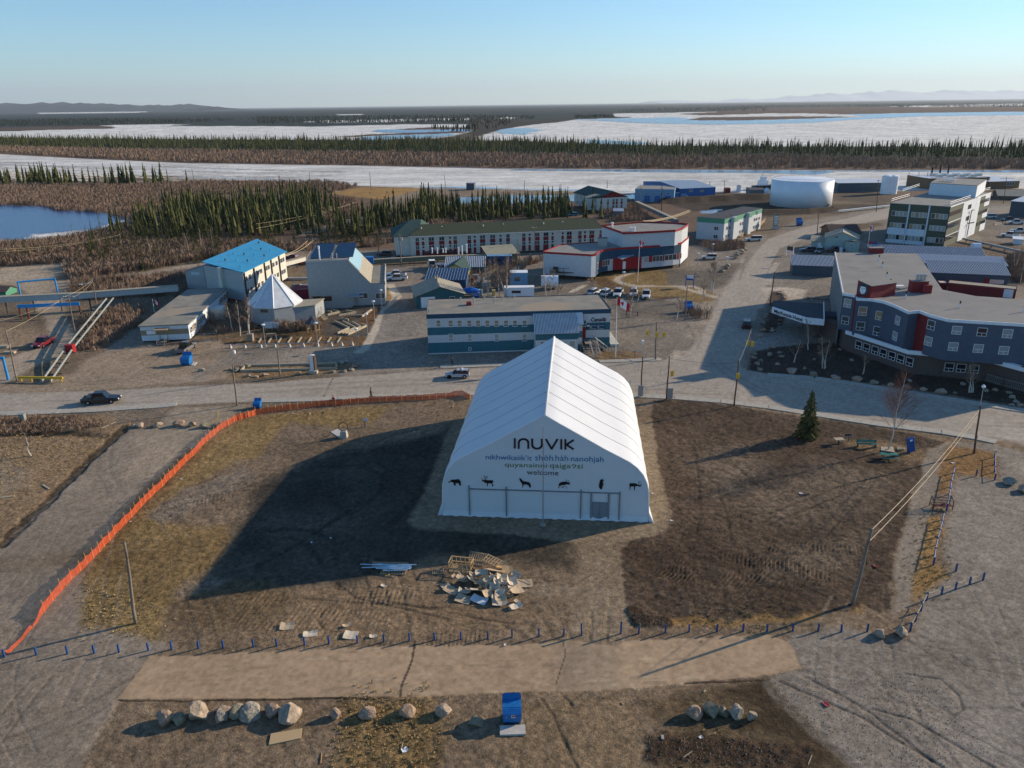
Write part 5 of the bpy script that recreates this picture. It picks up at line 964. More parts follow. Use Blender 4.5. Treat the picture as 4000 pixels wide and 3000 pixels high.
# utility poles close by
lp,lb,lt=pole('M',1172,410,1078,1037,'bare wooden pole standing alone by the ochre lawn at the lower left',c2='I',r=.17)
rp_,rb,rt=pole('P',728,240,900,918,'leaning wooden pole at the right edge of the dark soil, carrying two wires',c2='L',r=.18)
_,kb,kt=pole('L',1780,265,1835,1290,'brown street light pole beside the road at the far right',c2='H',r=.15,m='pole_brown',lamp=None)
mb=MB();mb.tube((kt.x,kt.y,kt.z-.3),(kt.x-.1,kt.y,kt.z+2.6),.045,6);o=mb.build('lamp_mast','galvanised');o.parent=_;o.location=-_.location
mb=MB();mb.lathe([(.1,kt.z+2.5),(.25,kt.z+2.6),(.22,kt.z+2.8),(.08,kt.z+2.95)],10,kt.x-.1,kt.y);o=mb.build('lamp_head','white_paint',_);o.location=-_.location
wires('two pale wires running from the leaning pole to the street light pole',[((rt.x,rt.y,rt.z-.1),(kt.x,kt.y,kt.z-.6)),((rt.x-.1,rt.y,rt.z-1.4),(kt.x,kt.y,kt.z-1.4))],.035,'rope',.8)
# rest corner at the right: tables, bench, grill, tipped booth, rack
def picnic(c,x,y,label,rz=0,L=1.9,m='teal_plank',leg='dark_metal',h=.75,k=1.0):
    b=g(c,x,y);root=empty('picnic_table',b,rz,label,'picnic table');root.scale=(k,k,k)
    for i in range(4):mb=MB();mb.box(-L/2,-.36+i*.185,h-.04,L/2,-.36+i*.185+.17,h);mb.build('top_plank',m,root)
    for s_ in (-1,1):mb=MB();mb.box(-L/2,s_*.72-.13,.42,L/2,s_*.72+.13,.46);mb.build('seat_plank',m,root)
    for s_ in (-1,1):
        mb=MB();X=s_*L*.36;mb.tube((X,-.75,0),(X,-.1,h-.05),.04,5).tube((X,.75,0),(X,.1,h-.05),.04,5).tube((X,-.8,.4),(X,.8,.4),.04,5);mb.build('leg_frame',leg,root)
    return root
picnic('L',1040,315,'teal picnic table with its benches on the dark soil below the bare birch',-.12,2.2)
bp=g('L',853,215);root=empty('park_bench',bp,-.12,'long teal slatted bench left of the bare birch','bench')
for i in range(3):mb=MB();mb.box(-1.35,i*.17-.1,.48,1.35,i*.17+.05,.52);mb.build('seat_slat','teal_plank',root)
for i in range(2):mb=MB();mb.box(-1.35,.42,.62+i*.2,1.35,.46,.78+i*.2);mb.build('back_slat','teal_plank',root)
for s_ in (-1.2,1.2):mb=MB();mb.box(s_-.04,-.1,0,s_+.04,.44,.48).box(s_-.04,.40,.48,s_+.04,.44,1.0);mb.build('leg','dark_metal',root)
tb=g('L',608,185);root=empty('side_table',tb,.1,'pale square table top on a post left of the teal bench','table');mb=MB();mb.box(-.65,-.45,.72,.65,.45,.80);mb.build('table_top','timber',root);mb=MB();mb.tube((0,0,0),(0,0,.72),.09,6);mb.build('post','dark_metal',root)
tb=g('L',692,165);root=empty('park_grill',tb,0,'small iron grill on a post beside the pale table','grill');mb=MB();mb.box(-.5,-.3,.8,.5,.3,.86).box(-.5,.24,.86,.5,.3,1.05);mb.build('grate','dark_metal',root);mb=MB();mb.tube((0,0,0),(0,0,.8),.06,6);mb.build('post','dark_metal',root)
s=Bd('portable_booth','blue booth tipped backwards on the soil beside the birch, white panel on top','booth',g('i',500,620),g('i',600,610),1,1)
s.root.rotation_euler=(0,R(-14),s.rz);mb=MB();mb.box(0,0,0,.9,.5,2.1);s.part('body',mb,'sign_blue');mb=MB();mb.box(.2,-.02,1.75,.6,-.001,2.0);s.part('panel',mb,'white_print');mb=MB();mb.box(.902,.02,.02,.94,.48,2.08);s.part('side_edge',mb,'white_paint')
for k in range(8):
    A,B=g('i',180+k*26,560-k*2),g('i',165+k*26,480+k*2)
    if k==0:root=empty('boardwalk',A,0,'grey slatted platform lying between the birch and the blue booth','platform');o0=A
    mb=MB();mb.tube((A.x-o0.x,A.y-o0.y,.15),(B.x-o0.x,B.y-o0.y,.15),.08,4);mb.build('slat','timber',root)
pad('L',[(975,245),(1095,262),(1080,215),(975,215)],'brown timber deck around the foot of the bare birch','timber',.1,'wooden_deck','deck')
root=empty('bike_rack',g('L',1500,745),R(-4),'rusty tubular rack with curved bars beside the railed posts','rack')
mk('rusty_red',(.16,.035,.035),.7,.3,12.0)
for k in range(6):mb=MB();z=.35+k*.19;mb.tube((-1.1,.55-k*.02,z),(1.05,.35-k*.02,z),.035,5);mb.build('bar','rusty_red' if k%2 else 'timber',root)
for X in (-1.15,1.1):
    mb=MB();mb.tube((X,-.3,0),(X,-.3,1.0),.05,6).tube((X,.7,0),(X,.5,1.5),.05,6).tube((X,-.3,1.0),(X,.5,1.5),.05,6).tube((X,-.3,.45),(X,.6,.45),.05,6);mb.build('side_frame','pole_brown',root)
for k in range(3):mb=MB();mb.box(-1.1,-.30+k*.2,.44,1.05,-.16+k*.2,.49);mb.build('seat_slat','rusty_red',root)
# ------------------------------------------------------------ town buildings
class Fc(Bd):          # one wall plane of a many-sided building
    def __init__(s,root,A,B,D=10):
        s.A=Vector((A[0],A[1],0));d=Vector((B[0]-A[0],B[1]-A[1],0));s.L=d.length;s.d=d.normalized();s.n=Vector((-s.d.y,s.d.x,0));s.D=D;s.rz=math.atan2(s.d.y,s.d.x);s.root=root
    def pos(s,face,u,z,v=0):
        p,r=Bd.pos(s,face,u,z,v);q=s.A+s.d*p[0]+s.n*p[1]-s.root.location;return (q.x,q.y,z),s.rz+r
    def part(s,name,mb,m,label=None):
        o=mb.build(name,m,s.root,loc=s.A-Vector((s.root.location.x,s.root.location.y,0)),rot=s.rz)
        if label:o['label']=label
        return o
def solid(root,pts,z0,z1,m,name='wall',label=None):
    o=root.location;mb=MB();mb.prism([(p[0]-o.x,p[1]-o.y) for p in pts],z0,z1);b=mb.build(name,m,root)
    if label:b['label']=label
    return b
def rim(root,pts,z0,z1,m,t=.15,name='fascia',closed=False):
    o=root.location;mb=MB();q=list(pts)+([pts[0]] if closed else [])
    for a,b in zip(q[:-1],q[1:]):
        dx,dy=b[0]-a[0],b[1]-a[1];l=math.hypot(dx,dy) or 1;nx,ny=dy/l*t,-dx/l*t;ex,ey=dx/l*t*.4,dy/l*t*.4
        c=[(a[0]-ex+nx,a[1]-ey+ny),(b[0]+ex+nx,b[1]+ey+ny),(b[0]+ex-nx*.2,b[1]+ey-ny*.2),(a[0]-ex-nx*.2,a[1]-ey-ny*.2)];mb.prism([(p[0]-o.x,p[1]-o.y) for p in c],z0,z1)
    return mb.build(name,m,root)
def vent(s,x,y,z,h=.6,r=.12,m='galvanised'):
    mb=MB();mb.lathe([(r,z),(r,z+h*.8),(r*1.5,z+h*.8),(r*1.5,z+h)],8,x,y);return s.part('roof_vent',mb,m)
def stairs(s,x0,y0,x1,y1,z,w_,m='weathered_wood',steps=None,name='stairs'):     # from (x0,y0,0) up to (x1,y1,z)
    a,b=Vector((x0,y0,0)),Vector((x1,y1,0));d=(b-a);L=d.length;d.normalize();nn=Vector((-d.y,d.x,0))*w_/2;n=steps or max(3,int(z/.2));mb=MB()
    for i in range(n):
        p=a+d*(L*i/n);q=a+d*(L*(i+1)/n);zz=z*(i+1)/n;mb.slab(tuple(p-nn)[:2]+(zz,),tuple(q-nn)[:2]+(zz,),tuple(q+nn)[:2]+(zz,),tuple(p+nn)[:2]+(zz,),.06)
    o=s.part(name,mb,m)
    for s_ in (-1,1):
        r_=MB();e=nn*s_;p,q=a+e,b+e;r_.tube((p.x,p.y,1.0),(q.x,q.y,z+1.0),.04,4).tube((p.x,p.y,.5),(q.x,q.y,z+.5),.03,4).tube((p.x,p.y,0),(p.x,p.y,1.0),.04,4).tube((q.x,q.y,0),(q.x,q.y,z+1.0),.05,4);r_.build('handrail','steel',o)
    return o
# --- two-storey office block behind the hall
s=simple('office_building','long two-storey building banded grey and dark teal, with the Canada wordmark, behind the hall','office building','F',(1493,850),(3052,797),517,'light_siding','flat_roof',back=(1497,385),over=.2,fascia='navy_band',fh=.75)
zs=[(s.on('f','F',1485,y)[1]+s.on('f','G',830,y2)[1])/2 for y,y2 in ((605,585),(678,643),(742,710))];L,D=s.L,s.D;CA=s
mb=MB();mb.box(-.03,-.03,zs[1],L+.03,D+.03,zs[0]);s.part('wall_band',mb,'teal_band');mb=MB();mb.box(-.03,-.03,.25,L+.03,D+.03,zs[2]);s.part('wall_band',mb,'teal_band')
for x in (1575,1680,1758,1842,1918,1999,2078,2160,2237,2320,2834):s.wpx('f','F',x,553,609,.95,'tan_panel' if x!=2834 else 'glass_dark',style='hung')
for x in (1683,1845,2080,2320):s.wpx('f','F',x,672,736,.95,'blind',style='hung')
s.wpx('f','F',1848,790,815,.6,'galvanised')
u0,zt=s.on('f','b',1262,235);u1,zb=s.on('f','b',1585,308)
ln=empty('wordmark',(0,0,0));ln.parent=s.root;ln['label']='dark wordmark Canada with small red flag'
ff='Canada';text_part(ff,'black_print',ln,u0,zb+.05,u1-u0,(zt-zb)*1.1,-.09,bold=.022)
mb=MB();ua,za=s.on('f','b',1535,232);ub,zc_=s.on('f','b',1592,252);w3=(ub-ua)/4
mb.box(ua,-.06,zc_,ua+w3,-.03,za).box(ub-w3,-.06,zc_,ub,-.03,za).box(ua+w3*1.5,-.06,zc_+.05,ua+w3*2.5,-.03,za-.05);mb.build('small_flag','red_print',ln)
u0,zt=s.on('f','b',1165,372);u1,zb=s.on('f','b',1570,478);mb=MB();mb.box(u0,-.09,zb,u1,-.03,zt);sg=s.part('sign_board',mb,'navy_band','dark sign board with rows of white print')
def onp(x,y):return s.on('f','b',x,y)
for x0,x1,y,t in ((1238,1375,402,'Government of Canada'),(1398,1548,400,'Gouvernement du Canada'),(1238,1280,437,'187'),(1398,1440,437,'187'),(1238,1365,464,'Mackenzie Road'),(1398,1535,462,'chemin Mackenzie')):
    a,z=onp(x0,y+5);b,_=onp(x1,y);text_part(t,'white_print',sg,a,z,b-a,.16 if '187' not in t else .28,-.10)
mb=MB();a,z=onp(1178,412);mb.box(a,-.10,z,a+.5,-.091,z+.25);mb.build('crest','white_print',sg);mb=MB();a,z=onp(1160,515);mb.box(a,-.06,z,onp(1568,500)[0],-.03,z+.4);s.part('sign_board',mb,'light_siding')
# annex with ribbed roof
ax=s.on('f','G',196,560,-1.5)[0];bx_=s.on('f','G',600,490)[0];zr=s.on('f','G',400,493)[1];fr0=s.at('G',205,665,3.9)
y0=-3.2;x1_=s.on('f','G',572,600,-3.2)[0];mb=MB();mb.add([(ax,0,.2),(x1_,0,.2),(x1_,y0,.2),(ax,y0,.2),(ax,-.02,zr-.1),(x1_,-.02,zr-.1),(x1_,y0,4.5),(ax,y0,4.5)],[(3,2,6,7),(0,3,7,4),(2,1,5,6)]);s.part('annex_wall',mb,'light_siding')
mb=MB();mb.box(x1_,y0+1.7,.2,bx_,-.04,5.4);s.part('annex_wall',mb,'light_siding');mb=MB();mb.box(x1_,y0+1.66,2.9,bx_+.03,-.03,4.2);s.part('wall_band',mb,'teal_band');mb=MB();mb.box(x1_,y0+1.66,.2,bx_+.03,-.03,1.5);s.part('wall_band',mb,'teal_band')
mb=MB();mb.box(ax-.03,y0-.03,3.1,x1_+.03,y0+.05,4.5);s.part('wall_band',mb,'teal_band')
e1,e2,e3,e4=(ax-.2,y0-.4,4.4),(x1_+.2,y0-.4,4.4),(x1_+.2,-.05,zr),(ax-.2,-.05,zr);mb=MB();mb.slab(e1,e2,e3,e4,.1);s.part('annex_roof',mb,'blue_metal_roof');ribs(s,e1,e2,e3,e4,30,'metal_roof',.17,.07)
q1,q2,q3,q4=(x1_+.2,y0+1.4,5.55),(bx_+.2,y0+1.4,5.55),(bx_+.2,-.05,zr),(x1_+.2,-.05,zr);mb=MB();mb.slab(q1,q2,q3,q4,.1);s.part('annex_roof',mb,'blue_metal_roof');ribs(s,q1,q2,q3,q4,6,'metal_roof',.16,.06)
for x in (667,862):
    u,z=s.on('f','b',x,645,y0);s.win('f',u,.9,1.25,1.9,'blind',style='hung',v=y0)
u,z=s.on('f','b',250,700,y0);s.door('f',u,.3,1.2,2.4,'red_paint',v=y0,label='red entrance door');u,z=s.on('f','b',1100,640);s.door('f',u,2.2,.9,2.3,'red_paint',label='raised red door at the ramp')
for k,(a,b_,c_,d_,z) in enumerate(((1120,830,1180,1080,1.2),(1310,800,1330,1100,2.0))):
    p=s.at('b',a,b_,z);q=s.at('b',c_+60,d_,0);stairs(s,q.x,q.y,p.x,p.y,z,1.4,'weathered_wood',name='ramp')
p=s.at('b',1320,690,2.6);q=s.at('b',1570,930,0);stairs(s,q.x,q.y,p.x,p.y,2.2,1.5,'weathered_wood')
mb=MB();mb.box(s.on('f','b',1090,700)[0],-3,1.9,s.on('f','b',1340,700)[0],-.1,2.05);s.part('landing',mb,'weathered_wood')
for x,y,m_ in ((1840,430,'red_siding'),):p=s.at('F',x,y,s.h);mb=MB();mb.box(p.x-.5,p.y-.6,s.h+.2,p.x+.5,p.y+.6,s.h+.8);s.part('roof_hatch',mb,m_)
for x,y,h_ in ((1880,428,1.6),(2060,410,1.4),(1768,388,.6),(1972,383,.6),(2130,383,.7),(1498,490,.6),(2230,370,.6)):p=s.at('F',x,y,s.h);vent(s,p.x,p.y,s.h+.15,h_)
mb=MB();mb.box(L+.5,1,0,L+2.2,14,.5);s.part('side_ramp',mb,'pale_concrete');mb=MB();mb.tube((L+2.2,0,1.3),(L+2.2,14,1.3),.04,4).tube((L+2.2,0,0),(L+2.2,0,1.3),.04,4).tube((L+2.2,14,0),(L+2.2,14,1.3),.04,4);s.part('handrail',mb,'steel')
# --- hotel
HZ=10.5;hr=empty('hotel',g('H',590,760),0,'large dark blue hotel with red panels and a brick ground floor at the right','hotel')
UP=[('D',580,1415),('H',650,335),('H',760,355),('H',770,380),('H',900,387),('H',1000,405),('H',1100,442),('H',1215,497),('H',1305,487),('H',1390,520),('H',1560,565),('H',2212,605),('H',2700,640),('H',2700,420),('H',2212,385),('H',1790,355),('H',1505,300),('D',1290,1425)]
U=[g(*p,HZ) for p in UP];solid(hr,U,3.6,HZ,'blue_grey_siding');rf=solid(hr,U,HZ+.02,HZ+.22,'hotel_roof','roof');rim(hr,U[0:12],HZ-.1,HZ+.42,'white_paint',.14)
LOW=[g('H',590,760)+Vector((-2.2,13,0)),g('H',590,760)]+[g('H',*p,3.7) for p in ((685,655),(1215,826),(1510,852))]+[g('H',*p,3.7) for p in ((1530,862),(1900,885),(2212,967),(2700,1060))]+[U[12],U[9]+Vector((1,8,0))]
solid(hr,LOW,0,3.6,'brown_brick');A0,A1,A2,A3=LOW[2],LOW[3],LOW[4],LOW[5]
rim(hr,LOW[2:5],3.3,4.0,'white_paint',.35,'canopy_band');rim(hr,LOW[6:9],3.3,4.0,'white_paint',.9,'canopy_band')
solid(hr,[U[0]+Vector((-.05,0,0)),U[1]+Vector((-.05,-.0,0)),U[1]+Vector((.3,.5,0)),U[0]+Vector((.3,-.2,0))],0,HZ-.05,'grey_mottled','side_wall')
fcs=[Fc(hr,U[i],U[i+1]) for i in range(1,11)];f0,f1,f2=Fc(hr,U[1],U[2]),Fc(hr,U[3],U[7]),Fc(hr,U[9],U[10])
def hw(x,yt,yb,gl,w_=1.5):
    best=None
    for f in fcs:
        u,z=f.on('f','H',x,(yt+yb)/2)
        if -.1<=u<=f.L+.1 and f.n.y>.02:best=f if best is None else best
    if best:best.wpx('f','H',x,yt,yb,w_,gl,style='slider')
for x,yt,yb,gl in ((693,370,447,'blind'),(673,520,592,'glass_grey'),(823,438,515,'plywood_blind'),(970,478,556,'plywood_blind'),(1127,520,600,'curtain'),(804,568,643,'glass_grey'),(950,610,690,'glass_grey'),(1103,655,735,'curtain'),(1417,556,640,'glass_grey'),(1392,697,778,'curtain'),(1638,605,678,'curtain'),(1857,620,694,'glass_dark'),(2078,632,710,'curtain'),(1607,746,820,'curtain'),(1824,762,836,'curtain'),(2045,780,852,'curtain')):hw(x,yt,yb,gl)
fl=Fc(hr,A0,A1)
for x in (788,856,930,1001,1076,1152,1230):fl.wpx('f','H',x,735+(x-788)*.325,806+(x-788)*.335,1.5,'glass_dark',style='slider')
fl2=Fc(hr,LOW[5],LOW[6])
for x in (1572,1676,1786):fl2.wpx('f','H',x,923+(x-1572)*.09,997+(x-1572)*.08,1.5,'glass_dark',style='slider')
fr=Fc(hr,U[8],U[9]);mb=MB();mb.box(0,-.06,3.6,fr.L,.0,HZ-.12);fr.part('red_panel',mb,'red_siding')
mb=MB();f_=Fc(hr,U[2],U[3]);mb.box(-.25,-.15,3.6,f_.L*.6,.1,HZ+.45);f_.part('red_panel',mb,'red_siding')
tw_=Bd('tower',None,None,g('H',760,350,HZ),g('H',848,372,HZ),1,1);bpy.data.objects.remove(tw_.root)
Ft=Fc(hr,tw_.A,tw_.A+tw_.d*3.2,7.5);mb=MB();mb.prism([(0,0),(3.2,0),(3.4,6.5),(.2,6.5)],HZ,[HZ+3.2,HZ+2.6,HZ+2.6,HZ+3.1]);Ft.part('roof_tower',mb,'red_siding');mb=MB();mb.slab((-.1,-.1,HZ+3.28),(3.3,-.1,HZ+2.68),(3.5,6.6,HZ+2.68),(.1,6.6,HZ+3.2),.1);Ft.part('tower_roof',mb,'hotel_roof')
mb=MB();em=[(1.45+1.05*math.cos(t),HZ+1.75+1.12*math.sin(t)) for t in np.linspace(0,2*math.pi,25)[:-1]];plate(mb,em,-.14,-.01);e_=Ft.part('emblem',mb,'teal_siding','round green-rimmed emblem with a pale face');mb=MB();plate(mb,[(1.45+(x-1.45)*.82,HZ+1.75+(z-HZ-1.75)*.82) for x,z in em],-.16,-.141);mb.build('emblem_ring','slate_siding',e_)
mb=MB();plate(mb,[(1.45+(x-1.45)*.62,HZ+1.65+(z-HZ-1.75)*.74) for x,z in em],-.18,-.161);mb.build('face','white_print',e_)
mb=MB();ribbon(mb,[(1.0,HZ+2.4),(1.9,HZ+2.4)],.26,-.20,-.181);ribbon(mb,[(1.1,HZ+1.9),(1.35,HZ+1.9)],.09,-.20,-.181);ribbon(mb,[(1.6,HZ+1.9),(1.85,HZ+1.9)],.09,-.20,-.181);ribbon(mb,[(1.35,HZ+1.2),(1.6,HZ+1.2)],.07,-.20,-.181);ribbon(mb,[(1.48,HZ+1.75),(1.42,HZ+1.5)],.05,-.20,-.181);mb.build('face_lines','black_print',e_)
def roofbox(root,c,x,y,z,w_,d_,h_,m,name='roof_unit',rz=0,top=None):
    p=g(c,x,y,z)-root.location;mb=MB();mb.box(-w_/2,0,0,w_/2,d_,h_);o=mb.build(name,m,root,loc=(p.x,p.y,z),rot=rz)
    if top:q=MB();q.box(-w_/2-.1,-.1,h_,w_/2+.1,d_+.1,h_+.12);q.build('cap',top,o)
    return o
c_=roofbox(hr,'H',1305,318,HZ+.2,3.0,1.8,2.2,'red_siding','chimney_block',-.1,'hotel_roof');roofbox(hr,'H',1370,325,HZ+.2,1.8,1.5,1.6,'red_siding','chimney_block',-.1)
for i in range(3):mb=MB();mb.lathe([(.28,2.3),(.28,3.3),(.36,3.3),(.36,3.5)],10,-.4+i*.7,.9);mb.build('flue','galvanised',c_)
roofbox(hr,'H',1138,270,HZ+.55,2.2,1.2,.2,'white_paint','skylight');roofbox(hr,'D',940,1418,HZ+.2,3.2,1.6,1.3,'red_siding','roof_unit',0,'hotel_roof')
o=roofbox(hr,'H',1225,272,HZ+.2,1.6,.1,1.8,'slate_grey_siding','dish',.9);o.rotation_euler[0]=.5
for c,x,y in (('D',958,1477),('D',986,1537),('D',1023,1628),('H',1054,252),('H',1189,366),('H',1654,450),('H',2208,485)):
    p=g(c,x,y,HZ+.2)-hr.location;mb=MB();mb.lathe([(.16,0),(.14,.3),(.09,.9)],8);mb.build('roof_vent','white_paint',hr,loc=(p.x,p.y,HZ+.2));mb=MB();mb.lathe([(.13,.85),(.13,1.3)],8);mb.build('vent_cap','black_paint',hr,loc=(p.x,p.y,HZ+.2))
# entrance canopy with the hotel's name
CZ=4.6;cp=[g('H',*p,CZ) for p in ((45,380),(40,452),(330,545),(482,560),(478,408))];ca=empty('entrance_canopy',(cp[1].x,cp[1].y,0),0,'white-edged hotel canopy lettered MacKenzie Hotel over the drive','canopy')
cc=[cp[1],cp[2],cp[3],cp[4],cp[0]];solid(ca,cc,CZ-.9,CZ-.1,'dark_roof','canopy_roof');rim(ca,[cc[0],cc[1],cc[2],cc[3]],CZ-.95,CZ+.35,'white_paint',.14)
ft=Fc(ca,cc[0],cc[1]);x0,z0=ft.on('f','k',470,1345);x1,_=ft.on('f','k',878,1440)
text_part('MacKenzie Hotel','black_print',ca,0,0,x1-x0,.78,-.24,bold=.012);tx_=ca.children[-1];q=ft.A-Vector((ca.location.x,ca.location.y,0))+ft.d*x0;tx_.location=(q.x,q.y,CZ-.72);tx_.rotation_euler=(0,0,ft.rz)
for p in ((400,700),(400,630),(90,520)):q=g('H',*p)-ca.location;mb=MB();mb.box(-.5,-.5,0,.5,.5,CZ-.9);mb.build('pier','brown_brick',ca,loc=q)
solid(ca,[g('H',482,520,CZ-.6),g('H',600,522,CZ-.6),g('H',600,480,CZ-.6),g('H',482,478,CZ-.6)],CZ-1.3,CZ-.6,'dark_roof','link_roof')
# --- office block with green and white panels
GH=13.1;s=simple('office_block','three-storey office block with dark green and white panels, white sunlit right wall','office block','D',(1005,1320),(1515,1365),985,'green_siding','gravel_roof',depth=50,over=.1,fascia='white_paint',fh=.15,h=GH)
s.D=Vector((g('D',1865,1205)-g('D',1515,1365))).length;D_=s.D;L=s.L;sh_=s.root
for i in range(1,3):u=L*i/3;mb=MB();mb.box(u-.2,-.12,0,u+.2,-.01,GH);s.part('mullion',mb,'white_siding')
for j,zz in enumerate((1.3,5.2,9.1)):
    for i in range(3):
        for k in range(4):s.win('f',L*i/3+1.1+L/3*.2*(k+.3),zz,L/3*.19,1.7,('blind','glass_grey','curtain','plywood_blind','glass_dark')[(i*5+j*3+k*7)%5 if (i+k+j)%3 else 0])
for i in (0,1):mb=MB();mb.box(L*i/3+.3,-.06,2.99,L*(i+1)/3-.3,-.01,5.15);s.part('white_panel',mb,'white_siding');mb=MB();mb.box(L*i/3+.3,-.06,.1,L*(i+1)/3-.3,-.01,1.28);s.part('white_panel',mb,'white_siding')
R1=g('D',1515,1365);R2=g('D',1865,1205);fr=Fc(s.root,R1,R2)
# the right wall runs askew: its own wing of the block
solid(s.root,[],0,1,'green_siding') if False else None
fp=s.lc(R2);
for o_ in [c for c in s.root.children if c.name.split('.')[0] in ('wall','roof','fascia')]:bpy.data.objects.remove(o_)
bl=(0+fp.x-L,fp.y);pl_=[(0,0),(L,0),(fp.x,fp.y),bl]
mb=MB();mb.prism(pl_,0,GH);s.part('wall',mb,'green_siding');mb=MB();mb.prism([(p[0]+.02*(1 if p[0] else -1),p[1]) for p in pl_],GH+.01,GH+.2);s.part('roof',mb,'gravel_roof')
def fs(t0,t1,z0,z1,m,pr=.06,name='white_panel'):
    a=Vector((L,0)).lerp(Vector((fp.x,fp.y)),t0);b=Vector((L,0)).lerp(Vector((fp.x,fp.y)),t1);d=(b-a).normalized();n_=Vector((d.y,-d.x))*pr;mb=MB();mb.prism([tuple(a+n_*.1),tuple(a+n_),tuple(b+n_),tuple(b+n_*.1)][::-1],z0,z1);s.part(name,mb,m)
fs(.30,.62,0,GH+.1,'white_siding',.12);fs(.62,.72,0,GH+.1,'white_siding',.14);fs(.86,1,9.0,GH+.1,'white_siding');fs(.86,1,4.8,7.6,'white_siding');fs(.86,1,0,3.4,'white_siding');fs(0,.3,3.6,3.8,'white_paint',.1);fs(0,.3,7.9,8.1,'white_paint',.1);fs(0,.3,GH-.1,GH+.3,'white_paint',.1);fs(.62,1,GH-.1,GH+.4,'white_paint',.12)
for zz in (2.0,6.0,10.0):
    fs(0,.27,zz,zz+1.4,'glass_dark',.09,'window');fs(.74,.98,zz+.6,zz+1.8,'glass_dark',.16,'window')
for zz in (6.2,10.2):fs(.42,.5,zz,zz+1.5,'glass_dark',.18,'window')
pa,pb_,pc_,pd_=[s.at('D',*p,GH) for p in ((1385,910),(1790,940),(1870,880),(1460,860))];mb=MB();mb.prism([(p.x,p.y) for p in (pa,pb_,pc_,pd_)],GH+.2,GH+4.2);s.part('penthouse',mb,'white_siding');mb=MB();mb.prism([(p.x,p.y) for p in (pa,pb_,pc_,pd_)],GH+4.21,GH+4.4);s.part('penthouse_roof',mb,'gravel_roof')
for (xa,ya,xb,yb,z) in ((1065,975,1220,930,GH),(1570,1005,1770,935,GH),(1160,890,1305,840,GH),(1840,890,1915,872,GH)):
    a,b=s.at('D',xa,ya,z),s.at('D',xb,yb,z);mb=MB()
    for dz_ in (.6,1.2):mb.tube((a.x,a.y,z+dz_),(b.x,b.y,z+dz_),.07,5)
    for t in (0,.25,.5,.75,1):p=a.lerp(b,t);mb.tube((p.x,p.y,z+.1),(p.x,p.y,z+1.2),.05,4)
    s.part('roof_railing',mb,'white_paint')
p=s.at('D',1560,800,GH+4.3);mb=MB();mb.box(p.x-2,p.y,GH+4.9,p.x+2,p.y+2,GH+5.3);s.part('roof_unit',mb,'alu');
mb=MB();q=fr.A-Vector((s.root.location.x,s.root.location.y,0));a=Vector((L,0)).lerp(Vector((fp.x,fp.y)),.5)+Vector((.5,-.1));mb.path([(a.x,a.y,.5),(a.x,a.y,9.5),(a.x+.8,a.y-.2,9.8)],.16,6).path([(a.x-.5,a.y,5),(a.x+1.5,a.y,5.5)],.2,6);s.part('duct',mb,'dark_metal')
# --- police station with curved front
LZ,TZ=6.9,11.0;pr_=empty('police_building',g('C',685,1650),0,'white and navy building with curved front, red trim and red entrance behind the lawn','public building')
LP=[g('C',*p,LZ) for p in ((270,1412),(685,1437),(722,1432),(755,1402),(830,1388),(900,1380),(1000,1374),(1110,1368),(1300,1353),(1400,1343),(1462,1333))]+[g('C',1525,1280,LZ),g('C',1150,1270,LZ),g('C',780,1325,LZ),g('C',600,1335,LZ),g('C',420,1352,LZ)]
solid(pr_,LP,1.0,LZ,'light_siding');solid(pr_,LP,LZ+.02,LZ+.2,'gravel_roof','roof');rim(pr_,LP,LZ-.1,LZ+.45,'red_paint',.13,closed=True)
TP=[g('C',*p,TZ) for p in ((778,1182),(965,1248),(1200,1237),(1410,1225),(1470,1208),(1522,1172),(1430,1162),(1135,1152))];solid(pr_,TP,LZ,TZ,'light_siding');solid(pr_,TP,TZ-.45,TZ-.4,'gravel_roof','roof');solid(pr_,TP,TZ+.01,TZ+.05,'gravel_roof','roof');rim(pr_,TP,TZ-.1,TZ+.5,'red_paint',.12,closed=True)
rim(pr_,LP[2:11],4.3,LZ-.12,'navy_band',.10,'navy_band');rim(pr_,LP[2:5],1.0,4.3,'navy_band',.06,'navy_band');rim(pr_,LP[10:12],1.0,LZ-.2,'white_siding',.1,'lit_end');rim(pr_,LP[1:3],1.0,LZ-.2,'white_siding',.12,'lit_end')  # end walls in a whiter siding, their sunlight put into the colour
fcs=[Fc(pr_,LP[i],LP[i+1]) for i in range(2,11)]
def pw(x,w_,m,z0=2.6,z1=4.3,st='plain',t=.12):
    for f in fcs:
        u,z=f.on('f','C',x,1480)
        if 0<=u<=f.L:
            if m.startswith('glass') or m=='blind':f.win('f',u,z0,w_,z1-z0,m,style=st,v=-t)
            else:mb=MB();mb.box(u-w_/2,-t-.03,z0,u+w_/2,.02,z1);f.part('red_panel',mb,m)
            return
for x,w_,m in ((738,1.2,'glass_grey'),(768,.8,'red_paint'),(812,3.0,'glass_grey'),(1157,1.6,'blind'),(1197,1.6,'red_paint'),(1255,3.4,'glass_grey'),(1305,.7,'red_paint'),(1365,4.2,'glass_grey'),(1432,.8,'red_paint'),(1450,.8,'glass_grey')):pw(x,w_,m,st='triple' if w_>2 else 'plain')
for x,w_ in ((893,1.6),(935,1.8),(1000,2.6),(1045,1.6),(1092,1.8)):pw(x,w_,'red_paint',1.0,4.4,t=.14)
pw(968,.9,'white_paint',1.1,3.3,t=.18);e=[g('C',905,1448,4.9),g('C',950,1465,4.6),g('C',1090,1415,5.2),g('C',1055,1398,5.6)];o_=pr_.location;mb=MB();mb.slab(*[tuple(p-Vector((o_.x,o_.y,0))) for p in (e[0],e[1],e[2],e[3])],.15);mb.build('porch_roof','steel_blue_roof',pr_)
ft_=Fc(pr_,TP[1],TP[3])
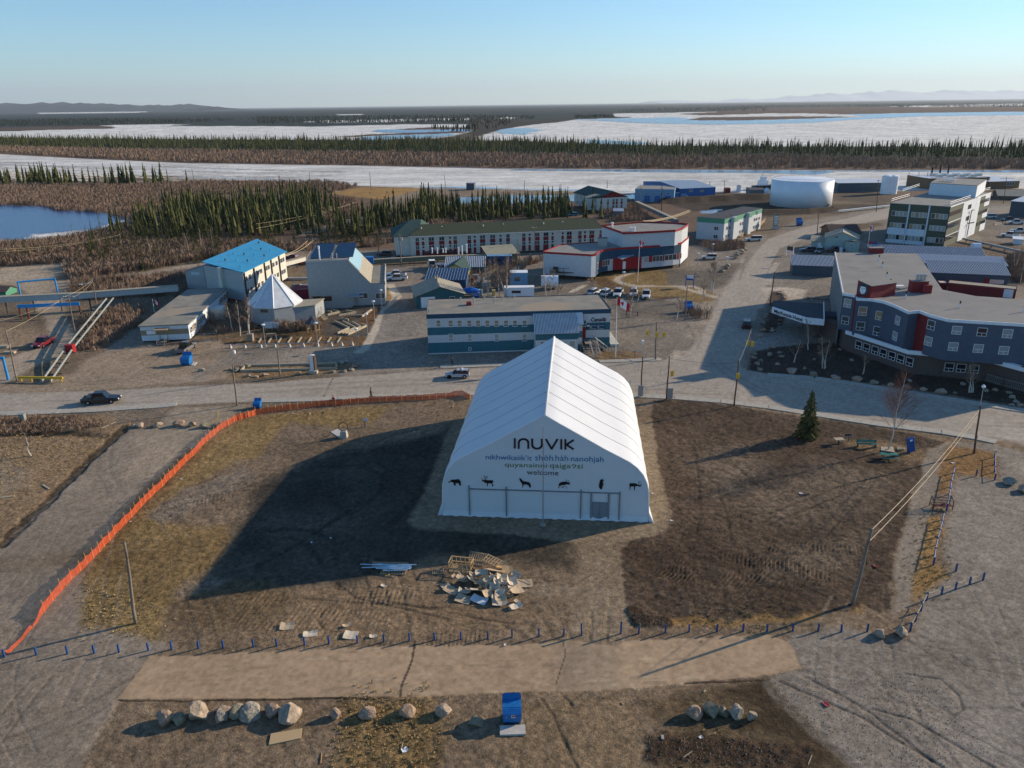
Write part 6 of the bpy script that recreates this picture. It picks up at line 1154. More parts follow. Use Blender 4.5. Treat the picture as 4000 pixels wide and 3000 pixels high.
for x in (1070,1155):
    u,z=ft_.on('f','C',x,1318);ft_.win('f',u,z-.3,2.6,.7,'glass_dark',style='triple')
roofbox(pr_,'C',783,1358,LZ+.2,2.6,1.6,2.4,'galvanised','roof_unit',0,'dark_metal')
for x,y,h_ in ((865,1190,1.5),(1025,1225,1.2),(1055,1225,1.2)):p=g('C',x,y,TZ)-o_;mb=MB();mb.lathe([(.3,TZ),(.3,TZ+h_*.8),(.45,TZ+h_*.8),(.45,TZ+h_)],10,p.x,p.y);mb.build('roof_vent','white_paint',pr_)
for xa,xb,y,z in ((330,560,1575,2.0),):a,b=g('C',xa,y,z)-o_,g('C',xb,y,z)-o_;mb=MB();mb.box(a.x,min(a.y,b.y)-.8,z-.1,b.x,a.y+1.5,z);mb.build('platform','dark_metal',pr_);mb=MB();[mb.tube((a.x+(b.x-a.x)*t/4,a.y-.7,0),(a.x+(b.x-a.x)*t/4,a.y-.7,z+1.1),.07,4) for t in range(5)];mb.tube((a.x,a.y-.7,z+1.1),(b.x,a.y-.7,z+1.1),.05,4);mb.build('railing','dark_metal',pr_);mb=MB();mb.box(a.x+.8,a.y,z,a.x+2.2,a.y+1,z+1.3);mb.build('equipment_box','dark_metal',pr_);mb=MB();mb.slab((b.x,a.y-.8,z),(b.x+3.2,a.y-.8,0),(b.x+3.2,a.y+.6,0),(b.x,a.y+.6,z),.08);mb.build('stairs','dark_metal',pr_)
for i,p in enumerate(LP[:11]):
    mb=MB();q=p-o_;mb.tube((q.x,q.y+.5,-.2),(q.x,q.y+.5,1),.15,5);mb.build('pile','dark_metal',pr_)
# --- long motel block
MZ=8.0;ma=g('B',1340,1455);mr=Bd('motel','long cream two-storey block with red panels under the windows and a green shingle roof','motel',ma,Vector((31.0,257.5,0)),7.0,12);s=mr;L=s.L;s.h=7.0
mb=MB();mb.box(0,0,.6,L,12,7.0);s.part('wall',mb,'pale_siding');mb=MB();mb.slab((-.6,-.6,6.9),(L+.6,-.6,6.9),(L-2,6,9.7),(4,6,9.7),.12);s.part('roof',mb,'shingle_roof');mb=MB();mb.slab((L+.6,12.6,6.9),(-.6,12.6,6.9),(4,6,9.7),(L-2,6,9.7),.12);s.part('roof',mb,'shingle_roof')
mb=MB();mb.slab((L+.6,-.6,6.9),(L+.6,12.6,6.9),(L-2,6,9.7),(L-2,5.9,9.7),.12);s.part('roof',mb,'shingle_roof');mb=MB();mb.box(-.65,-.7,6.72,L+.65,-.6,6.9);s.part('eave',mb,'white_paint')
mb=MB();mb.box(-4.5,1.0,.6,-.02,16,7.0);s.part('wing_wall',mb,'pale_siding');mb=MB();mb.slab((-5.6,.4,6.95),(2.6,-.3,6.95),(4.5,9,11),(1.0,9,11),.12).slab((-5.6,18,6.95),(-5.6,.4,6.95),(1.0,9,11),(1.0,9.1,11),.12).slab((9,18,6.95),(-5.6,18,6.95),(1.0,9,11),(4.5,9,11),.12).slab((2.6,-.3,6.95),(9,18,6.95),(4.5,9.1,11),(4.5,9,11),.12);s.part('wing_roof',mb,'green_shingle')
MW=[(1393,.6),(1443,.45),(1515,1),(1605,1),(1677,.45),(1721,.6),(1843,.6),(1890,.45),(1958,1),(2045,1),(2113,.45),(2178,.6),(2212+102,.6),(2212+152,.45),(2212+216,1),(2212+293,1),(2212+350,.45),(2212+437,.45),(2212+494,1),(2212+586,.6),(2212+629,.45),(2212+688,1),(2212+768,.6)]
for x,k in MW:
    u,_=s.on('f','B',x,1300);w_={1:1.75,.6:1.2,.45:.8}[k]
    for z0 in (5.15,2.55):s.win('f',u,z0 if k!=.45 else z0+.35,w_,1.25 if k!=.45 else .8,'glass_grey' if (x*7)%3 else 'glass_dark',style='cross' if k!=.45 else 'plain',v=-.04)
    for z0,z1 in ((3.85,5.1),(.7,2.5)):mb=MB();mb.box(u-w_/2,-.05,z0,u+w_/2,-.005,z1);s.part('red_panel',mb,'red_siding')
for t in range(9):vent(s,4+t*L/9.5,3.5+(t%3)*.8,8.6,.5,.15,'white_paint')
simple('boiler_house','low brick-red annex with brown roof and flues in front of the motel, left one','annex','d',(232,215),(625,200),140,'red_siding','brown_shingle','shed',depth=5,rh=.8,over=.3)
simple('boiler_house','small red-edged annex with three tall flues, right of the longer one at the motel','annex','d',(640,195),(875,178),145,'red_siding','brown_shingle','shed',depth=4,rh=.8,over=.3)
for i,(x,y,h_) in enumerate(((325,140,1.8),(400,140,1.8),(482,128,1.3),(520,128,1.5),(705,150,2.2),(757,150,2.6),(822,135,2.8))):
    p=g('d',x,y,3.2);mb=MB();mb.lathe([(.2,0),(.2,h_-.2),(.32,h_-.2),(.32,h_)],8);tag(mb.build('flue','white_paint',loc=(p.x,p.y,3.0)),'pale flue, %s from the left on the red annexes of the motel'%nth(i),'flue')
# --- apartment house at the river, cream and red
s=simple('apartment_house','cream apartment house with red gable and dark hipped roof near the river','apartment house','C',(735,1065),(990,1050),935,'pale_siding','green_shingle','gable_y',depth=26,rh=2.6,over=.6,gap=1.0);L=s.L
mb=MB();plate(mb,[(0,s.h-.2),(L,s.h-.2),(L/2,s.h+2.5)],-.06,-.01);s.part('red_gable',mb,'red_siding')
for x,w_ in ((828,.8),(876,1.0),(904,1.0),(946,1.0)):
    u,_=s.on('f','C',x,1000)
    for z0 in (s.h-2.0,s.h-4.6,s.h-7):
        if z0>1.3:s.win('f',u,z0,w_,1.2,'glass_dark',style='cross',v=-.03)
        mb=MB();mb.box(u-w_/2,-.05,max(z0-1.3,1.1),u+w_/2,-.005,z0-.05);s.part('red_panel',mb,'red_siding')
for k in range(6):
    for z0 in (s.h-2.2,s.h-5):s.win('l',2+k*4,z0,.9,1.4,'glass_dark')
mb=MB();mb.box(-3,3,1,-.02,8,s.h-.5);s.part('stair_tower',mb,'pale_siding');mb=MB();mb.slab((-3.3,8.3,s.h-.2),(-3.3,2.7,s.h-.2),(L/4,2.7,s.h+1.2),(L/4,8.3,s.h+1.2),.1);s.part('tower_roof',mb,'tan_shingle')
simple('shed','grey shed with two flues in front of the cream apartment house','shed','C',(880,1105),(960,1105),1050,'slate_grey_siding','steel_blue_roof','shed',depth=5,rh=.5)
# --- blue warehouses
s=simple('warehouse','pale blue two-storey warehouse left of the deep blue one','warehouse','C',(1060,968),(1397,975),862,'pale_blue_siding','gravel_roof',depth=18,over=.2)
for k in range(5):s.win('f',2+k*3.6,s.h-2.4,.9,.9,'glass_dark')
for k in range(3):s.door('f',6+k*5,.1,2.8,3.0,'blue_siding')
s=simple('warehouse','deep blue steel warehouse with pale blue ridged roof by the river','warehouse','C',(1450,960),(1752,945),856,'blue_siding','steel_blue_roof','gable_x',depth=42,rh=1.6,over=.3)
for x in (1547,1642):s.wpx('f','C',x,866,884,2.0,'plywood_blind')
s.door('f',s.on('f','C',1480,940)[0],.1,3.2,3.4,'pale_blue_siding');s.door('f',s.on('f','C',1512,940)[0],.1,1.1,2.2,'white_paint')
simple('shed','little blue lean-to between the two blue warehouses','shed','C',(1397,965),(1445,962),895,'blue_siding','steel_blue_roof','shed',depth=8,rh=.5)
# --- white building with green trim and wooden ramps
R0,R1_,R2_=g('C',1588,1300),g('C',1822,1322),g('C',2145,1212);gh=8.0
gr_=Bd('office_building','white two-storey building with a green band round the roof and wooden ramps','office building',R0,R1_,gh,20);fb=gr_.lc(R2_);L=gr_.L;s=gr_
q0=(0,0);q1=(L,0);q2=(fb.x,fb.y);q3=(fb.x-L*.8,fb.y+2);mb=MB();mb.prism([q0,q1,q2,q3],.4,gh-1.6);s.part('wall',mb,'light_siding');mb=MB();mb.prism([q0,q1,q2,q3],gh-1.6,gh);s.part('green_band',mb,'green_trim');mb=MB();mb.prism([q0,q1,q2,q3],gh+.01,gh+.1);s.part('roof',mb,'dark_roof')
for z0 in (4.0,1.2):s.win('f',L*.72,z0,1.6,1.3,'glass_grey',style='cross')
fr=Fc(s.root,R1_,R2_);ln_=fr.L;dd=Vector((q2[0]-q1[0],q2[1]-q1[1]));
for t in (.07,.13,.42,.48,.6,.66,.8,.86,.93):
    for z0 in (4.0,1.2):
        p=Vector(q1)+dd*t;a,b=win_meshes(1.5,1.3,'glass_dark','frame_white','cross');f=inst('window',a,(p.x,p.y,z0),math.atan2(dd.y,dd.x),s.root);inst('pane',b,(0,0,0),0,f)
for t0,t1 in ((.16,.26),(.55,.63)):
    p0=Vector(q1)+dd*t0;p1=Vector(q1)+dd*t1;n_=Vector((dd.y,-dd.x)).normalized()*1.2;mb=MB();mb.prism([tuple(p0),tuple(p0+n_),tuple(p1+n_),tuple(p1)],.4,gh+.05);s.part('wall_bay',mb,'light_siding');mb=MB();mb.prism([tuple(p0+n_*1.02),tuple(p0+n_*1.06),tuple(p1+n_*1.06),tuple(p1+n_*1.02)],gh-1.6,gh+.1);s.part('green_band',mb,'green_trim')
for i,(a,b,w_) in enumerate((((1985,1275),(2085,1215),1.0),((2100,1230),(2185,1165),1.0))):
    A,B=g('C',*a),g('C',*b);s2=Bd('wooden_ramp','pale timber ramp with railings, %s one at the green-trimmed building'%('lower','upper')[i],'ramp',A,B,1,2.2);n=8;Ls=s2.L
    mb=MB();mb.slab((0,0,.2),(Ls,0,1.4),(Ls,2.2,1.4),(0,2.2,.2),.12);s2.part('deck',mb,'new_wood')
    for y in (0,2.2):
        for k in range(n+1):mb=MB();mb.box(Ls*k/n-.05,y-.05,0,Ls*k/n+.05,y+.05,1.3+1.2*k/n);s2.part('post',mb,'new_wood')
        for z in (.7,1.0,1.3):mb=MB();mb.tube((0,y,z),(Ls,y,z+1.2),.06,4);s2.part('rail',mb,'new_wood')
vent(gr_,L*1.5,fb.y*.5,gh,1.2,.35);vent(gr_,L*.9,fb.y*.25,gh,1.0,.2,'plywood_blind')
# --- white oil tank, silos
tc_=(g('D',40,1000)+g('D',583,1010))/2;rad=(g('D',583,1010)-g('D',40,1000)).length/2;tc_.y+=rad*.35;TH=11.6
tk=empty('oil_tank',tc_,0,'huge round white oil tank on its embankment in the upper right','tank');mb=MB();mb.lathe([(rad,0),(rad,TH)],96);mb.build('shell','tank_white',tk,True) ;mb=MB();mb.lathe([(rad,TH),(rad*.98,TH+.15),(rad*.5,TH+.8),(.3,TH+1.2)],64);mb.build('cap','tank_white',tk)
mb=MB();pr2=[(rad*math.cos(t),rad*math.sin(t)) for t in np.linspace(0,2*math.pi,49)]
for a,b in zip(pr2[:-1],pr2[1:]):mb.tube((a[0],a[1],TH+1),(b[0],b[1],TH+1),.05,4).tube((a[0],a[1],TH),(a[0],a[1],TH+1),.04,4)
mb.build('railing','white_paint',tk);mb=MB();a=-.95;c1,s1=math.cos(a),math.sin(a);mb.slab((rad*c1+.2,rad*s1,1.8),(rad*c1+3.4,rad*s1-.5,0),(rad*c1+3.4,rad*s1+.7,0),(rad*c1+.2,rad*s1+1.2,1.8),.1);mb.build('steps','rust',tk)
for i,x in enumerate((1035,1088)):
    b=g('D',x,905);h_=hh('D',x,905,752);mb=MB();mb.lathe([(2.6,0),(2.6,h_),(1.2,h_+.5)],32);tag(mb.build('silo','tank_white',loc=(b.x,b.y+3,0),smooth=False),'white cylindrical silo, %s of the pair behind the office block'%('left','right')[i],'silo','white silos')
s=simple('warehouse','long slate-blue warehouse with pale roof between the tank and the silos','warehouse','D',(600,885),(1010,880),808,'slate_siding','metal_roof','shed',depth=14,rh=.8)
s=simple('power_plant','brown industrial hall with silver units on the roof, at the river','industrial hall','D',(1380,862),(1900,850),772,'brown_siding','metal_roof','flat',back=(1290,742),over=.2);s2=simple('industrial_hall','lower brown hall with a louvre adjoining the power plant','industrial hall','D',(1905,858),(2165,850),795,'brown_siding','metal_roof','shed',depth=20,rh=.8)
for k in range(9):p=s.at('D',1430+k*48,748+(k%2)*10,s.h);mb=MB();mb.box(p.x-1.8,p.y-1,s.h+.3,p.x+1.8,p.y+1,s.h+1.6);s.part('roof_unit',mb,'alu')
for k,(x,y) in enumerate(((1412,742),(1485,722),(1555,720))):p=s.at('D',x,y,s.h);mb=MB();mb.lathe([(.5,s.h),(.45,s.h+4.2),(.6,s.h+4.6)],8,p.x,p.y);s.part('stack',mb,'black_paint')
s2.win('f',s2.L*.7,1.5,4.5,1.8,'glass_grey',style='triple')
simple('house','low brown brick house with hipped brown roof at the right edge','house','D',(1985,950),(2330,960),915,'brown_brick','tan_shingle','gable_x',depth=16,rh=2.0,over=.5)
simple('warehouse','windowless slate-grey shed cut by the right edge','warehouse','D',(2078,1090),(2350,1115),962,'slate_siding','metal_roof','shed',depth=20,rh=1.5)
# --- little mint house and brown-roofed neighbour
s=simple('house','mint green gabled house with a lean-to, beside the two flagpoles','house','D',(485,1385),(770,1400),1275,'mint_siding','tan_shingle','gable_y',depth=9,rh=1.9,over=.4);s.win('f',s.L*.33,s.h-.3,.9,.9,'glass_dark',style='cross');s.win('f',s.L*.85,s.h-1.6,.8,.7,'glass_dark')
mb=MB();mb.box(-4.2,1.0,0,-.02,7,2.6);s.part('lean_to',mb,'mint_siding');mb=MB();mb.slab((-4.6,.4,2.65),(.2,.4,2.65),(.2,7.2,3.5),(-4.6,7.2,3.5),.1);s.part('lean_to_roof',mb,'tan_shingle');s.door('f',-1.6,.1,1.0,2.0,'white_paint',v=1.0)
mb=MB();mb.box(s.L*.62,-2.0,0,s.L+.3,-.02,3.4);s.part('porch',mb,'mint_siding');mb=MB();mb.slab((s.L*.58,-2.3,3.3),(s.L*.81,-2.3,3.9),(s.L*.81,.3,3.9),(s.L*.58,.3,3.3),.1).slab((s.L*.81,-2.3,3.9),(s.L+.6,-2.3,3.3),(s.L+.6,.3,3.3),(s.L*.81,.3,3.9),.1);s.part('porch_roof',mb,'tan_shingle');s.win('f',s.L*.8,1.9,.8,.7,'plywood_blind',v=-2.0)
simple('house','house with wide brown hipped roof behind the mint one','house','D',(545,1290),(790,1290),1235,'brown_siding','brown_shingle','gable_x',depth=12,rh=2.0,over=.6);simple('kiosk','tiny hut with dark hipped roof above the brown-roofed house','hut','D',(585,1240),(680,1240),1200,'white_siding','brown_shingle','gable_x',depth=4,rh=1.2,over=.5)
# --- sheds round the hotel
def ribbed(label,c,A,B,top,wall,depth,rh,n,base='blue_metal_roof',rm='metal_roof',rw=.14,name='shed',both=False,over=.3,gap=0,dz_=0):
    s=simple(name,label,'shed',c,A,B,top,wall,base,'shed',depth=depth,rh=rh,over=over,gap=gap);L,D,h=s.L,s.D,s.h;k=rh/D;o=over
    ribs(s,(-o,-o,h-o*k+.055),(L+o,-o,h-o*k+.055),(L+o,D+o,h+rh+o*k+.055),(-o,D+o,h+rh+o*k+.055),n,rm,rw,.06);return s
ribbed('slate-grey shed with striped silver roof just left of the hotel','D',(205,1605),(560,1618),1515,'slate_siding',6,1.6,32)
s=ribbed('dark blue shed with striped roof behind the hotel, a red door at its right end','D',(1390,1690),(2060,1720),1578,'slate_siding',7,1.8,48,gap=.3);s.door('f',s.L*.73,.3,1.2,2.2,'red_siding');s.win('f',s.L*.86,1.2,3.2,1.0,'alu')
ribbed('long shed with mauve striped roof behind the dark blue one','D',(1320,1560),(2050,1590),1495,'slate_siding',6,1.3,60,'steel_blue_roof','metal_roof',.12)
ribbed('second long striped roof below the office block, furthest back','D',(880,1455),(1870,1490),1420,'slate_siding',6,1.8,80,'blue_metal_roof','metal_roof',.12)
simple('container_building','long dark red flat box building with a white door behind the hotel','portable building','H',(1545,320),(2130,380),240,'red_siding','tan_shingle',depth=4,over=.05,fh=.1).door('f',13,.4,2.0,2.3,'white_paint')
simple('container_building','short dark red box left of the long one behind the hotel','portable building','H',(1475,300),(1540,303),240,'red_siding','pale_concrete',depth=3,over=.05,fh=.1)
def zat(p,c,y):       # height at which a vertical line through p meets a pixel row
    lo,hi=0,60;Y=px(c,0,y)[1]
    for _ in range(40):
        m=(lo+hi)/2
        if proj((p.x,p.y,m))[1]>Y:lo=m
        else:hi=m
    return lo
# --- left side: octagonal hall with white pyramid roof
oc=(g('e',1183,1395)+g('e',1452,1390))/2;f2=(g('e',1452,1390)-g('e',1183,1380));w_=f2.length;Rr=w_/2/math.sin(math.pi/8);oc.y+=w_/2/math.tan(math.pi/8);oh=hh('e',1450,1390,1108);op_=zat(oc,'e',635)-oh
rt_=empty('octagonal_hall',oc,0,'grey octagonal hall with a steep white metal pyramid roof','hall');a0=math.atan2(f2.y,f2.x)
pt8=[(Rr*math.cos(a0-math.pi/2-math.pi/8+k*math.pi/4),Rr*math.sin(a0-math.pi/2-math.pi/8+k*math.pi/4)) for k in range(8)]
mb=MB();mb.prism(pt8,.5,oh);mb.build('wall','grey_siding',rt_)
for k in range(8):
    a,b=pt8[k],pt8[(k+1)%8];c_,d_=[(p[0]*1.04,p[1]*1.04,oh-.1) for p in (a,b)];mb=MB();mb.add([c_,d_,(0,0,oh+op_),(c_[0],c_[1],oh-.25),(d_[0],d_[1],oh-.25)],[(0,1,2),(3,4,1,0)]);mb.build('roof_panel','metal_roof',rt_);mb=MB();mb.tube(c_,(0,0,oh+op_+.05),.13,4);mb.build('roof_seam','white_paint',rt_)
fo=Fc(rt_,Vector((oc.x+pt8[0][0],oc.y+pt8[0][1])),Vector((oc.x+pt8[1][0],oc.y+pt8[1][1])));fo.win('f',fo.L*.48,oh-1.25,1.9,.9,'glass_grey','timber')
mb=MB();q=g('e',1720,1350)-oc;q2_=g('e',1975,1310)-oc;mb.prism([(q.x-1,q.y),(q2_.x,q2_.y),(q2_.x+.6,q2_.y+6),(q.x-1,q.y+7)],.5,oh-.8);mb.build('side_wing','grey_siding',rt_);mb=MB();mb.prism([(q.x-1.2,q.y-.2),(q2_.x+.2,q2_.y-.2),(q2_.x+.8,q2_.y+6.2),(q.x-1,q.y+7.2)],oh-.79,oh-.6);mb.build('wing_roof','tan_shingle',rt_)
so_=Bd('x',None,None,oc,oc+Vector((1,0,0)),1,1);bpy.data.objects.remove(so_.root);so_.root=rt_;q=g('e',2110,1290)-oc;stairs(so_,q.x,q.y,q2_.x+.3,q2_.y+2,1.8,1.4,'timber')
for i,x in enumerate((1290,1382)):b=g('e',x,1440);mb=MB();mb.box(-.95,0,.5,.95,.06,1.9);o=mb.build('info_board','white_sheet',loc=b,rot=a0);tag(o,'%s of two white boards in front of the octagonal hall'%('left','right')[i],'board');q=MB();q.box(-.8,.06,0,-.7,.14,1.6).box(.7,.06,0,.8,.14,1.6);q.build('legs','timber',o)
# --- grey community building with solar panels and glazed roof strip
s=simple('community_centre','grey building with solar panels on its high roof and a sloping glazed roof','community building','F',(470,462),(835,445),82,'grey_siding','flat_roof',depth=14,over=.1,fh=.2,fascia='grey_siding_light',h=11.5);L,D=s.L,s.D
s.D=D=22;wx=s.at('F',1125,395).x;mb=MB();mb.add([(L,0,.4),(wx,0,.4),(wx,D,.4),(L,D,.4),(L,0,11.3),(L+5,0,5.6),(wx,0,5.6),(wx,D,5.6),(L+5,D,5.6),(L,D,11.3)],[(0,1,6,5,4),(1,2,7,6),(2,3,9,8,7)]);s.part('wing_wall',mb,'grey_siding')
mb=MB();mb.slab((L+5,-.1,5.62),(L+5,D+.1,5.62),(L-.1,D+.1,11.4),(L-.1,-.1,11.4),.12);s.part('slope_roof',mb,'tan_shingle');mb=MB();mb.slab((L+2.4,.3,8.75),(L+2.4,D-.5,8.75),(L+.1,D-.5,11.4),(L+.1,.3,11.4),.05);s.part('glazed_strip',mb,'skylight');mb=MB();mb.box(L+4.9,-.05,5.62,wx+.1,D,5.8);s.part('wing_roof',mb,'flat_roof');mb=MB();mb.box(wx,-.1,5.2,wx+.2,D,6.2);s.part('parapet',mb,'grey_siding_light')
for i in range(9):
    for k in range(2):mb=MB();mb.slab((1+k*5.4,2.5+i*2.0,11.9),(5.6+k*5.4,2.5+i*2.0,11.9),(5.6+k*5.4,3.9+i*2.0,12.5),(1+k*5.4,3.9+i*2.0,12.5),.06);s.part('solar_panel',mb,'solar')
mb=MB();mb.box(.4,.3,11.6,L-.2,D-.5,11.7);s.part('roof',mb,'gravel_roof')
vent(s,3.2,1.4,11.6,3.4,.16,'white_paint');vent(s,6.2,1.4,11.6,1.6,.1);vent(s,7.2,1.4,11.6,1.5,.1)
for x in (532,608):s.wpx('f','F',x,345,392,2.6,'glass_dark','timber')
for x in (925,1070):s.wpx('f','F',x,318,368,2.2,'glass_grey','frame_white','cross')
u,_=s.on('f','F',868,400);s.door('f',u,.5,1.1,2.3,'door_grey');mb=MB();mb.box(u-1.8,-1.6,2.9,u+1.8,-.02,3.1);s.part('door_canopy',mb,'steel_blue_roof')
p=s.at('B',985,1500,5.8);mb=MB();mb.box(p.x-1,p.y-1,5.8,p.x+1,p.y+1,7.6);s.part('roof_unit',mb,'bin_blue')

# --- apartment block with bright blue roof
Ab,Bb=g('e',945,880),g('e',1545,740);s=Bd('apartment_block','two-storey apartment block with a bright blue metal roof and pale sunlit side','apartment block',Ab,Ab+Vector((23,22,0)).normalized()*1,7.6,15)
s=None;bpy.data.objects.remove([o for o in COL.objects if o.name.startswith('apartment_block')][0])
bz=8.2;C1,C2,C3,C4=g('e',915,600,bz),g('e',1520,303,bz),g('e',1110,130,bz+.8),g('e',350,455,bz+.8)
br=empty('apartment_block',(C1.x,C1.y,0),0,'two-storey apartment block with a bright blue metal roof and pale sunlit side','apartment block');solid(br,[C1,C2,C3,C4],.8,bz-.1,'pale_siding');o_=Vector((C1.x,C1.y,0))
mb=MB();mb.slab(*[tuple(Vector((p.x,p.y,z))-o_) for p,z in ((C1+Vector((.3,-.5,0)),bz),(C2+Vector((.6,.2,0)),bz),(C3+Vector((0,.6,0)),bz+.9),(C4+Vector((-.5,0,0)),bz+.9))],.18);mb.build('roof','blue_roof',br)
fr=Fc(br,C1,C2);fe_=Fc(br,C4,C1);mb=MB();mb.box(-.05,-.08,.8,fe_.L+.02,0,bz-.05);fe_.part('end_cladding',mb,'grey_siding_light');mb=MB();mb.box(fe_.L*.42,-.9,.8,fe_.L*.5,-.02,bz+.3);fe_.part('pale_fin',mb,'pale_siding')  # grey end cladding, and a projecting fin in the paler wall siding
for t in (.05,.13,.30,.38,.5,.56,.68,.76,.88,.94):
    for z0 in (5.6,2.4):fr.win('f',fr.L*t,z0,1.5,1.3,'glass_dark',style='cross')
for t in (.01,.22,.46,.62,.82):mb=MB();mb.box(fr.L*t-.12,-.35,.5,fr.L*t+.12,-.01,bz-.1);fr.part('downpipe',mb,'dark_metal')
for k in range(12):mb=MB();t,v=.08+.075*k,.15+.7*((k*5)%7)/7;p=C1.lerp(C2,t).lerp(C4.lerp(C3,t),v)-o_;mb.lathe([(.2,bz+.2+.8*v),(.2,bz+.8+.8*v)],6,p.x,p.y);mb.build('roof_vent','dark_metal' if k%2 else 'blue_roof',br)
sB=[g('e',95,590,5.6),g('e',350,490,6.6)];a_,b__=g('e',125,835),g('e',395,850);f=Fc(br,a_,b__);za,zb_=hh('e',125,835,592),hh('e',395,850,500);mb=MB();mb.prism([(0,0),(f.L,0),(f.L,6),(0,6)],0,[za,zb_,zb_,za]);f.part('low_wing',mb,'grey_siding_light');mb=MB();mb.slab((-.2,-.2,za+.1),(f.L+.2,-.2,zb_+.1),(f.L+.2,6,zb_+.1),(-.2,6,za+.1),.15);f.part('wing_roof',mb,'blue_siding');mb=MB();mb.box(f.L*.3,-.05,3.8,f.L*.75,-.01,4.6);f.part('sign_panel',mb,'white_sheet')
# --- long flat tan building with flag
s=simple('flat_building','long low tan-roofed building with white and beige bands, steps to its door','office building','E',(1232,748),(1645,728),612,'white_siding','flat_roof',depth=30,over=.3,fascia='tan_trim',fh=.25,gap=.3);fD=s.at('E',1955,285,s.h);L=s.L;fx_=fD.x-L
for o_ in [c for c in s.root.children if c.name.split('.')[0] in ('wall','roof','fascia')]:bpy.data.objects.remove(o_)
D=fD.y;pl_=[(0,0),(L,0),(L+fx_,D),(fx_+.5,D)];h=s.h;mb=MB();mb.prism(pl_,.3,h);s.part('wall',mb,'white_siding');mb=MB();mb.prism([(-.3,-.3),(L+.3,-.3),(L+fx_+.3,D+.3),(fx_+.2,D+.3)],h+.01,h+.25);s.part('roof',mb,'flat_roof')
mb=MB();mb.box(-.02,-.06,1.5,L+.02,-.01,2.6);s.part('beige_band',mb,'tan_panel');rz_=math.atan2(D,fx_);dd=Vector((fx_,D));Ls=dd.length
for t in (.04,.13,.22,.31,.44,.55,.78,.86,.94):
    p=Vector((L,0))+dd*t;a,b=win_meshes(1.2,1.2,'glass_grey','frame_white','hung');f=inst('window',a,(p.x+.1,p.y,1.4),rz_,s.root);inst('pane',b,(0,0,0),0,f);q=MB();q.box(.7,-.05,0,2.2,-.01,1.2);q.build('beige_panel','tan_panel',f)
u,_=s.on('f','E',1422,700);s.door('f',u,.5,1.1,2.2,'white_paint');mb=MB();mb.box(u-1.6,-1.8,2.85,u+1.2,-.02,3.0);s.part('door_canopy',mb,'tan_trim');stairs(s,u,-3.2,u,-.3,.7,1.5,'weathered_wood');u,_=s.on('f','E',1308,670);mb=MB();mb.box(u-.9,-.1,1.7,u+.9,-.06,2.5);s.part('sign_panel',mb,'white_print')
p=s.at('E',1845,545);mb=MB();mb.box(p.x-1,p.y-1,0,p.x+2.5,p.y+2.5,2.6);s.part('entry_shed',mb,'pale_siding')
# --- garage, navy shed, yellow shed, ribbed sheds between
s=simple('garage','teal gabled garage with a white roll-up door behind the banded office','garage','F',(1390,455),(1800,430),345,'teal_siding','tan_shingle','gable_y',depth=11,rh=2.0,over=.5);s.door('f',s.L*.24,.1,3.4,2.6,'white_paint');s.win('f',s.L*.75,1.6,1.3,.9,'glass_dark');vent(s,s.L/2,6,s.h+2,1.4,.2,'plywood_blind')
ribbed('dark navy shed with navy striped roof behind the teal garage','F',(1475,290),(1815,290),205,'navy_siding',7,1.6,15,'navy_siding','metal_rib',.07)
s=simple('shed','shed with dark green gable roof and yellow side wall','shed','F',(1612,170),(1830,175),120,'yellow_siding','green_shingle','gable_y',depth=14,rh=1.8,over=.4)
ribbed('teal shed with blue and white striped roof behind the green-roofed one','F',(1638,150),(1975,145),98,'teal_siding',8,1.5,22,'blue_metal_roof','metal_roof',.2)
ribbed('olive shed with wide cream ribs on its roof in front of the motel','d',(1130,265),(1560,235),175,'olive_siding',7,1.6,22,'olive_siding','cream_rib',.28)
# --- small riverside structures
s=simple('river_hut','small dark hut on stilts standing by itself at the river road','hut','B',(1818,868),(1885,868),812,'slate_siding','metal_roof',depth=5,over=.3)
simple('container','small brick-red container near the river right of the blue warehouse','container','C',(1843,893),(1886,893),858,'red_siding','red_siding',depth=5,over=.02);simple('pump_house','narrow white tower on the river bank','tower','C',(1948,888),(1975,888),835,'white_siding','red_siding',depth=4,over=.1)
simple('shed','low grey shed at the shore left of the white tank','shed','C',(2055,918),(2195,918),870,'slate_grey_siding','dark_roof',depth=12,over=.2);simple('house','small white gabled house peeping out left of the white tank','house','C',(2195,930),(2240,930),880,'white_siding','metal_roof','gable_y',depth=7,rh=1.2);simple('trailer','long low white trailer beside the blue warehouse','trailer','C',(1755,945),(1870,945),925,'white_siding','metal_roof',depth=4,over=.1)
simple('hut','small green hut with dark roof at the left edge by the road','hut','E',(-60,350),(55,348),310,'green_trim','brown_shingle','gable_x',depth=5,rh=1.0,over=.3);simple('shed','little white shed with flat roof at the right edge by parked pickups','shed','D',(2115,1335),(2195,1340),1290,'white_siding','white_paint','shed',depth=4,rh=.3)
tb_=empty('tug_boat',g('C',2155,862),0,'dark and white tug boat moored at the river','boat');mb=MB();mb.add([(-5,-2,0),(5,-2,0),(7,0,.6),(5,2,0),(-5,2,0),(-5,-2.4,2),(5,-2.4,2.4),(8,0,3),(5,2.4,2.4),(-5,2.4,2)],[(0,1,6,5),(1,2,7,6),(2,3,8,7),(3,4,9,8),(4,0,5,9),(5,6,7,8,9)]);mb.build('hull','black_paint',tb_);mb=MB();mb.box(-2,-1.5,2.2,3,1.5,5).box(-1,-1.2,5,2,1.2,7);mb.build('cabin','white_paint',tb_);mb=MB();mb.tube((0,0,7),(0,0,12),.15,5);mb.build('mast','steel',tb_)
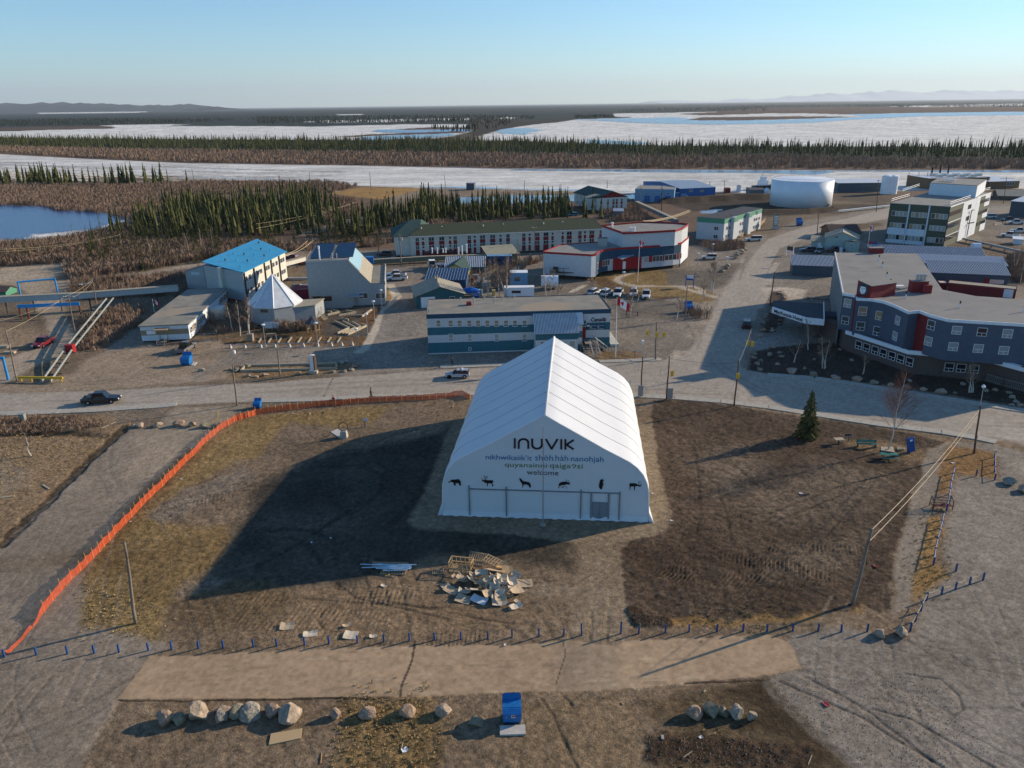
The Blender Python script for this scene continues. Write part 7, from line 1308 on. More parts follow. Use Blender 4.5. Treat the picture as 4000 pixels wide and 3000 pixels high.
# ------------------------------------------------------------ fences and small yard things
def picket(name,lab,pts,h,m,gap=.35,rail='timber',w_=.06,solid_=False):
    P_=[g(*p) for p in pts];o0=P_[0];r=empty(name,o0,0,lab,'fence')
    for a,b in zip(P_[:-1],P_[1:]):
        a_,b_=a-o0,b-o0;L=(b_-a_).length;n=max(1,int(L/gap));mb=MB()
        for z in (h*.2,h*.9):mb.tube((a_.x,a_.y,z),(b_.x,b_.y,z),.04,4)
        mb.build('rail',rail,r)
        for k in range(n+1):p=a_.lerp(b_,k/n);mb=MB();mb.box(p.x-w_,p.y-.03,0,p.x+w_,p.y+.03,h);mb.build('picket',m,r)
picket('deck_fence','grey picket fence round the deck under the right end of the hotel',P('H',1885,1085,2030,1130,2205,1175),1.5,'slate_grey_siding',.3)
picket('wire_fence','thin wire fence around the flag lawn behind the hall',P('G',860,830,1060,870,1150,895),1.2,'galvanised',2.5,'galvanised',.04)
picket('wire_fence','wire fence beside the flat tan building',P('E',1665,740,1880,735,1875,700),1.8,'galvanised',2.2,'galvanised',.04)
picket('ramp_rail','metal railing where the museum walk meets the driveway',P('F',1155,445,1240,350),1.2,'galvanised',.8,'galvanised',.03)
picket('yard_fence','grey board fence curving beside the courthouse yard',P('C',75,1575,110,1540,165,1470),2.0,'weathered_wood',.5,'timber',.22)
picket('barrier_rail','low dark rail behind the large Canadian flag',P('G',905,490,990,510,1085,520),1.0,'dark_metal',3.0,'dark_metal',.08)
picket('parking_rail','long low rail on the far right parking lot',P('D',1950,1172,2100,1150,2212,1140),.9,'dark_metal',4,'dark_metal',.12)
for i,(c,x,y,w_,d_,h_,m,lab) in enumerate((('d',955,520,1.6,1.2,1.2,'galvanised','pale bundle of scrap in the yard behind the navy shed'),('d',870,560,2.2,1.5,1.0,'rust','rusty scrap heap beside the yellow wall'),('d',1210,760,.8,.8,1.5,'yellow_siding','small pale yellow drum in the yard'),('d',1100,700,2.0,7,1.6,'weathered_wood','long grey covered walkway running back through the yard'),('d',1010,760,1.5,1.2,1.3,'pale_blue_siding','light blue crate by the tarpaulin boat'),('d',960,800,1.6,1.0,.8,'sign_blue','blue box at the back edge of the banded office'),('e',1700,720,6,1.0,.7,'galvanised','long silver trailer in the museum back yard'),('D',1410,1180,1.5,1.5,1.5,'white_siding','white utility box before the office block') if False else ('D',630,1410,1,1,1.6,'white_siding','white utility box beside the mint house'),('C',1860,1470,.6,.6,.9,'white_paint','white box on the police ramp railing'),('E',10,800,2.5,1.2,.5,'timber','pale timber pile at the left edge above the bare pole'),('E',75,845,2.2,.8,.4,'timber','low timber bench near the bare pole'),('E',190,1430,.9,.6,1.2,'water_blue_pipe','small grey-green utility box on the ditch verge'),('E',2160,740,1.2,1.0,1.6,'weathered_wood','little wooden shelter post by the museum garden'))):
    b=g(c,x,y);mb=MB();mb.box(-w_/2,0,0,w_/2,d_,h_*.94).box(-w_/2-.05,-.05,h_*.94,w_/2+.05,d_+.05,h_);tag(mb.build('yard_box',m,loc=b),lab,'box')
for c,x,y,yt,m,lab in (('E',150,1415,1378,'orange_stake','orange marker stake at the left road verge'),('E',300,1400,1370,'orange_stake','second orange marker stake on the road verge'),('E',1120,1460,1435,'orange_stake','orange marker at the left end of the track boulders'),('E',1880,1420,1338,'yellow_paint','yellow guy marker beside the orange fence bend'),('G',1055,1340,1275,'yellow_paint','yellow guy marker right of the hall'),('E',820,755,710,'yellow_paint','yellow guy marker by the twin pipes'),('E',870,480,432,'yellow_paint','yellow marker post below the utilidor'),('E',840,510,455,'yellow_paint','second yellow marker post below the utilidor'),('G',1595,480,450,'white_paint','small white sign post beside the blue bin'),('I',1835,20,-20,'orange_stake','slim marker by the fence upper bend')):
    b,t=up(c,x,y,x+4,yt);mb=MB();mb.tube((0,0,0),(t.x-b.x,0,t.z),.05,5);tag(mb.build('marker_stake',m,loc=b),lab,'stake')
# ------------------------------------------------------------ kerbed sidewalks laid in slabs
def walk(name,pts,wd,side,label=None,h=.11,seg=3.0):
    P_=[g(*p) for p in pts];root=tag(MB().box(0,0,-.3,.1,.1,-.2).build(name,'concrete',loc=P_[0]),kind='structure');o=P_[0];prev=None
    for a,b in zip(P_[:-1],P_[1:]):
        d=b-a;L=d.length;n=max(1,round(L/seg));d.normalize();nn=Vector((-d.y,d.x,0))*wd*side
        for k in range(n):
            p=a+d*(L*k/n+.02)-o;q=a+d*(L*(k+1)/n-.02)-o;mb=MB();c=[p,q,q+nn,p+nn];c=c if side>0 else c[::-1]
            mb.prism([(v.x,v.y) for v in c],-.2,h+.012*math.sin(k*3.7));mb.build('slab','concrete',root)
walk('sidewalk',P('E',-300,1395,0,1385,800,1352,1400,1312,1520,1300),1.9,1);walk('sidewalk',P('E',2212,1270)+P('F',400,1262,1000,1232,1900,1205),1.7,1)
walk('sidewalk',P('G',1030,1222,1400,1240,1800,1272,2212,1322)+P('H',600,1418,1000,1478,1500,1540,1800,1590,1960,1625),1.7,1)
walk('sidewalk',P('F',1590,972,1900,962,2300,948),1.8,1);walk('sidewalk',P('G',760,925,1300,906),1.6,1);walk('sidewalk',P('H',0,1040,400,1070,700,1112,1200,1195,1700,1275,2500,1400),1.7,1)
mb=MB()       # worn lane dashes at the crossing
for a,b in (((1300,955),(1288,1010)),((1278,1080),(1268,1120)),((1262,1160),(1256,1195)),((1028,1065),(1032,1110)),((1545,830),(1520,890)),((1925,1100),(1900,1180)),((2140,1070),(2118,1120)),((2090,1180),(2075,1225)),((2212,1090),(2190,1140)),((1105,930),(1100,1000))):
    A,B=g('G',*a,.03),g('G',*b,.03);d=(B-A).normalized();n_=Vector((-d.y,d.x,0))*.07;mb.add([A-n_,A+n_,B+n_,B-n_],[(3,2,1,0)])
mk('worn_paint',(.42,.40,.36),.9,.3,3.0);o=mb.build('lane_markings','worn_paint');tag(o,kind='structure')
# ------------------------------------------------------------ poles and wires
PL={}
def pl(key,*a,**k):PL[key]=pole(*a,**k)
pl('s1','G',1920,1298,1960,900,'brown signal pole on the near side of the crossing, beside the dark soil',m='pole_brown',r=.14);pl('s2','G',2030,985,2065,630,'wooden signal pole at the hotel corner of the crossing',r=.14)
pl('s3','G',1335,1240,1360,868,'wooden pole with grey cabinet and yellow signal beside the hall',m='pole_brown',r=.14);pl('s4','G',1113,1215,1130,865,'pole with grey cabinet and lamp on top just right of the hall roof',m='pole_brown',r=.14)
pl('s5','G',1240,895,1248,570,'thick wooden pole with yellow signals in front of the flag lawn',r=.17);pl('a','G',1495,555,1515,255,'wooden pole beside the blue bin on the courthouse lot')
for k,dx in (('s3',.5),('s4',-.1)):
    b=PL[k][1];mb=MB();mb.box(dx-.45,-.42,.3,dx+.4,-.14,2.1);mb.build('cabinet','galvanised',PL[k][0])
def signal(root,b,x,z,dx=1):
    mb=MB();mb.box(x-.16,-.33,z-.48,x+.16,-.05,z+.48);s=mb.build('signal_head','yellow_paint',root)
    for i in range(3):mb=MB();mb.lathe([(.13,0),(.13,.16)],8);o=mb.build('visor','yellow_paint',s,loc=(x+.21*dx,-.2,z-.31+i*.31));o.rotation_euler=(0,R(90)*dx,0)
for k,x,z in (('s1',.0,5.2),('s2',-.5,5.2),('s2',.4,5.0),('s3',.55,4.6),('s5',-1.9,5.4),('s5',1.2,5.0),('s5',-.1,4.9)):signal(PL[k][0],PL[k][1],x,min(z,PL[k][2].z-.8))
t=PL['s4'][2];b=PL['s4'][1];mb=MB();mb.tube((t.x-b.x,0,t.z-.2),(t.x-b.x-.1,0,t.z+2.4),.05,6);mb.build('lamp_mast','galvanised',PL['s4'][0]);mb=MB();mb.box(t.x-b.x-.3,-.2,t.z+2.3,t.x-b.x+.1,.2,t.z+2.7);mb.build('lamp_head','white_paint',PL['s4'][0])
for args in (('E',148,1080,50,640,'bare wooden pole at the lower end of the pipe rack, left edge'),):pl('e1',*args)
pl('e2','E',660,730,592,350,'wooden pole with crossarm beside the twin pipes',arms=((.99,2.2),));pl('e3','E',845,470,793,185,'street light pole where the pipes meet the utilidor',lamp=(g('E',700,245,0),0) if False else None)
b=PL['e3'][1];r_=ray('E',700,245);tt=b.y/r_.y;t=PL['e3'][2];mb=MB();mb.path([(t.x-b.x,0,t.z-1.2),(r_.x*tt-b.x,0,HC+r_.z*tt)],.06,5);mb.build('lamp_arm','white_paint',PL['e3'][0]);mb=MB();mb.box(r_.x*tt-b.x-.5,-.15,HC+r_.z*tt-.08,r_.x*tt-b.x+.3,.15,HC+r_.z*tt+.08);mb.build('lamp_head','white_paint',PL['e3'][0])
pl('e4','E',2048,1295,2008,930,'street light pole at the head of the gravel track');t=PL['e4'][2];b=PL['e4'][1];mb=MB();mb.tube((t.x-b.x,0,t.z-.2),(t.x-b.x+.55,0,t.z+1.8),.05,6);mb.build('lamp_mast','galvanised',PL['e4'][0]);mb=MB();mb.box(t.x-b.x+.4,-.2,t.z+1.7,t.x-b.x+.7,.2,t.z+2.2);mb.build('lamp_head','white_paint',PL['e4'][0])
pl('f1','F',210,1040,170,680,'wooden pole by the planting island near the pylon sign');pl('k1','k',400,1235,465,780,'reddish street light pole left of the hotel canopy',m='pole_brown')
b=PL['k1'][1];t=PL['k1'][2];r_=ray('k',300,730);tt=b.y/r_.y;mb=MB();mb.path([(t.x-b.x,0,t.z-.3),((r_.x*tt+t.x)/2-b.x,0,HC+r_.z*tt-.2),(r_.x*tt-b.x,0,HC+r_.z*tt)],.06,5);mb.box(r_.x*tt-b.x-.5,-.12,HC+r_.z*tt-.06,r_.x*tt-b.x+.2,.12,HC+r_.z*tt+.06);mb.build('lamp_arm','galvanised',PL['k1'][0])
pl('x1','e',1060,860,1000,440,'dark pole with two crossarms in front of the blue-roofed block',arms=((.98,3.2),(.80,2.2)),m='pole_brown',r=.2);pl('m1','B',1255,1525,1242,1250,'pole with transformers at the left end of the motel',cans=2,r=.18);pl('m2','B',1060,1410,1047,1245,'wooden pole on the road left of the motel')
pl('c1','C',198,1420,193,1190,'pole left of the courthouse roof in front of the motel',arms=((.98,1.6),));pl('c2','C',45,1570,45,1290,'left one of two poles standing close together behind the yard',arms=((.97,1.2),));pl('c3','C',68,1570,62,1300,'right one of two poles standing close together behind the yard')
pl('c4','C',1292,1085,1297,820,'tall dark pole in front of the deep blue warehouse',m='pole_brown',cans=1,arms=((.85,1.2),),r=.2);pl('c5','C',1103,995,1112,845,'pole with crossarm before the pale blue warehouse',arms=((.97,2.5),));pl('c6','C',1825,940,1838,780,'dark pole with crossarms right of the deep blue warehouse',m='pole_brown',arms=((.98,4),(.9,3)))
for i,(c,x,y,xt,yt) in enumerate((('C',823,852,823,780),('C',107,905,108,790),('B',995,866,982,710),('B',1638,878,1630,738),('B',470,822,460,705),('A',1685,822,1655,675),('A',772,797,757,695),('D',1205,835,1222,710),('D',1290,832,1307,707),('D',1368,835,1383,708),('C',1708,900,1710,790))):pl('r%d'%i,c,x,y,xt,yt,'far pole standing on the river side, %s from the left'%nth([5,4,2,3,-1+1,1,0,7,8,9,6][i]),group='poles along the river',r=.2)
pl('b1','B',475,1370,470,1290,'pole carrying a bundle of cables behind the blue-roofed block',arms=((.95,3.5),));pl('b2','B',872,1060,865,965,'pole among spruces beside the woodland road');pl('a1','A',1050,1342,1035,1245,'pale pole among spruces near the pond');pl('y1','d',1020,815,1035,495,'pole with pale transformers in the yard behind the banded office',cans=2)
pl('d1','D',425,1250,437,1062,'brown lamp pole on the bend of the side street',m='pole_brown');pl('d2','D',935,1060,955,782,'dark pole left of the green office block',m='pole_brown',arms=((.98,1.6),));pl('d3','D',2035,985,2062,755,'pole with crossarm behind the office block at the far right',arms=((.95,6),),m='pole_brown');pl('d4','D',940,1330,950,1210,'short wooden pole left of the office block');pl('d5','H',25,400,58,138,'second wooden pole behind the street light left of the canopy') if False else None
def top(k,dz=0,dx=0):t=PL[k][2];return (t.x+dx,t.y,t.z-dz)
wires('overhead wires slung between the three poles at the left edge',[(top('e1',.2),top('e2',.2,-1)),(top('e2',.1,-1),top('e3',.6)),(top('e2',.1,1),top('e3',1.0)),(top('e2',.1,.8),g('E',-300,640,7))],.022,'rope',.4)
wires('cables between the signal poles over the crossing',[(top('s1',.3),top('s2',.3)),(top('s1',.5),top('s2',.6)),(top('s3',.3),top('s1',.4)),(top('s4',.3),top('s5',.5))],.02,'dark_metal',.4)
wires('bundle of pale cables sagging over the police station roof',[(g('C',1130,1140,9),g('C',1540,1045,9)),(g('C',1130,1145,9),g('C',1540,1055,8.6)),(g('C',1130,1135,9),g('C',1530,1040,9))],.09,'rope',.8)
wires('pale cables between the blue-roofed block and the woodland pole',[(g('e',1480,360,7),top('b1',.5,-1)),(g('e',1480,380,7),top('b1',.5,1)),(g('e',1480,370,6.6),top('b1',1.2))],.06,'rope',.8)
wires('wires over the woods between two poles',[(top('b2',.3),g('B',0,1160,7)),(top('b2',.3),g('B',0,1200,6))],.03,'rope',1);wires('wires running left from the pond pole',[(top('a1',.3),g('A',0,1380,6)),(top('a1',.5),g('A',0,1400,5))],.03,'rope',1)
# park lamps with disc tops
def lamp(c,x,y,xt,yt,lab,grp='disc-topped lamps'):
    b,t=up(c,x,y,xt,yt);r=empty('lamp_post',b,0,lab,'street lamp',grp);h=t.z;mb=MB();mb.tube((0,0,0),(0,0,h-.1),.07,7);mb.build('post','galvanised',r);mb=MB();mb.lathe([(.15,h-.35),(.42,h-.1),(.40,h),(.1,h+.1)],12);mb.build('lamp_head','white_paint',r);mb=MB();mb.lathe([(.3,0),(.25,.25)],8);mb.build('base','concrete',r)
for i,(x,y,xt,yt) in enumerate(((83,780,67,590),(535,770,520,575),(877,800,873,625),(966,680,950,500),(1025,555,1012,388),(1087,440,1077,292))):lamp('F',x,y,xt,yt,'disc-topped lamp in the museum garden, %s from the left'%nth(i))
for q in (('j',1230,1090,1238,780,'slim lamp behind the row of white police cars'),('j',975,1215,990,1015,'slim lamp in front of the second police pickup'),('C',1597,1590,1605,1412,'lamp on the lot right of the police lawn'),('C',1733,1420,1740,1332,'lamp behind the white car on the police ramp')):lamp(*q,grp='slim lot lamps')
# ------------------------------------------------------------ flags
def flag(c,x,y,xt,yt,lab,w_,h_,kind,drop=.35,dz0=0,root=None):
    b,t=up(c,x,y,xt,yt);r=root or empty('flagpole',b,0,lab,'flagpole');H_=t.z
    if not root:mb=MB();mb.tube((0,0,0),(t.x-b.x,0,H_),.07,7,.04);mb.build('pole','white_paint',r)
    X=t.x-b.x;n=8;vs=[]
    for i in range(n+1):
        u=i/n;vs+=[(X+.06+u*w_*.92,.12*math.sin(u*6),H_-dz0-.05-drop*w_*u),(X+.06+u*w_*.88,.12*math.sin(u*6+.4),H_-dz0-h_-drop*w_*u*1.05)]
    ms={'canada':(0,0,1,1,1,1,0,0),'blue':(0,0,0,0,1,1,1,1)}[kind];mb=MB()
    for i in range(n):mb.add([vs[2*i+1],vs[2*i+3],vs[2*i+2],vs[2*i]],[(0,1,2,3)],ms[i])
    f=mb.build('flag',['red_print','white_print'] if kind=='canada' else ['red_print','sign_blue'],r)
    if kind=='canada':
        mb=MB();cx,cz=X+.06+w_*.45,H_-dz0-h_*.52-drop*w_*.5;s=h_*.42
        leaf=[(0,-1),(.1,-.45),(.55,-.55),(.45,-.3),(.9,.05),(.75,.2),(.8,.5),(.45,.4),(.25,.65),(.2,.35),(0,1)];leaf+=[(-a,b_) for a,b_ in leaf[-2:0:-1]]
        mb.add([(cx+a*s,.04+.12*math.sin(.5*6)-.07,cz+b_*s-drop*a*s) for a,b_ in leaf],[tuple(range(len(leaf)))]);mb.build('maple_leaf','red_print',f)
    return r
flag('G',895,880,908,355,'tall flagpole flying a large Canadian flag beside the banded office',2.6,1.5,'canada',.5);flag('j',1440,940,1473,305,'white flagpole on the police lawn with its flag hanging',.9,2.0,'canada',.3);flag('E',1335,490,1317,372,'small flagpole with Canadian flag left of the long flat building',1.6,.9,'canada',.5)
r=flag('D',858,1415,887,1150,'white flagpole with two flags in front of the office block',1.2,1.9,'canada',.5,.5);flag('D',858,1415,887,1150,None,3.0,1.9,'blue',.2,5.6,root=r)
# ------------------------------------------------------------ vehicles
def paintc(n,c):
    if n not in MT:mk(n,c,.3,.03,1.0,spec=.6)
    return n
VK=dict(pickup=(5.7,1.95,1.85),crew=(5.9,2.0,1.9),suv=(4.9,1.95,1.78),hatch=(4.4,1.78,1.55),cap=(5.8,1.95,1.9))
WH={}
def car(c,rear,front,kind,colr,label,group=None,at3=None,dirty=None,bar=False):
    Rr_,Ff=(g(c,*rear),g(c,*front));L,W,H_=VK[kind];d=(Ff-Rr_).normalized();mid=(Ff+Rr_)/2;nn=Vector((-d.y,d.x,0));mid=mid+Vector((0,W/2,0))*abs(d.x)
    root=empty('parked_car' if at3 is None else at3,(mid.x,mid.y,0),math.atan2(d.y,d.x),label,{'pickup':'pickup truck','crew':'pickup truck','cap':'pickup truck','suv':'car','hatch':'car'}[kind],group);h=L/2;w_=W/2;pc=paintc(*colr)
    def loft(sec,name,m,parent=root):   # sec: (x, half width low, half width high, z low, z high)
        mb=MB();vs=[];n=len(sec)
        for x,a,b,z0,z1 in sec:vs+=[(x,-a,z0),(x,a,z0),(x,a*1.0,z0+(z1-z0)*.75),(x,b,z1),(x,-b,z1),(x,-a*1.0,z0+(z1-z0)*.75)]
        fs=[(6*i+k,6*i+(k+1)%6,6*i+6+(k+1)%6,6*i+6+k) for i in range(n-1) for k in range(6)]+[(5,4,3,2,1,0),tuple(6*(n-1)+k for k in range(6))];mb.add(vs,fs);return mb.build(name,m,parent,False)
    pk=kind in ('pickup','crew');bz=.98 if kind!='hatch' else .88;hood=bz+.06
    body=loft([(-h,w_*.92,w_*.88,.45,bz),(-h+.15,w_,w_*.95,.36,bz+.02),(-.2,w_,w_*.95,.33,bz+.02),(h*.30,w_,w_*.95,.33,bz+.04),(h*.42,w_,w_*.9,.33,hood),(h*.88,w_*.97,w_*.84,.36,hood-.12),(h,w_*.86,w_*.74,.45,hood-.28)],'body',pc)
    x0,x1=(-.55 if kind=='pickup' else -.95,h*.42) if pk else (-h+.12,h*.36);r0,r1=x0+(.12 if pk else .25),x1-(.6 if pk else .75)
    if kind=='cap':x0=-h+.08;r0=x0+.1
    gl=loft([(x0,w_*.90,w_*.86,bz,bz+.04),(r0,w_*.88,w_*.74,bz,H_-.06),(r1,w_*.88,w_*.74,bz,H_-.06),(x1,w_*.92,w_*.86,bz,bz+.06)],'glasshouse','car_glass');rf=loft([(r0-.06,w_*.72,w_*.70,H_-.10,H_),(r1+.06,w_*.72,w_*.70,H_-.10,H_)],'roof',pc)
    for s_ in (-1,1):
        for xx in ((r0+r1)/2,) if kind!='suv' else (r0+.9,r1-.5):mb=MB();mb.box(xx-.06,s_*w_*.80-.05,bz,xx+.06,s_*w_*.80+.05,H_-.06);mb.build('door_pillar',pc,root)
    if pk:
        mb=MB();mb.box(-h+.18,-w_+.16,bz-.02,x0-.06,w_-.16,bz+.035);mb.build('bed_floor','black_paint',root)
        for s_ in (-1,1):mb=MB();mb.box(-h+.05,s_*(w_-.08)-.06,bz,x0,s_*(w_-.08)+.06,bz+.12);mb.build('bed_side',pc,root)
    k=(W,)
    if k not in WH:
        a=MB();a.lathe([(.32,-.12),(.40,-.10),(.40,.10),(.32,.12)],14);b=MB();b.lathe([(.2,-.12),(.2,.12)],8);WH[k]=(a.mesh('wheel','tyre'),b.mesh('rim','alu'))
    for sx in (h*.62,-h*.62):
        for s_ in (-1,1):o=inst('wheel',WH[k][0],(sx,s_*(w_-.06),.37),0,root);o.rotation_euler=(R(90),0,0);inst('rim',WH[k][1],(0,0,0),0,o)
    for s_ in (-1,1):
        mb=MB();mb.box(h*.93,s_*w_*.66-.16,.62,h*1.005,s_*w_*.66+.16,.80);mb.build('headlight','white_print',root);mb=MB();mb.box(-h-.01,s_*w_*.8-.08,.62,-h+.05,s_*w_*.8+.08,.9);mb.build('tail_light','red_print',root);mb=MB();mb.box(x1-.35,s_*(w_+.1)-.1,bz+.02,x1-.2,s_*(w_+.1)+.1,bz+.18);mb.build('mirror','black_paint',root)
    mb=MB();mb.box(h*.97,-w_*.42,.48,h*1.01,w_*.42,.76);mb.build('grille','black_paint',root)
    if bar:mb=MB();mb.box((r0+r1)/2-.12,-w_*.6,H_,(r0+r1)/2+.12,w_*.6,H_+.12);mb.build('light_bar','white_sheet',root)
    return root
WHI,BLK,SIL,REDC,GRY,DRK=('car_white',(.62,.63,.64)),('car_black',(.008,.008,.01)),('car_silver',(.38,.41,.44)),('car_red',(.16,.008,.015)),('car_grey',(.14,.14,.145)),('car_dark',(.03,.035,.045))
cb=car('E',(725,1292),(985,1275),'crew',BLK,'black crew-cab pickup driving on the main road at the left');mb=MB();mb.box(-2.0,-.5,1.0,-1.3,.5,1.55);mb.build('cargo','weathered_wood',cb)
car('F',(1822,1062),(1655,1062),'hatch',SIL,'silver hatchback on the main road behind the hall',bar=True);car('E',(412,752),(342,790),'crew',REDC,'dark red pickup on the dirt road near the overhead utilidor')
cb=car('E',(1570,845),(1650,790),'crew',GRY,'grey work pickup with headache rack by the flat building');mb=MB();[mb.box(-.95,-.8+i*.4,1.0,-.88,-.74+i*.4,2.0) for i in range(5)];mb.box(-.96,-.85,1.9,-.86,.9,2.0);mb.build('rack','black_paint',cb)
car('G',(2028,640),(2034,590),'suv',BLK,'black sport utility car on the side street beside the hotel drive')
car('B',(1300,1652),(1130,1655),'crew',WHI,'white crew-cab pickup in front of the one parked behind, museum yard');car('B',(1290,1622),(1120,1622),'crew',('car_pale',(.5,.53,.56)),'second white pickup, rear half hidden by the front one, museum yard')
for i,(a,b,k,l) in enumerate((((680,350),(745,320),'suv','white police vehicle leftmost in the row, turned away'),((790,358),(845,322),'suv','second white police vehicle from the left, turned away'),((930,322),(905,362),'crew','third police vehicle from the left, facing the camera'),((1055,322),(1045,365),'suv','fourth police vehicle from the left, behind a bare birch'),((1165,330),(1155,385),'crew','rightmost white police pickup in the row of five'))):car('G',a,b,k,WHI,l,'white police vehicles in a row',bar=True)
car('C',(2150,1310),(2030,1312),'cap',WHI,'white pickup with canopy below the wooden ramps');car('C',(1770,1472),(1650,1468),'suv',WHI,'white police car on the ramp right of the station',bar=True)
for a in (('B',(1150,1442),(1062,1440),'suv',DRK,'dark car parked left of the motel front'),('B',(1262,1475),(1180,1478),'hatch',('car_blue',(.06,.10,.16)),'bluish car parked below the dark one by the motel'),('B',(835,1402),(755,1405),'suv',WHI,'white vehicle on the road behind the community building roof'),('B',(335,1470),(280,1465),'hatch',REDC,'red car parked beyond the blue-roofed block, farther one'),('B',(430,1515),(375,1512),'suv',REDC,'red car beside the grey utilidor, nearer one'),('C',(550,1092),(500,1095),'hatch',('car_teal',(.02,.20,.27)),'teal car at the trees behind the motel'),
 ('k',(985,498),(925,498),'suv',DRK,'dark car, leftmost of three in front of the mint house'),('k',(1130,505),(1100,520),'suv',GRY,'grey car, middle of three in front of the mint house'),('k',(1385,505),(1310,505),'crew',('car_maroon',(.06,.015,.02)),'maroon car, rightmost of three in front of the mint house'),('D',(1950,1112),(1890,1112),'suv',WHI,'white car, farther of two by the office block corner'),('D',(2140,1138),(2040,1142),'crew',DRK,'dark pickup at the rail on the far right lot'),('D',(2205,1165),(2105,1162),'crew',WHI,'white pickup at the rail on the far right lot'),('D',(2150,1278),(2050,1270),'crew',WHI,'white pickup nearest to the little white shed'),('D',(2240,1240),(2125,1235),'crew',('car_pale',(.5,.53,.56)),'pale pickup behind the one near the white shed')):car(*a)
# boats, caravan, tanks
def boat(c,x,y,L,W,lab,m='alu',cabin=True,tarp=None):
    b=g(c,x,y);r=empty('boat',b,-1.4,lab,'boat');mb=MB();h=L/2;mb.add([(-h,-W*.35,.6),(h*.3,-W*.35,.6),(h,0,1.2),(h*.3,W*.35,.6),(-h,W*.35,.6),(-h,-W/2,1.5),(h*.3,-W/2,1.6),(h*1.1,0,1.9),(h*.3,W/2,1.6),(-h,W/2,1.5)],[(4,3,2,1,0),(0,1,6,5),(1,2,7,6),(2,3,8,7),(3,4,9,8),(4,0,5,9),(5,6,7,8,9)]);mb.build('hull',m,r)
    if cabin:mb=MB();mb.box(-h*.3,-W*.35,1.6,h*.3,W*.35,2.7);mb.build('cabin','car_glass',r);mb=MB();mb.box(-h*.35,-W*.38,2.7,h*.35,W*.38,2.8);mb.build('cabin_roof','white_paint',r)
    mb=MB();mb.box(-h*.8,-.5,.3,h,.5,.45);mb.build('trailer','steel',r)
    if tarp:mb=MB();mb.lathe([(W*.62,1.0),(W*.55,1.7),(.2,2.3)],9);o=mb.build('tarp',tarp,r);o.scale=(L/W*.75,1,1)
    return r
boat('d',325,375,7,2.4,'aluminium cabin boat on a trailer, left of the two boats');boat('d',450,378,6,2.2,'open aluminium boat on a trailer, right of the two boats',cabin=False);b_=boat('d',885,760,6,2.3,'boat under a bright blue tarpaulin behind the teal garage','white_paint',False,'tarp_blue');b_.rotation_euler[2]=-.2
def hbox(c,x,y,L,W,H_,m,lab,name,cat,rz=0,top='white_paint',z0=.5):
    b=g(c,x,y);r=empty(name,b,rz,lab,cat);mb=MB();mb.box(-L/2,0,z0,L/2,W,H_);mb.build('body',m,r);mb=MB();mb.box(-L/2-.05,-.05,H_,L/2+.05,W+.05,H_+.1);mb.build('roof',top,r);mb=MB();mb.box(-L/2+.3,.2,0,-L/2+.9,W-.2,z0).box(L/2-1.5,.2,0,L/2-.9,W-.2,z0);mb.build('undercarriage','dark_metal',r);mb=MB();mb.box(-L*.25,-.03,H_*.5,L*.05,-.001,H_*.75);mb.build('window','glass_dark',r);return r
hbox('d',1580,795,7.5,2.4,2.7,'white_paint','white travel caravan parked behind the banded office','caravan','caravan',z0=.6);hbox('d',1575,655,4.6,3.5,4.2,'pale_blue_siding','pale blue box shed beside the white cylinder tank','shed','shed',z0=.3);hbox('d',1295,330,7.5,3,3.0,'navy_siding','dark blue container half hidden behind bare birches','container','container',top='pale_blue_siding',z0=.2)
def hcyl(c,xa,xb,y,r_,z,lab,legs=True,m='tank_white'):
    A,B=g(c,xa,y),g(c,xb,y);t=empty('fuel_tank',A,0,lab,'tank');d=B-A;mb=MB();mb.tube((0,0,z),(d.x,d.y,z),r_,20);mb.build('cylinder',m,t)
    for f in (.2,.8):mb=MB();mb.box(d.x*f-.2,d.y*f-r_*.8,0,d.x*f+.2,d.y*f+r_*.8,z-r_*.6);mb.build('saddle','concrete',t)
hcyl('d',1895,2140,655,1.6,2.0,'white cylindrical fuel tank beside the police station');hcyl('D',1755,1825,1392,1.1,1.4,'white horizontal tank below the office block')
# ------------------------------------------------------------ utilidors, pipes, gates
def duct(name,lab,pts,z,w_,h_,m,cat,legs='dark_metal',step=9,top='tan_shingle'):
    P_=[g(*p) for p in pts];r=empty(name,P_[0],0,lab,cat)
    for a,b in zip(P_[:-1],P_[1:]):
        a_,b_=a-P_[0],b-P_[0];d=(b_-a_).normalized();n_=Vector((-d.y,d.x,0))*w_/2;mb=MB();mb.prism([((a_-n_).x,(a_-n_).y),((b_-n_).x,(b_-n_).y),((b_+n_).x,(b_+n_).y),((a_+n_).x,(a_+n_).y)],z,z+h_);mb.build('casing',m,r);n2=n_*1.12;mb=MB();mb.prism([((a_-n2).x,(a_-n2).y),((b_-n2).x,(b_-n2).y),((b_+n2).x,(b_+n2).y),((a_+n2).x,(a_+n2).y)],z+h_+.005,z+h_+.12);mb.build('cover',top,r)
        n=int((b-a).length/step)
        for k in range(n+1):p=a_.lerp(b_,(k+.3)/(n+1));mb=MB();mb.tube((p.x,p.y,-.2),(p.x,p.y,z),.16,5);mb.build('leg',legs,r)
duct('utilidor','long grey elevated utilidor crossing over the dirt road at the left',P('E',-300,520,0,505,700,470,1560,400),3.0,1.5,1.3,'grey_siding_light','utilidor');duct('utilidor','grey utilidor fence-like box running along the motel',P('B',1010,1520,1500,1490,1980,1475),.5,1.2,1.3,'olive_siding','utilidor');duct('utilidor','utilidor box descending between blue warehouse and police station',P('C',1075,1010,1420,1175),1.0,1.6,1.4,'slate_grey_siding','utilidor');duct('utilidor','short grey utilidor ending beside the blue-roofed block',P('B',240,1570,420,1520),1.5,1.5,1.2,'pale_siding','utilidor')
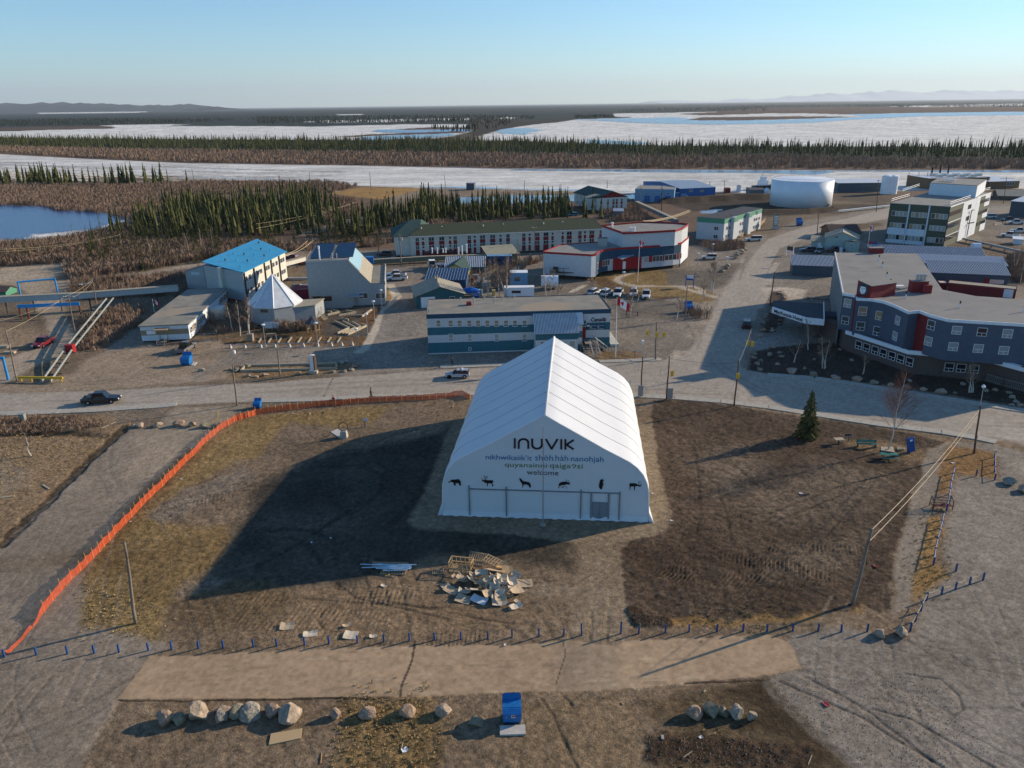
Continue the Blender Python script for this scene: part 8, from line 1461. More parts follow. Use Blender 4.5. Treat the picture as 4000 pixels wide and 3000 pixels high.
duct('utilidor','grey utilidor running behind the octagonal hall',P('e',640,980,1130,940),1.0,1.5,1.3,'slate_grey_siding','utilidor');duct('pipeline','pale pipe line on low supports beside the curving side street',P('D',605,1068,1045,1020),.5,.8,.6,'pale_siding','pipe',step=6,top='white_paint');duct('pipeline','pipe line on low supports right of the office block',P('D',1680,1310,2250,1440),.6,.7,.5,'grey_siding','pipe',step=6,top='water_blue_pipe')
s=Bd('clearance_beam','blue steel beam protecting the utilidor above the dirt road','beam',g('E',190,535),g('E',720,510),1,1);mb=MB();mb.box(0,-1.0,2.6,s.L,-.8,3.4);s.part('beam',mb,'arch_blue')
for f in (.0,.12,.97):mb=MB();mb.tube((s.L*f+.3,-.9,0),(s.L*f+.3,-.9,2.6),.2,6);s.part('leg',mb,'rust')
for lab,a,b,ta,tb in (('blue pipe arch spanning the dirt road far left',('E',180,345),('E',498,312),225,195),('blue pipe arch cut by the left edge beside a bare pole',('E',-420,1110),('E',72,1070),905,880)):
    A,B=g(*a),g(*b);h_=hh(b[0],b[1],b[2],tb);r=empty('clearance_arch',A,0,lab,'arch');d=B-A
    for q in ((0,0),(d.x,d.y)):mb=MB();mb.tube((q[0],q[1],0),(q[0],q[1],h_),.24,8);mb.build('post','arch_blue',r)
    mb=MB();mb.tube((-.2,0,h_),(d.x+.2,d.y,h_),.24,8);mb.build('beam','arch_blue',r)
A,B=g('E',355,1100),g('E',940,480);d=(B-A);r=empty('pipe_rack',A,0,'two parallel grey pipes on cross supports climbing to the utilidor','pipe');n_=Vector((d.y,-d.x,0)).normalized()
for k in range(2):
    o1=n_*(k*1.5);mb=MB();mb.tube((o1.x,o1.y,.2),(d.x*.3+o1.x,d.y*.3+o1.y,1.6),.2,10).tube((d.x*.3+o1.x,d.y*.3+o1.y,1.6),(d.x+o1.x,d.y+o1.y,3.2),.2,10);mb.build('pipe','water_blue_pipe',r)
for t in np.linspace(.08,.95,10):p=d*t;z=.2+1.4*min(1,t/.3)+max(0,t-.3)/.7*1.6-.35;mb=MB();mb.tube((p.x-n_.x*.7,p.y-n_.y*.7,z),(p.x+n_.x*2.3,p.y+n_.y*2.3,z),.1,4).tube((p.x+n_.x*.7,p.y+n_.y*.7,0),(p.x+n_.x*.7,p.y+n_.y*.7,z),.12,5);mb.build('support','dark_metal',r)
p=d*.3;mb=MB();mb.box(p.x+n_.x-.6,p.y+n_.y-.6,.9,p.x+n_.x+.9,p.y+n_.y+.6,2.5);mb.build('valve_box','red_paint',r)
s=Bd('guard_rail','yellow steel guard rail at the road end of the pipes','rail',g('E',165,1085),g('E',550,1090),1,1);mb=MB();mb.box(0,-.1,.6,s.L,.15,1.0);s.part('rail',mb,'yellow_paint')
for f in (.05,.28,.5,.72,.95):mb=MB();mb.tube((s.L*f,.1,0),(s.L*f,.1,.6),.12,6);s.part('post',mb,'yellow_paint')
# ------------------------------------------------------------ museum garden
s=Bd('gazebo','small open timber gazebo with a dark octagonal roof','gazebo',g('F',425,680),g('F',535,680),1,1);L=2.9
for k in range(8):
    t=k*math.pi/4;x,y=L/2+1.35*math.cos(t),1.3+1.35*math.sin(t);t2=t+math.pi/4;x2,y2=L/2+1.35*math.cos(t2),1.3+1.35*math.sin(t2);mb=MB();mb.box(x-.06,y-.06,0,x+.06,y+.06,2.3);s.part('post',mb,'new_wood')
    mb=MB();mb.tube((x,y,.8),(x2,y2,.8),.05,4).tube((x,y,2.2),(x2,y2,2.2),.07,4);s.part('rail',mb,'new_wood')
mb=MB();mb.lathe([(1.75,2.3),(.6,3.2),(.6,3.35),(.1,3.8)],8,L/2,1.3);s.part('roof',mb,'dark_roof')
for i,q in enumerate((((685,575),(805,630)),((805,630),(705,675)),((752,573),(862,628)),((862,628),(745,678)),((835,580),(905,620)),((905,620),(772,682)),((918,597),(955,610)),((955,610),(795,685)),((745,548),(800,560)),((570,475),(655,492)),((655,470),(720,492)),((720,492),(620,515)),((780,480),(862,495)),((862,495),(720,520)),((800,525),(930,520)),((1000,470),(915,530)))):
    A,B=g('F',*q[0]),g('F',*q[1]);d=B-A;mb=MB();mb.box(0,-.14,0,d.length,.14,.45);o=mb.build('squared_timber','timber',loc=A,rot=math.atan2(d.y,d.x));tag(o,'squared timber of the zigzag seating in the museum garden, %s of the set'%nth(i),'timber','garden timbers')
for i,x in enumerate((-220,-95,43,165,290,410,535,653,742,832)):
    b=g('F',x,795-i*2.6-(25 if i<2 else 0)*0);mb=MB();mb.lathe([(.38,0),(.16,.7),(.14,.75)],4);tag(mb.build('concrete_bollard','pale_concrete',loc=b,rot=.6),'pale tapered concrete bollard below the museum garden, %s from the left'%nth(i),'bollard','concrete bollards')
A,B=g('F',-230,770,.9),g('F',830,738,.9);mb=MB();mb.tube(A,B,.07,6);tag(mb.build('barrier_rail','galvanised'),'long pale rail running over the concrete bollards','rail')
for i in range(9):A,B=g('F',20+i*85,752),g('F',52+i*85,705);d=B-A;mb=MB();mb.box(0,-.15,0,d.length,.15,.18);tag(mb.build('edging_timber','timber',loc=A,rot=math.atan2(d.y,d.x)),'low timber edging in the garden bed, %s from the left'%nth(i),'timber','bed edgings')
picnic('F',130,700,'weathered picnic table at the left end of the museum garden',.1,1.9,'weathered_wood');picnic('F',825,545,'reddish picnic table among the zigzag timbers',.4,1.9,'pole_brown')
o0=g('F',-130,1000);r=empty('planting_box',o0,0,'long timber-edged planting box between the lot and the main road','planter')
for q in (((-130,1000),(700,978)),((-130,1000),(-90,955)),((700,978),(690,935)),((-90,955),(690,935))):A,B=g('F',*q[0]),g('F',*q[1]);d=B-A;mb=MB();mb.box(0,-.15,0,d.length,.15,.4);mb.build('edge_timber','timber',r,loc=A-o0,rot=math.atan2(d.y,d.x))
s=Bd('pylon_sign','narrow tall white and dark sign pylon on a concrete foot by the main road','sign',g('F',452,1020),g('F',505,1020),1,1);h_=hh('F',478,1020,850);mb=MB();mb.box(.1,0,0,1.6,1.0,.5);s.part('foot',mb,'concrete');mb=MB();mb.prism([(.45,.1),(1.1,.1),(1.35,.7),(.7,.7)],.5,h_-.2);s.part('panel',mb,'white_siding');mb=MB();mb.prism([(1.12,.1),(1.3,.2),(1.5,.7),(1.36,.7)],.6,h_-.3);s.part('dark_edge',mb,'pole_brown')
s=Bd('pylon_sign','pale slatted directory pylon near the wooden ramps','sign',g('D',38,1210),g('D',90,1210),1,1);h_=hh('D',60,1210,1075);L=s.L;mb=MB();mb.box(-.2,0,0,L+.2,1,h_*.25);s.part('foot',mb,'pale_concrete');mb=MB();mb.box(.15,.2,h_*.25,L-.15,.8,h_);s.part('panel',mb,'olive_siding')
for i in range(6):mb=MB();z=h_*(.32+.1*i);mb.box(.3,.14,z,L-.3,.19,z+h_*.06);s.part('name_strip',mb,'white_print')
s=Bd('framed_sign','dark framed sign on two posts over the winding path','sign',g('G',1500,265),g('G',1568,270),1,1);L=s.L
for x in (0,L):mb=MB();mb.tube((x,0,0),(x,0,3.2),.12,6);s.part('post',mb,'sign_blue')
mb=MB();mb.box(.15,-.05,2.0,L-.15,.05,3.1);s.part('panel',mb,'white_siding');mb=MB();mb.box(.15,-.06,1.8,L-.15,-.052,2.3);s.part('stripe',mb,'sign_blue')
s=Bd('framed_sign','rusty framed panel on white posts left of the striped shed','sign',g('k',630,540),g('k',725,552),1,1);L=s.L
for x in (0,L):mb=MB();mb.tube((x,0,0),(x,0,3.0),.12,6);s.part('post',mb,'white_paint')
mb=MB();mb.box(.1,-.05,1.6,L-.1,.05,2.9);s.part('panel',mb,'pole_brown');mb=MB();mb.box(0,-.06,1.3,L,.06,1.5);s.part('bar',mb,'white_paint')
A=g('d',800,1000) if False else None
for lab,c,x,y,w_,d_,h_,m in (('crumpled red tarpaulin behind the octagonal hall','e',930,1010,12,3,1.6,'red_tarp'),('red ribbed roof of a low store right of the octagonal hall','e',1790,985,7,5,2.6,'red_tarp'),('heap of grey gear in the museum back yard','e',1680,840,3,2,1.2,'slate_grey_siding'),('small grey boat cover in the museum back yard','e',1820,850,3.5,2,1.1,'galvanised')):
    b=g(c,x,y);mb=MB();mb.add([(-w_/2,0,0),(w_/2,0,0),(w_/2,d_,0),(-w_/2,d_,0),(-w_/2+.4,.4,h_*.8),(w_/2-.5,.3,h_),(w_/2-.4,d_-.4,h_*.9),(-w_/2+.6,d_-.3,h_)],[(3,2,1,0),(4,5,6,7),(0,1,5,4),(1,2,6,5),(2,3,7,6),(3,0,4,7)]);tag(mb.build('covered_heap',m,loc=b),lab,'heap')
# ------------------------------------------------------------ people
def person(c,x,y,lab,pose,top_,legs_,hairm,rz=0,base=0.0):
    b=g(c,x,y);r=empty('person',(b.x,b.y,base),rz,lab,'person')
    V={'walk':dict(pel=(0,0,.95),ch=(.03,0,1.35),nk=(.04,0,1.50),hd=(.05,0,1.66),kl=(.16,.09,.52),fl=(-.02,.09,.08),tl=(.14,.09,.05),kr=(-.02,-.09,.50),fr=(-.35,-.09,.16),tr=(-.25,-.09,.05),el=(-.10,.24,1.12),hl=(.08,.26,.92),er=(.10,-.24,1.12),hr=(.30,-.22,1.02)),
         'sit':dict(pel=(0,0,.52),ch=(-.05,0,.92),nk=(-.04,0,1.06),hd=(0,0,1.22),kl=(.42,.10,.50),fl=(.45,.10,.08),tl=(.6,.10,.05),kr=(.42,-.10,.50),fr=(.42,-.10,.08),tr=(.57,-.10,.05),el=(.05,.26,.72),hl=(.28,.16,.62),er=(.05,-.26,.72),hr=(.28,-.16,.62))}[pose]
    N_=['pel','ch','nk','hd','kl','fl','tl','kr','fr','tr','el','hl','er','hr'];idx={n:i for i,n in enumerate(N_)};vs=[V[n] for n in N_]+[(V['ch'][0],.19,V['ch'][2]+.05),(V['ch'][0],-.19,V['ch'][2]+.05)]
    E_=[('pel','ch'),('ch','nk'),('nk','hd'),('pel','kl'),('kl','fl'),('fl','tl'),('pel','kr'),('kr','fr'),('fr','tr')];es=[(idx[a],idx[b_]) for a,b_ in E_]+[(1,14),(14,10),(10,11),(1,15),(15,12),(12,13)]
    rad=dict(pel=.15,ch=.17,nk=.06,hd=.11,kl=.075,fl=.05,tl=.04,kr=.075,fr=.05,tr=.04,el=.05,hl=.035,er=.05,hr=.035);me=bpy.data.meshes.new('body');me.from_pydata(vs,es,[]);o=bpy.data.objects.new('body',me);COL.objects.link(o);o.parent=r
    m=o.modifiers.new('skin','SKIN')
    for i,sv in enumerate(me.skin_vertices[0].data):k=rad[N_[i]] if i<14 else .075;sv.radius=(k,k);sv.use_root=(i==0)
    o.modifiers.new('sub','SUBSURF').levels=2;o.modifiers['sub'].render_levels=2;dg=bpy.context.evaluated_depsgraph_get();m2=bpy.data.meshes.new_from_object(o.evaluated_get(dg));o.modifiers.clear();o.data=m2;m2.materials.clear()
    for k in (top_,legs_,'skin','black_paint'):m2.materials.append(MT[k])
    for f in m2.polygons:
        ct=f.center;f.use_smooth=True;f.material_index=2 if ct.z>V['nk'][2]+.01 else 3 if ct.z<.12 else 1 if ct.z<V['pel'][2]+.02 and abs(ct.y)<.2 else 0
        if (Vector(V['hl'])-ct).length<.08 or (Vector(V['hr'])-ct).length<.08:f.material_index=2
    h=MB();h.lathe([(.125,-.02),(.13,.06),(.09,.13),(.02,.15)],10,V['hd'][0]-.02,0);oo=h.build('hair',hairm,r,True);oo.location.z=V['hd'][2]
person('F',995,1232,'woman walking on the sidewalk in dark olive clothes beside the orange fence','walk','cloth_olive','cloth_dark','hair',.1,.12);person('F',1700,952,'person in black striding along the far sidewalk in front of the banded office','walk','cloth_dark','cloth_dark','hair',2.6,.12);person('F',672,1272,'person in red sitting on the bench behind the orange fence','sit','cloth_red','cloth_red','cloth_red',1.5)
b=g('F',700,1275);r=empty('park_bench',b,.05,'green bench behind the orange fence where a person sits','bench')
for i in range(3):mb=MB();mb.box(-1.2,-.35+i*.16,.44,1.1,-.22+i*.16,.48);mb.build('seat_slat','teal_plank',r)
for i in range(2):mb=MB();mb.box(-1.2,-.42,.55+i*.2,1.1,-.38,.7+i*.2);mb.build('back_slat','teal_plank',r)
for x in (-1.0,.9):mb=MB();mb.box(x-.04,-.4,0,x+.04,.1,.44);mb.build('leg','dark_metal',r)
for i,(c,x,y,m) in enumerate((('B',985,905,'cloth_red'),('B',1132,905,'cloth_dark'),('B',1180,900,'cloth_dark'))):person(c,x,y,('person in red on the far riverside field','dark figure standing on the far riverside field, left of another','dark figure at the right on the far riverside field')[i],'walk',m,'cloth_dark','hair',i)
# ------------------------------------------------------------ rocks round the hotel
HR=[(205,1018,95,55,'t'),(402,1040,80,45,'o'),(592,1065,85,42,'t'),(778,1088,86,55,'p'),(925,1110,74,44,'o'),(1065,1125,65,42,'t'),(1210,1145,70,34,'p'),(1355,1165,64,36,'t'),(1508,1188,90,50,'t'),(1232,1085,40,28,'g'),(1692,1115,50,28,'g'),(1888,1172,36,32,'g'),(1970,1168,46,26,'p'),(2090,1190,50,26,'o'),(2125,1235,55,40,'g'),(2150,1270,60,36,'g'),(2115,1298,52,34,'g'),(2190,1300,60,30,'p'),(630,815,40,26,'p'),(400,903,30,30,'p'),(726,912,38,30,'g'),(316,980,28,28,'g'),(92,945,46,24,'g'),(38,655,46,34,'g'),(45,795,44,24,'p'),(18,860,40,40,'g'),(122,880,46,30,'o'),(100,840,40,20,'g'),(1620,1190,36,20,'o'),(460,850,40,22,'g')]
KN=dict(t='rock_tan',o='rock_olive',p='rock_pink',g='rock_grey');CN=dict(t='tan',o='olive',p='reddish',g='grey')
for i,(x,y,w_,h_,k) in enumerate(HR):rock('H',x,y,w_,h_,KN[k],'%s landscaping rock in front of the hotel, %s from the left'%(CN[k],nth(sorted(q[0] for q in HR).index(x))),'landscaping rocks by the hotel')
i=0
for c,lst,k in (('k',((520,1095),(560,1105),(600,1125),(590,1150),(605,1170),(912,1185),(960,1170),(1035,1175),(1120,1178),(1195,1182),(400,1310),(420,1345),(400,1370),(365,1405),(340,1440),(360,1490),(320,1535),(300,1625),(435,1610),(555,1440),(550,1495),(540,1540),(560,1400)),'landscaping rock along the hotel drive'),('C',((2015,1390),(1990,1405),(1975,1425),(1950,1440),(1935,1465),(1870,1530),(1855,1550),(1820,1578)),'boulder along the edge of the police lot'),('F',((80,1035),(365,1028),(662,1010),(757,1005),(828,990),(848,965),(872,950),(740,930),(780,922),(2,1050),(-80,960),(-210,985),(-180,1000)),'rock around the long planting box'),('G',((2175,590),(2170,650),(2150,700),(2100,855),(2095,885),(2155,915),(2120,940),(2145,990)),'rock on the dark bed at the hotel corner'),('E',((1735,1000),(2135,965),(2140,1045),(2040,985)),'rock beside the gravel lot entrance')):
    for j,(x,y) in enumerate(lst):rock(c,x,y,44+14*hash_(x),26+9*hash_(y),list(KN.values())[int(hash_(x+y)*3.99)],'%s, %s from the left'%(k,nth(sorted(q[0] for q in lst).index(x))),k+'s')
# ------------------------------------------------------------ conifers
def conifer(seed,H_=10,Rb=1.35,layers=18,per=7,fine=1):
    r=random.Random(seed);mb=MB();lean=r.uniform(-.02,.02)
    for i in range(layers):
        t=i/layers;z=H_*(.08+.90*t);rr=Rb*(1-t)**.75*(r.uniform(.7,1.15))+.08
        for k in range(per):
            a=6.283*(k+r.random())/per;ca,sa=math.cos(a),math.sin(a);L=rr*r.uniform(.6,1.2);w_=L*.36+.06;zz=z+r.uniform(-.3,.3)*H_/layers
            p=Vector((ca*L,sa*L,zz-L*.42));n_=Vector((-sa,ca,0))*w_;c0=Vector((lean*z,0,zz+.12))
            mb.add([c0,p*1.0-n_*.5+Vector((0,0,L*.12)),p,p+n_*.5+Vector((0,0,L*.12))],[(0,1,2),(0,2,3)])
            if fine>1:
                for q in range(3):f=r.uniform(.35,.95);pp=c0.lerp(p,f);s_=r.uniform(.12,.25);mb.add([pp+n_*.3,pp+Vector((ca*s_,sa*s_,-s_*1.2)),pp-n_*.3,pp+Vector((0,0,s_*.7))],[(0,1,3),(1,2,3)])
    mb.add([(0,0,H_*.9),(.12,0,H_*.88),(0,0,H_*1.04),(-.12,.05,H_*.88),(0,.12,H_*.88)],[(0,1,2),(3,0,2),(4,3,2),(1,4,2)]);return mb
def spruce_with_trunk(seed,H_,Rb):return conifer(seed,H_,Rb,26,10,2)
b=g('E'.replace('E','L'),335,130);r=empty('spruce_tree',b,0,'single green spruce standing on the dark soil by the road','spruce tree');h_=8.2
spruce_with_trunk(5,7.4,1.65).build('crown','spruce_olive',r);mb=MB();mb.tube((0,0,-.1),(0,0,6.5),.16,7,.04);mb.build('trunk','bark',r)
SPM=[]
for i in range(5):
    mb=conifer(20+i,10,(1.1,1.35,.95,1.5,.8)[i],14,6);n0=len(mb.f);mb.tube((0,0,-.3),(0,0,8),.11,4,.03,1);SPM.append(mb.mesh('spruce_tree',['spruce' if i%2 else 'spruce_olive','bark']))
def inpoly(pts,x,y):
    c=False;n=len(pts)
    for i in range(n):
        x0,y0=pts[i][:2];x1,y1=pts[(i+1)%n][:2]
        if (y0>y)!=(y1>y) and x<(x1-x0)*(y-y0)/(y1-y0)+x0:c=not c
    return c
def scatter(poly,n,rnd,jit=0):     # even on the ground
    pts=[g(*p) for p in poly];xs=[p.x for p in pts];ys=[p.y for p in pts];out=[];tries=0
    while len(out)<n and tries<n*30:
        tries+=1;x=rnd.uniform(min(xs),max(xs));y=rnd.uniform(min(ys),max(ys))
        if inpoly(pts,x,y):out.append((x+rnd.gauss(0,jit),y+rnd.gauss(0,jit*1.5)) if jit else (x,y))
    return out
rr=random.Random(4);SPT=[]
for poly,n,hs,lab in ((P('A',1090,1330,1120,1200,1300,1110,1600,1030,2212,1000)+P('B',560,960,640,1080,600,1180,200,1250,0,1290)+P('A',2212,1300,1700,1330),640,(6.5,13),'dark spruce of the dense wood left of the woodland road'),(P('B',940,1120,1250,1040,2212,1030)+P('C',540,1000,600,1100,200,1110,0,1120)+P('B',2212,1130,1500,1150,1200,1230,1180,1330,700,1360,480,1330,600,1240),520,(5.5,11),'spruce of the open wood behind the motel'),
    (P('A',-200,830,-200,790,500,795,800,800,840,835,400,835),120,(9,13),'spruce of the shore grove at the far left'),(P('A',850,815,1450,800,1450,825,860,835),34,(9,14),'slender spruce standing out on the shore left of centre'),(P('A',90,1430,420,1410,430,1480,100,1500),28,(5,8),'spruce of the little clump below the pond'),(P('A',-80,1530,60,1480,60,1560,-80,1590),9,(5,7),'spruce at the left edge below the pond'),(P('A',680,1370,980,1340,1010,1520,860,1560,700,1480),26,(6,10),'spruce of the scattered clump at the right end of the pond'),
    (P('A',760,1380,1100,1310,1700,1310,2212,1340)+P('B',500,1380,400,1430)+P('A',2000,1480,1200,1560,800,1500),150,(4,9.5),'spruce mixed with birches above the blue roof'),(P('B',1380,1070,1560,1060,1560,1090,1380,1090),5,(11,13),'tall lone spruce rising above the motel woods')):
    for x,y in scatter(poly,n,rr,5 if n>300 else 2 if n>20 else 0):SPT.append((y,x,rr.uniform(*hs)*rr.choice((.6,.8,.9,1,1,1.1)),lab))
for c,x,y,yt,lab in (('B',1460,1060,805,'left of two tall spruces by the riverside road'),('B',1500,1060,800,'right of two tall spruces by the riverside road'),('B',1565,1080,880,'broad spruce right of the tall pair'),('B',1700,1050,885,'left spruce of the pair before the blue puddle'),('B',1735,1050,850,'right spruce of the pair before the blue puddle'),('C',775,1105,1020,'small dark spruce before the cream apartment house'),('C',58,1400,1180,'lone spruce against the motel facade'),('A',1620,815,690,'single spruce beside the far left river pole'),('A',1150,975,915,'small spruce alone in the brown scrub')):
    b=g(c,x,y);SPT.append((b.y,b.x,hh(c,x,y,yt),lab))
SPT.sort();FARS=SPT[300:]
for i,(y,x,h_,lab) in enumerate(SPT[:300]):inst('spruce_tree',SPM[i%5],(x,y,0),rr.random()*6.28,None,(h_/10*.95,h_/10*.95,h_/10),lab,'spruce tree',lab if 'spruce of' in lab or 'mixed' in lab or 'left edge' in lab or 'slender' in lab or 'tall lone' in lab else None)
def cone_forest(name,pts,m,k=5,lay=3):
    vs=[];fs=[];r=random.Random(9)
    for (x,y,h_,w_) in pts:
        for j in range(lay):
            z0=h_*(.05+.30*j);z1=h_*(.55+.225*j) if j<lay-1 else h_;rw=w_*(1-.28*j);a0=r.random()*6.28;b=len(vs);dx,dy=r.uniform(-.1,.1)*w_,r.uniform(-.1,.1)*w_
            for q in range(k):a=a0+6.283*q/k;e=rw*r.uniform(.6,1.25);vs.append((x+math.cos(a)*e,y+math.sin(a)*e,z0+r.uniform(-.06,.06)*h_))
            vs.append((x+dx,y+dy,z1));fs+=[(b+q,b+(q+1)%k,b+k) for q in range(k)]
    K_=k*lay;mb=MB();mb.v=vs;mb.f=fs;mb.mi=[(1 if (i//K_*7)%3==0 and not isinstance(m,str) else 0) for i in range(len(fs))];return tag(mb.build(name,m),kind='stuff')
o=cone_forest('spruce_wood',[(x,y,h_,h_*rr.uniform(.09,.14)) for y,x,h_,l in FARS],['spruce','spruce_olive'],6,4);tag(o,'dense stand of spruces filling the wood beyond the nearest trees','wood')
BAND=P('A',-500,400,0,432,1000,440,2212,448)+P('B',2212,455)+P('C',1000,492,2212,502)+P('D',1000,505,2500,510,2500,610,1000,585,0,562)+P('C',1500,582,0,555)+P('B',1000,542)+P('A',2212,532,1000,518,-500,480)
bp_=[(x,y,rr.uniform(4.5,12)*(1 if rr.random()>.12 else 1.3),rr.uniform(.6,1.2)) for x,y in scatter(BAND,6200,rr,7) if fbm(np.array([x/60]),np.array([y/60]),7)[0]>-.16 or rr.random()<.25]
o=cone_forest('island_forest',bp_,['spruce','spruce_olive'],5,3);tag(o,'long strip of slender spruces on the island across the river','forest')
far_=[]
for q,n,hs in ((P('A',-400,330,-400,270,900,255,2212,262)+P('B',0,300,400,290,1700,285,1850,300,1880,345,2080,345,2200,300)+P('C',0,265,200,255,200,235)+P('B',1800,225,0,240)+P('A',2212,255,1400,300,0,320),3200,(7,12)),(P('B',1490,330,1900,325,1900,365,1700,365,1490,335),60,(8,12)),(P('C',540,250,880,240,880,228,540,235),160,(8,12)),(P('C',860,194,2212,186)+P('D',0,150,2212,148,2212,120,0,138)+P('C',1000,178),1800,(9,14)),(P('B',480,290,1800,270,1800,262,1200,278,500,285),260,(7,11)),(P('D',1380,152,2212,150,2212,140,1400,142),200,(9,13)),(P('D',1130,153,1240,153,1240,146,1130,146),40,(9,13))):
    far_+=[(x,y,rr.uniform(*hs),rr.uniform(1.2,2.2)) for x,y in scatter(q,n,rr)]
o=cone_forest('distant_forest',far_,'spruce_far',4,2);tag(o,'dark distant forest on the flats beyond the frozen lakes','forest')
# ------------------------------------------------------------ leafless scrub
def scrub(name,lab,pts,m,tri=10,tw_=.035):
    vs=[];fs=[];r=random.Random(len(pts))
    for (x,y,h_,w_) in pts:
        for q in range(tri):
            a=r.random()*6.283;e=r.random()**.5*w_*.5;f=r.uniform(.1,.5)*w_*.6;bx,by=x+math.cos(a)*e,y+math.sin(a)*e;tx,ty=x+math.cos(a)*(e+f),y+math.sin(a)*(e+f);t=h_*r.uniform(.45,1.15);s_=tw_;b=len(vs);px_,py_=-math.sin(a)*s_,math.cos(a)*s_
            vs+=[(bx-px_,by-py_,-.05),(bx+px_,by+py_,-.05),(tx+px_*1.6,ty+py_*1.6,t*.9),(tx-px_*1.6,ty-py_*1.6,t)];fs+=[(b,b+1,b+2),(b,b+2,b+3)]
    mb=MB();mb.v=vs;mb.f=fs;mb.mi=[0]*len(fs);return tag(mb.build(name,m),lab,'scrub',kind='stuff')
S1=[(x,y,rr.uniform(1.2,2.6),rr.uniform(1.5,3)) for q,n in ((P('A',-300,1000,-300,830,1200,830,1700,800,2212,800)+P('B',600,800,880,830,640,900,0,880)+P('A',1700,930,1400,1020,1150,1120,900,1065,500,1045,400,1010,100,1000),4200),(P('A',-300,1500,-300,1345,300,1330,700,1270,1080,1180,1150,1330,2212,1330)+P('B',560,1380,300,1400)+P('E',1780,30,1060,150,640,200,560,110,640,60,-300,110),3800),(P('B',540,930,860,960,900,1080,640,1170,560,1100),500),(P('C',600,1000,1060,1010,1200,1130,900,1150),350),(P('B',1500,1150,1190,1250,1150,1350,700,1380,2212,1200),300)) for x,y in scatter(q,n,rr)]
scrub('brown_scrub','leafless brown willow scrub covering the flats round the pond',S1,'twig',24,.036)
S2=[(x,y,rr.uniform(2,4.5),rr.uniform(3,6)) for x,y in scatter(P('A',-500,486,0,498,1000,525,2212,540)+P('B',1000,552)+P('C',0,566,1500,594)+P('D',0,580,1000,606,2500,625,2500,690,0,684)+P('C',2212,690,0,676)+P('B',1000,654,0,638)+P('A',1600,628,800,594,0,545,-500,505),6500,rr)]
scrub('riverbank_scrub','brown willow strip along the far bank of the river',S2,'twig',14,.10)
S3=[(x,y,rr.uniform(.8,2.2),rr.uniform(1,2.4)) for q,n in ((P('E',640,220,1600,160,1600,340,1200,360,700,380,600,340),500),(P('E',700,560,1000,460,1250,470,1230,600,860,820,700,830),260),(P('E',1650,560,2212,420,2212,640,1700,700),90),(P('G',330,20,0,60,0,100,250,60),40),(P('C',1580,1330,2000,1330,1990,1380,1750,1400),130),(P('D',2060,1659,2212,1500,2212,1659),60),(P('H',2080,0,2212,0,2212,260,2100,220),130),(P('F',100,600,560,590,560,640,200,660),70),(P('G',1480,480,1740,490,1700,560,1500,540),16),(P('F',1800,40,2212,0,2212,300,1850,330),130)) for x,y in scatter(q,n,rr)]
scrub('town_scrub','leafless bushes growing between the town buildings',S3,'twig',26,.022)
scrub('ditch_scrub','low brown bushes and weeds along the roadside ditch',[(x,y,rr.uniform(.3,.8),rr.uniform(.6,1.6)) for x,y in scatter(P('E',-200,1400,700,1390,1000,1440,700,1510,-200,1560),260,rr)],'twig',22,.015)
# tufts of dead grass and clods of churned soil
S4=[(x,y,rr.uniform(.05,.17),rr.uniform(.10,.35)) for q,n in ((P('N',800,1090,1500,1080,1560,1400,1450,1700,700,1700,780,1400),650),(P('O',1400,1560,1700,1520,1900,1659,1400,1700),90),(P('L',1400,820,1500,860,1430,1200,1520,1340,1250,1530,1330,1000),160),(P('O',1400,380,1800,340,2200,320,2200,380,1850,400),120),(P('I',0,120,850,150,600,400,0,700),420),(P('M',720,60,1400,300,1300,520,800,420),160),(P('E',150,1100,450,800,600,870,400,1040),90)) for x,y in scatter(q,n,rr,.9)]
mk('dead_grass',(.50,.38,.19),.95,.2,2.0,spec=.05);scrub('grass_tufts','tufts of dead yellow grass on the verges',S4,'dead_grass',14,.012)
vs=[];fs=[]
for q,n,s0 in ((RS,2600,.06),(P('O',1150,1380,2000,1400)+P('P',400,1500,200,1659)+P('O',1150,1600),420,.08),(P('O',1000,330,1380,380,1340,430,1060,430),120,.09),(P('N',-600,450,2200,450,2200,590,-300,620),700,.05),(P('K',560,1000,0,1300,0,1600,560,1600),300,.05),(P('P',-100,900,800,1650,2000,1659,1400,800),1500,.045),(P('M',0,900,900,1100,700,1600,0,1600),500,.04),(P('J',300,1500,1300,1350,1600,1450,1500,1600,400,1659),400,.05)):
    for x,y in scatter(q,n,rr):
        s_=s0*rr.uniform(.4,1.7);z=gz(x,y);b=len(vs);vs+=[(x+s_*rr.uniform(.6,1.2),y,z-.02),(x,y+s_*rr.uniform(.6,1.2),z-.02),(x-s_*rr.uniform(.6,1.2),y,z-.02),(x,y-s_*rr.uniform(.6,1.2),z-.02),(x+s_*.3*rr.uniform(-1,1),y+s_*.3*rr.uniform(-1,1),z+s_*rr.uniform(.5,1))];fs+=[(b,b+1,b+4),(b+1,b+2,b+4),(b+2,b+3,b+4),(b+3,b,b+4)]
mb=MB();mb.v=vs;mb.f=fs;mb.mi=[0]*len(fs);mk('clod',(.17,.13,.10),.95,.3,.5,spec=.05);tag(mb.build('soil_clods','clod'),'scattered clods and stones on the churned soil','clods',kind='stuff')
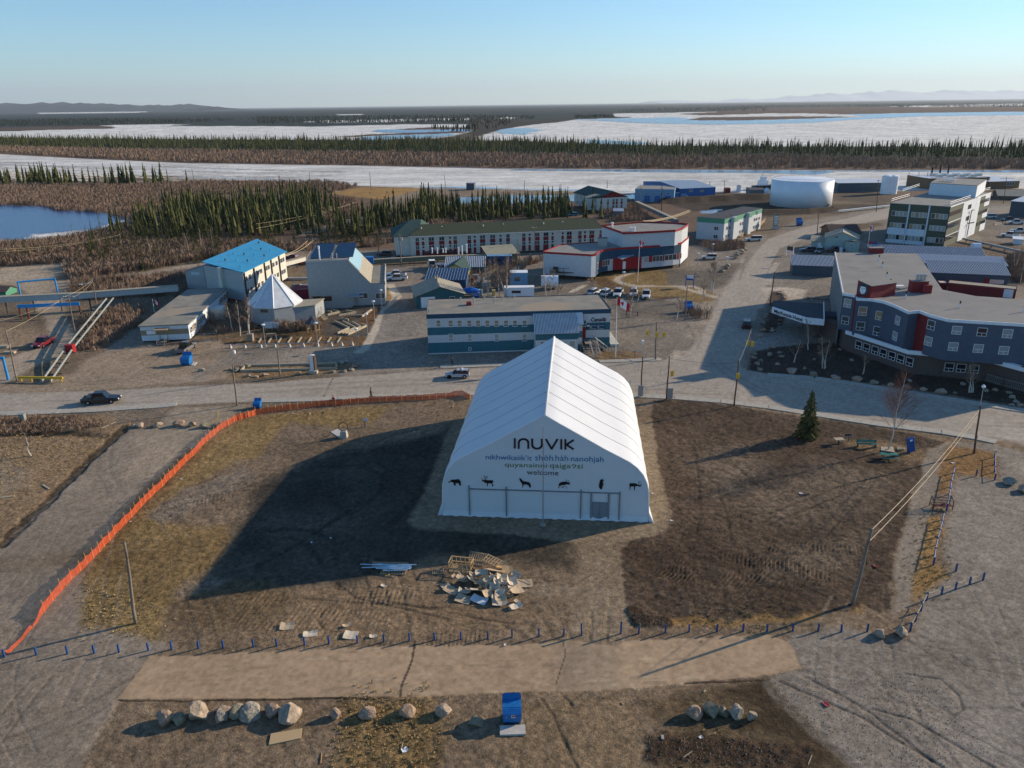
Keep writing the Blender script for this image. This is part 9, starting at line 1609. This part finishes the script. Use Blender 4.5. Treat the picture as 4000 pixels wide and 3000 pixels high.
# ------------------------------------------------------------ bare birches
def birch(seed,H_=9,n1=16,spread=.32,tw=.012,stems=1,fine=4):
    r=random.Random(seed);T=MB();B=MB()
    for st in range(stems):
        off=Vector((r.uniform(-.3,.3),r.uniform(-.3,.3),0))*(stems>1);ln=Vector((r.uniform(-.12,.12),r.uniform(-.12,.12),0))*(1+stems*.4);pts=[off+ln*(H_*i/6)+Vector((r.uniform(-.1,.1),r.uniform(-.1,.1),H_*i/6)) for i in range(7)]
        for i in range(6):T.tube(pts[i],pts[i+1],.11*(1-i/6.5)+.012,5,.11*(1-(i+1)/6.5)+.012)
        for k in range(n1):
            f=r.uniform(.25,.97);j=min(5,int(f*6));p=pts[j].lerp(pts[j+1],f*6-j);a=r.random()*6.283;L=H_*spread*(1.15-f)*r.uniform(.6,1.2)+.3;d=Vector((math.cos(a),math.sin(a),r.uniform(.8,1.6))).normalized();q=p+d*L;B.tube(p,q,tw*2.2,3,tw,cap=False)
            for u in range(fine):
                f2=r.uniform(.3,1);p2=p.lerp(q,f2);d2=(d+Vector((r.uniform(-.9,.9),r.uniform(-.9,.9),r.uniform(-.2,.6)))).normalized();q2=p2+d2*L*.5;B.tube(p2,q2,tw,3,tw*.5,cap=False)
                for v in range(2):p3=p2.lerp(q2,r.uniform(.4,1));B.tube(p3,p3+(d2+Vector((r.uniform(-.8,.8),r.uniform(-.8,.8),r.uniform(-.5,.3)))).normalized()*L*.28,tw*.7,3,tw*.4,cap=False)
    return T,B
def plant_birch(c,x,y,yt,lab,seed,grp=None,red=False,**k):
    b=g(c,x,y);h_=hh(c,x,y,yt);r=empty('birch_tree',b,seed,lab,'birch tree',grp);T,B=birch(seed,h_,**k);T.build('trunk','birch_bark',r);B.build('branches','twig_red' if red else 'twig',r);return r
plant_birch('L',1040,240,-440,'tall bare reddish birch beside the teal picnic table',3,red=True,n1=52,spread=.34,fine=9,tw=.010)
BL=(('F',-60,695,370,'birch at the right of the clump beside the octagonal hall'),('F',-130,690,390,'birch in the middle of the clump beside the octagonal hall'),('F',-200,650,400,'birch at the left of the clump beside the octagonal hall'),('d',1130,810,210,'tall birch left of the big clump behind the banded office'),('d',1390,800,190,'biggest birch clump behind the banded office'),('d',1290,800,300,'thin birch in the yard clump behind the banded office'),('j',150,1155,740,'birch before the white cylinder tank'),('j',310,1140,950,'small birch right of the white cylinder tank'),('j',760,1120,900,'thin birch by the leftmost police vehicle'),('j',1330,1430,980,'birch behind the large Canadian flag'),('j',1440,1210,1080,'small birch among the police vehicles'),
 ('j',2000,1470,1060,'birch left of the blue bin on the courthouse lot'),('G',1740,325,50,'birch at the end of the winding path'),('G',1660,385,200,'short birch on the ochre lawn edge'),('H',225,920,710,'white-stemmed birch left before the hotel'),('H',485,970,700,'forked white birch before the hotel entrance'),('H',345,810,550,'slim birch below the hotel canopy'),('H',820,1020,860,'small dark birch before the hotel windows'),('H',1755,1180,940,'forked birch at the right before the hotel'),('C',1740,1600,1480,'bush-like birch on the police lot edge'),('k',1265,235,80,'leafless tree by the far bend of the side street'),('H',2130,120,-60,'birch behind the hotel sheds at the right edge'),('H',2180,240,30,'birch right of the red containers'),
 ('e',700,985,700,'reddish birch behind the flat building, larger one','r'),('e',850,940,760,'reddish birch behind the flat building, smaller one','r'),('e',550,830,690,'low reddish tree left of the larger one','r'),('I',260,290,90,'bare shrub on the ditch lawn at the left'),('E',2020,300,240,'low reddish shrub by the flat building corner','r'),('A',1650,1460,1230,'white birch left above the blue roof'),('A',1740,1400,1210,'white birch middle above the blue roof'),('A',1020,1480,1370,'pale birch standing in the scrub below the spruces'),('A',1310,1420,1270,'pale birches among the spruces left of the blue roof'),('A',1850,1400,1190,'white birch right above the blue roof'))
for i,q in enumerate(BL):plant_birch(*q[:5],30+i,'leafless trees of the town',len(q)>5,n1=16 if i!=4 else 30,stems=3 if i in (4,15,18) else 1 if i%3 else 2,spread=.28,fine=4,tw=.022)
# ------------------------------------------------------------ the air
hz=MB();hz.box(-70000,-3000,-3,70000,72000,1700);o=hz.build('haze',[]);o.data.materials.clear();m=bpy.data.materials.new('air');m.use_nodes=True;t=m.node_tree;t.nodes.remove(t.nodes['Principled BSDF']);v=t.nodes.new('ShaderNodeVolumePrincipled');v.inputs['Color'].default_value=(.80,.90,1,1);v.inputs['Density'].default_value=2.3e-5;v.inputs['Anisotropy'].default_value=.2
t.links.new(v.outputs[0],[n for n in t.nodes if n.type=='OUTPUT_MATERIAL'][0].inputs['Volume']);o.data.materials.append(m);tag(o,kind='stuff')
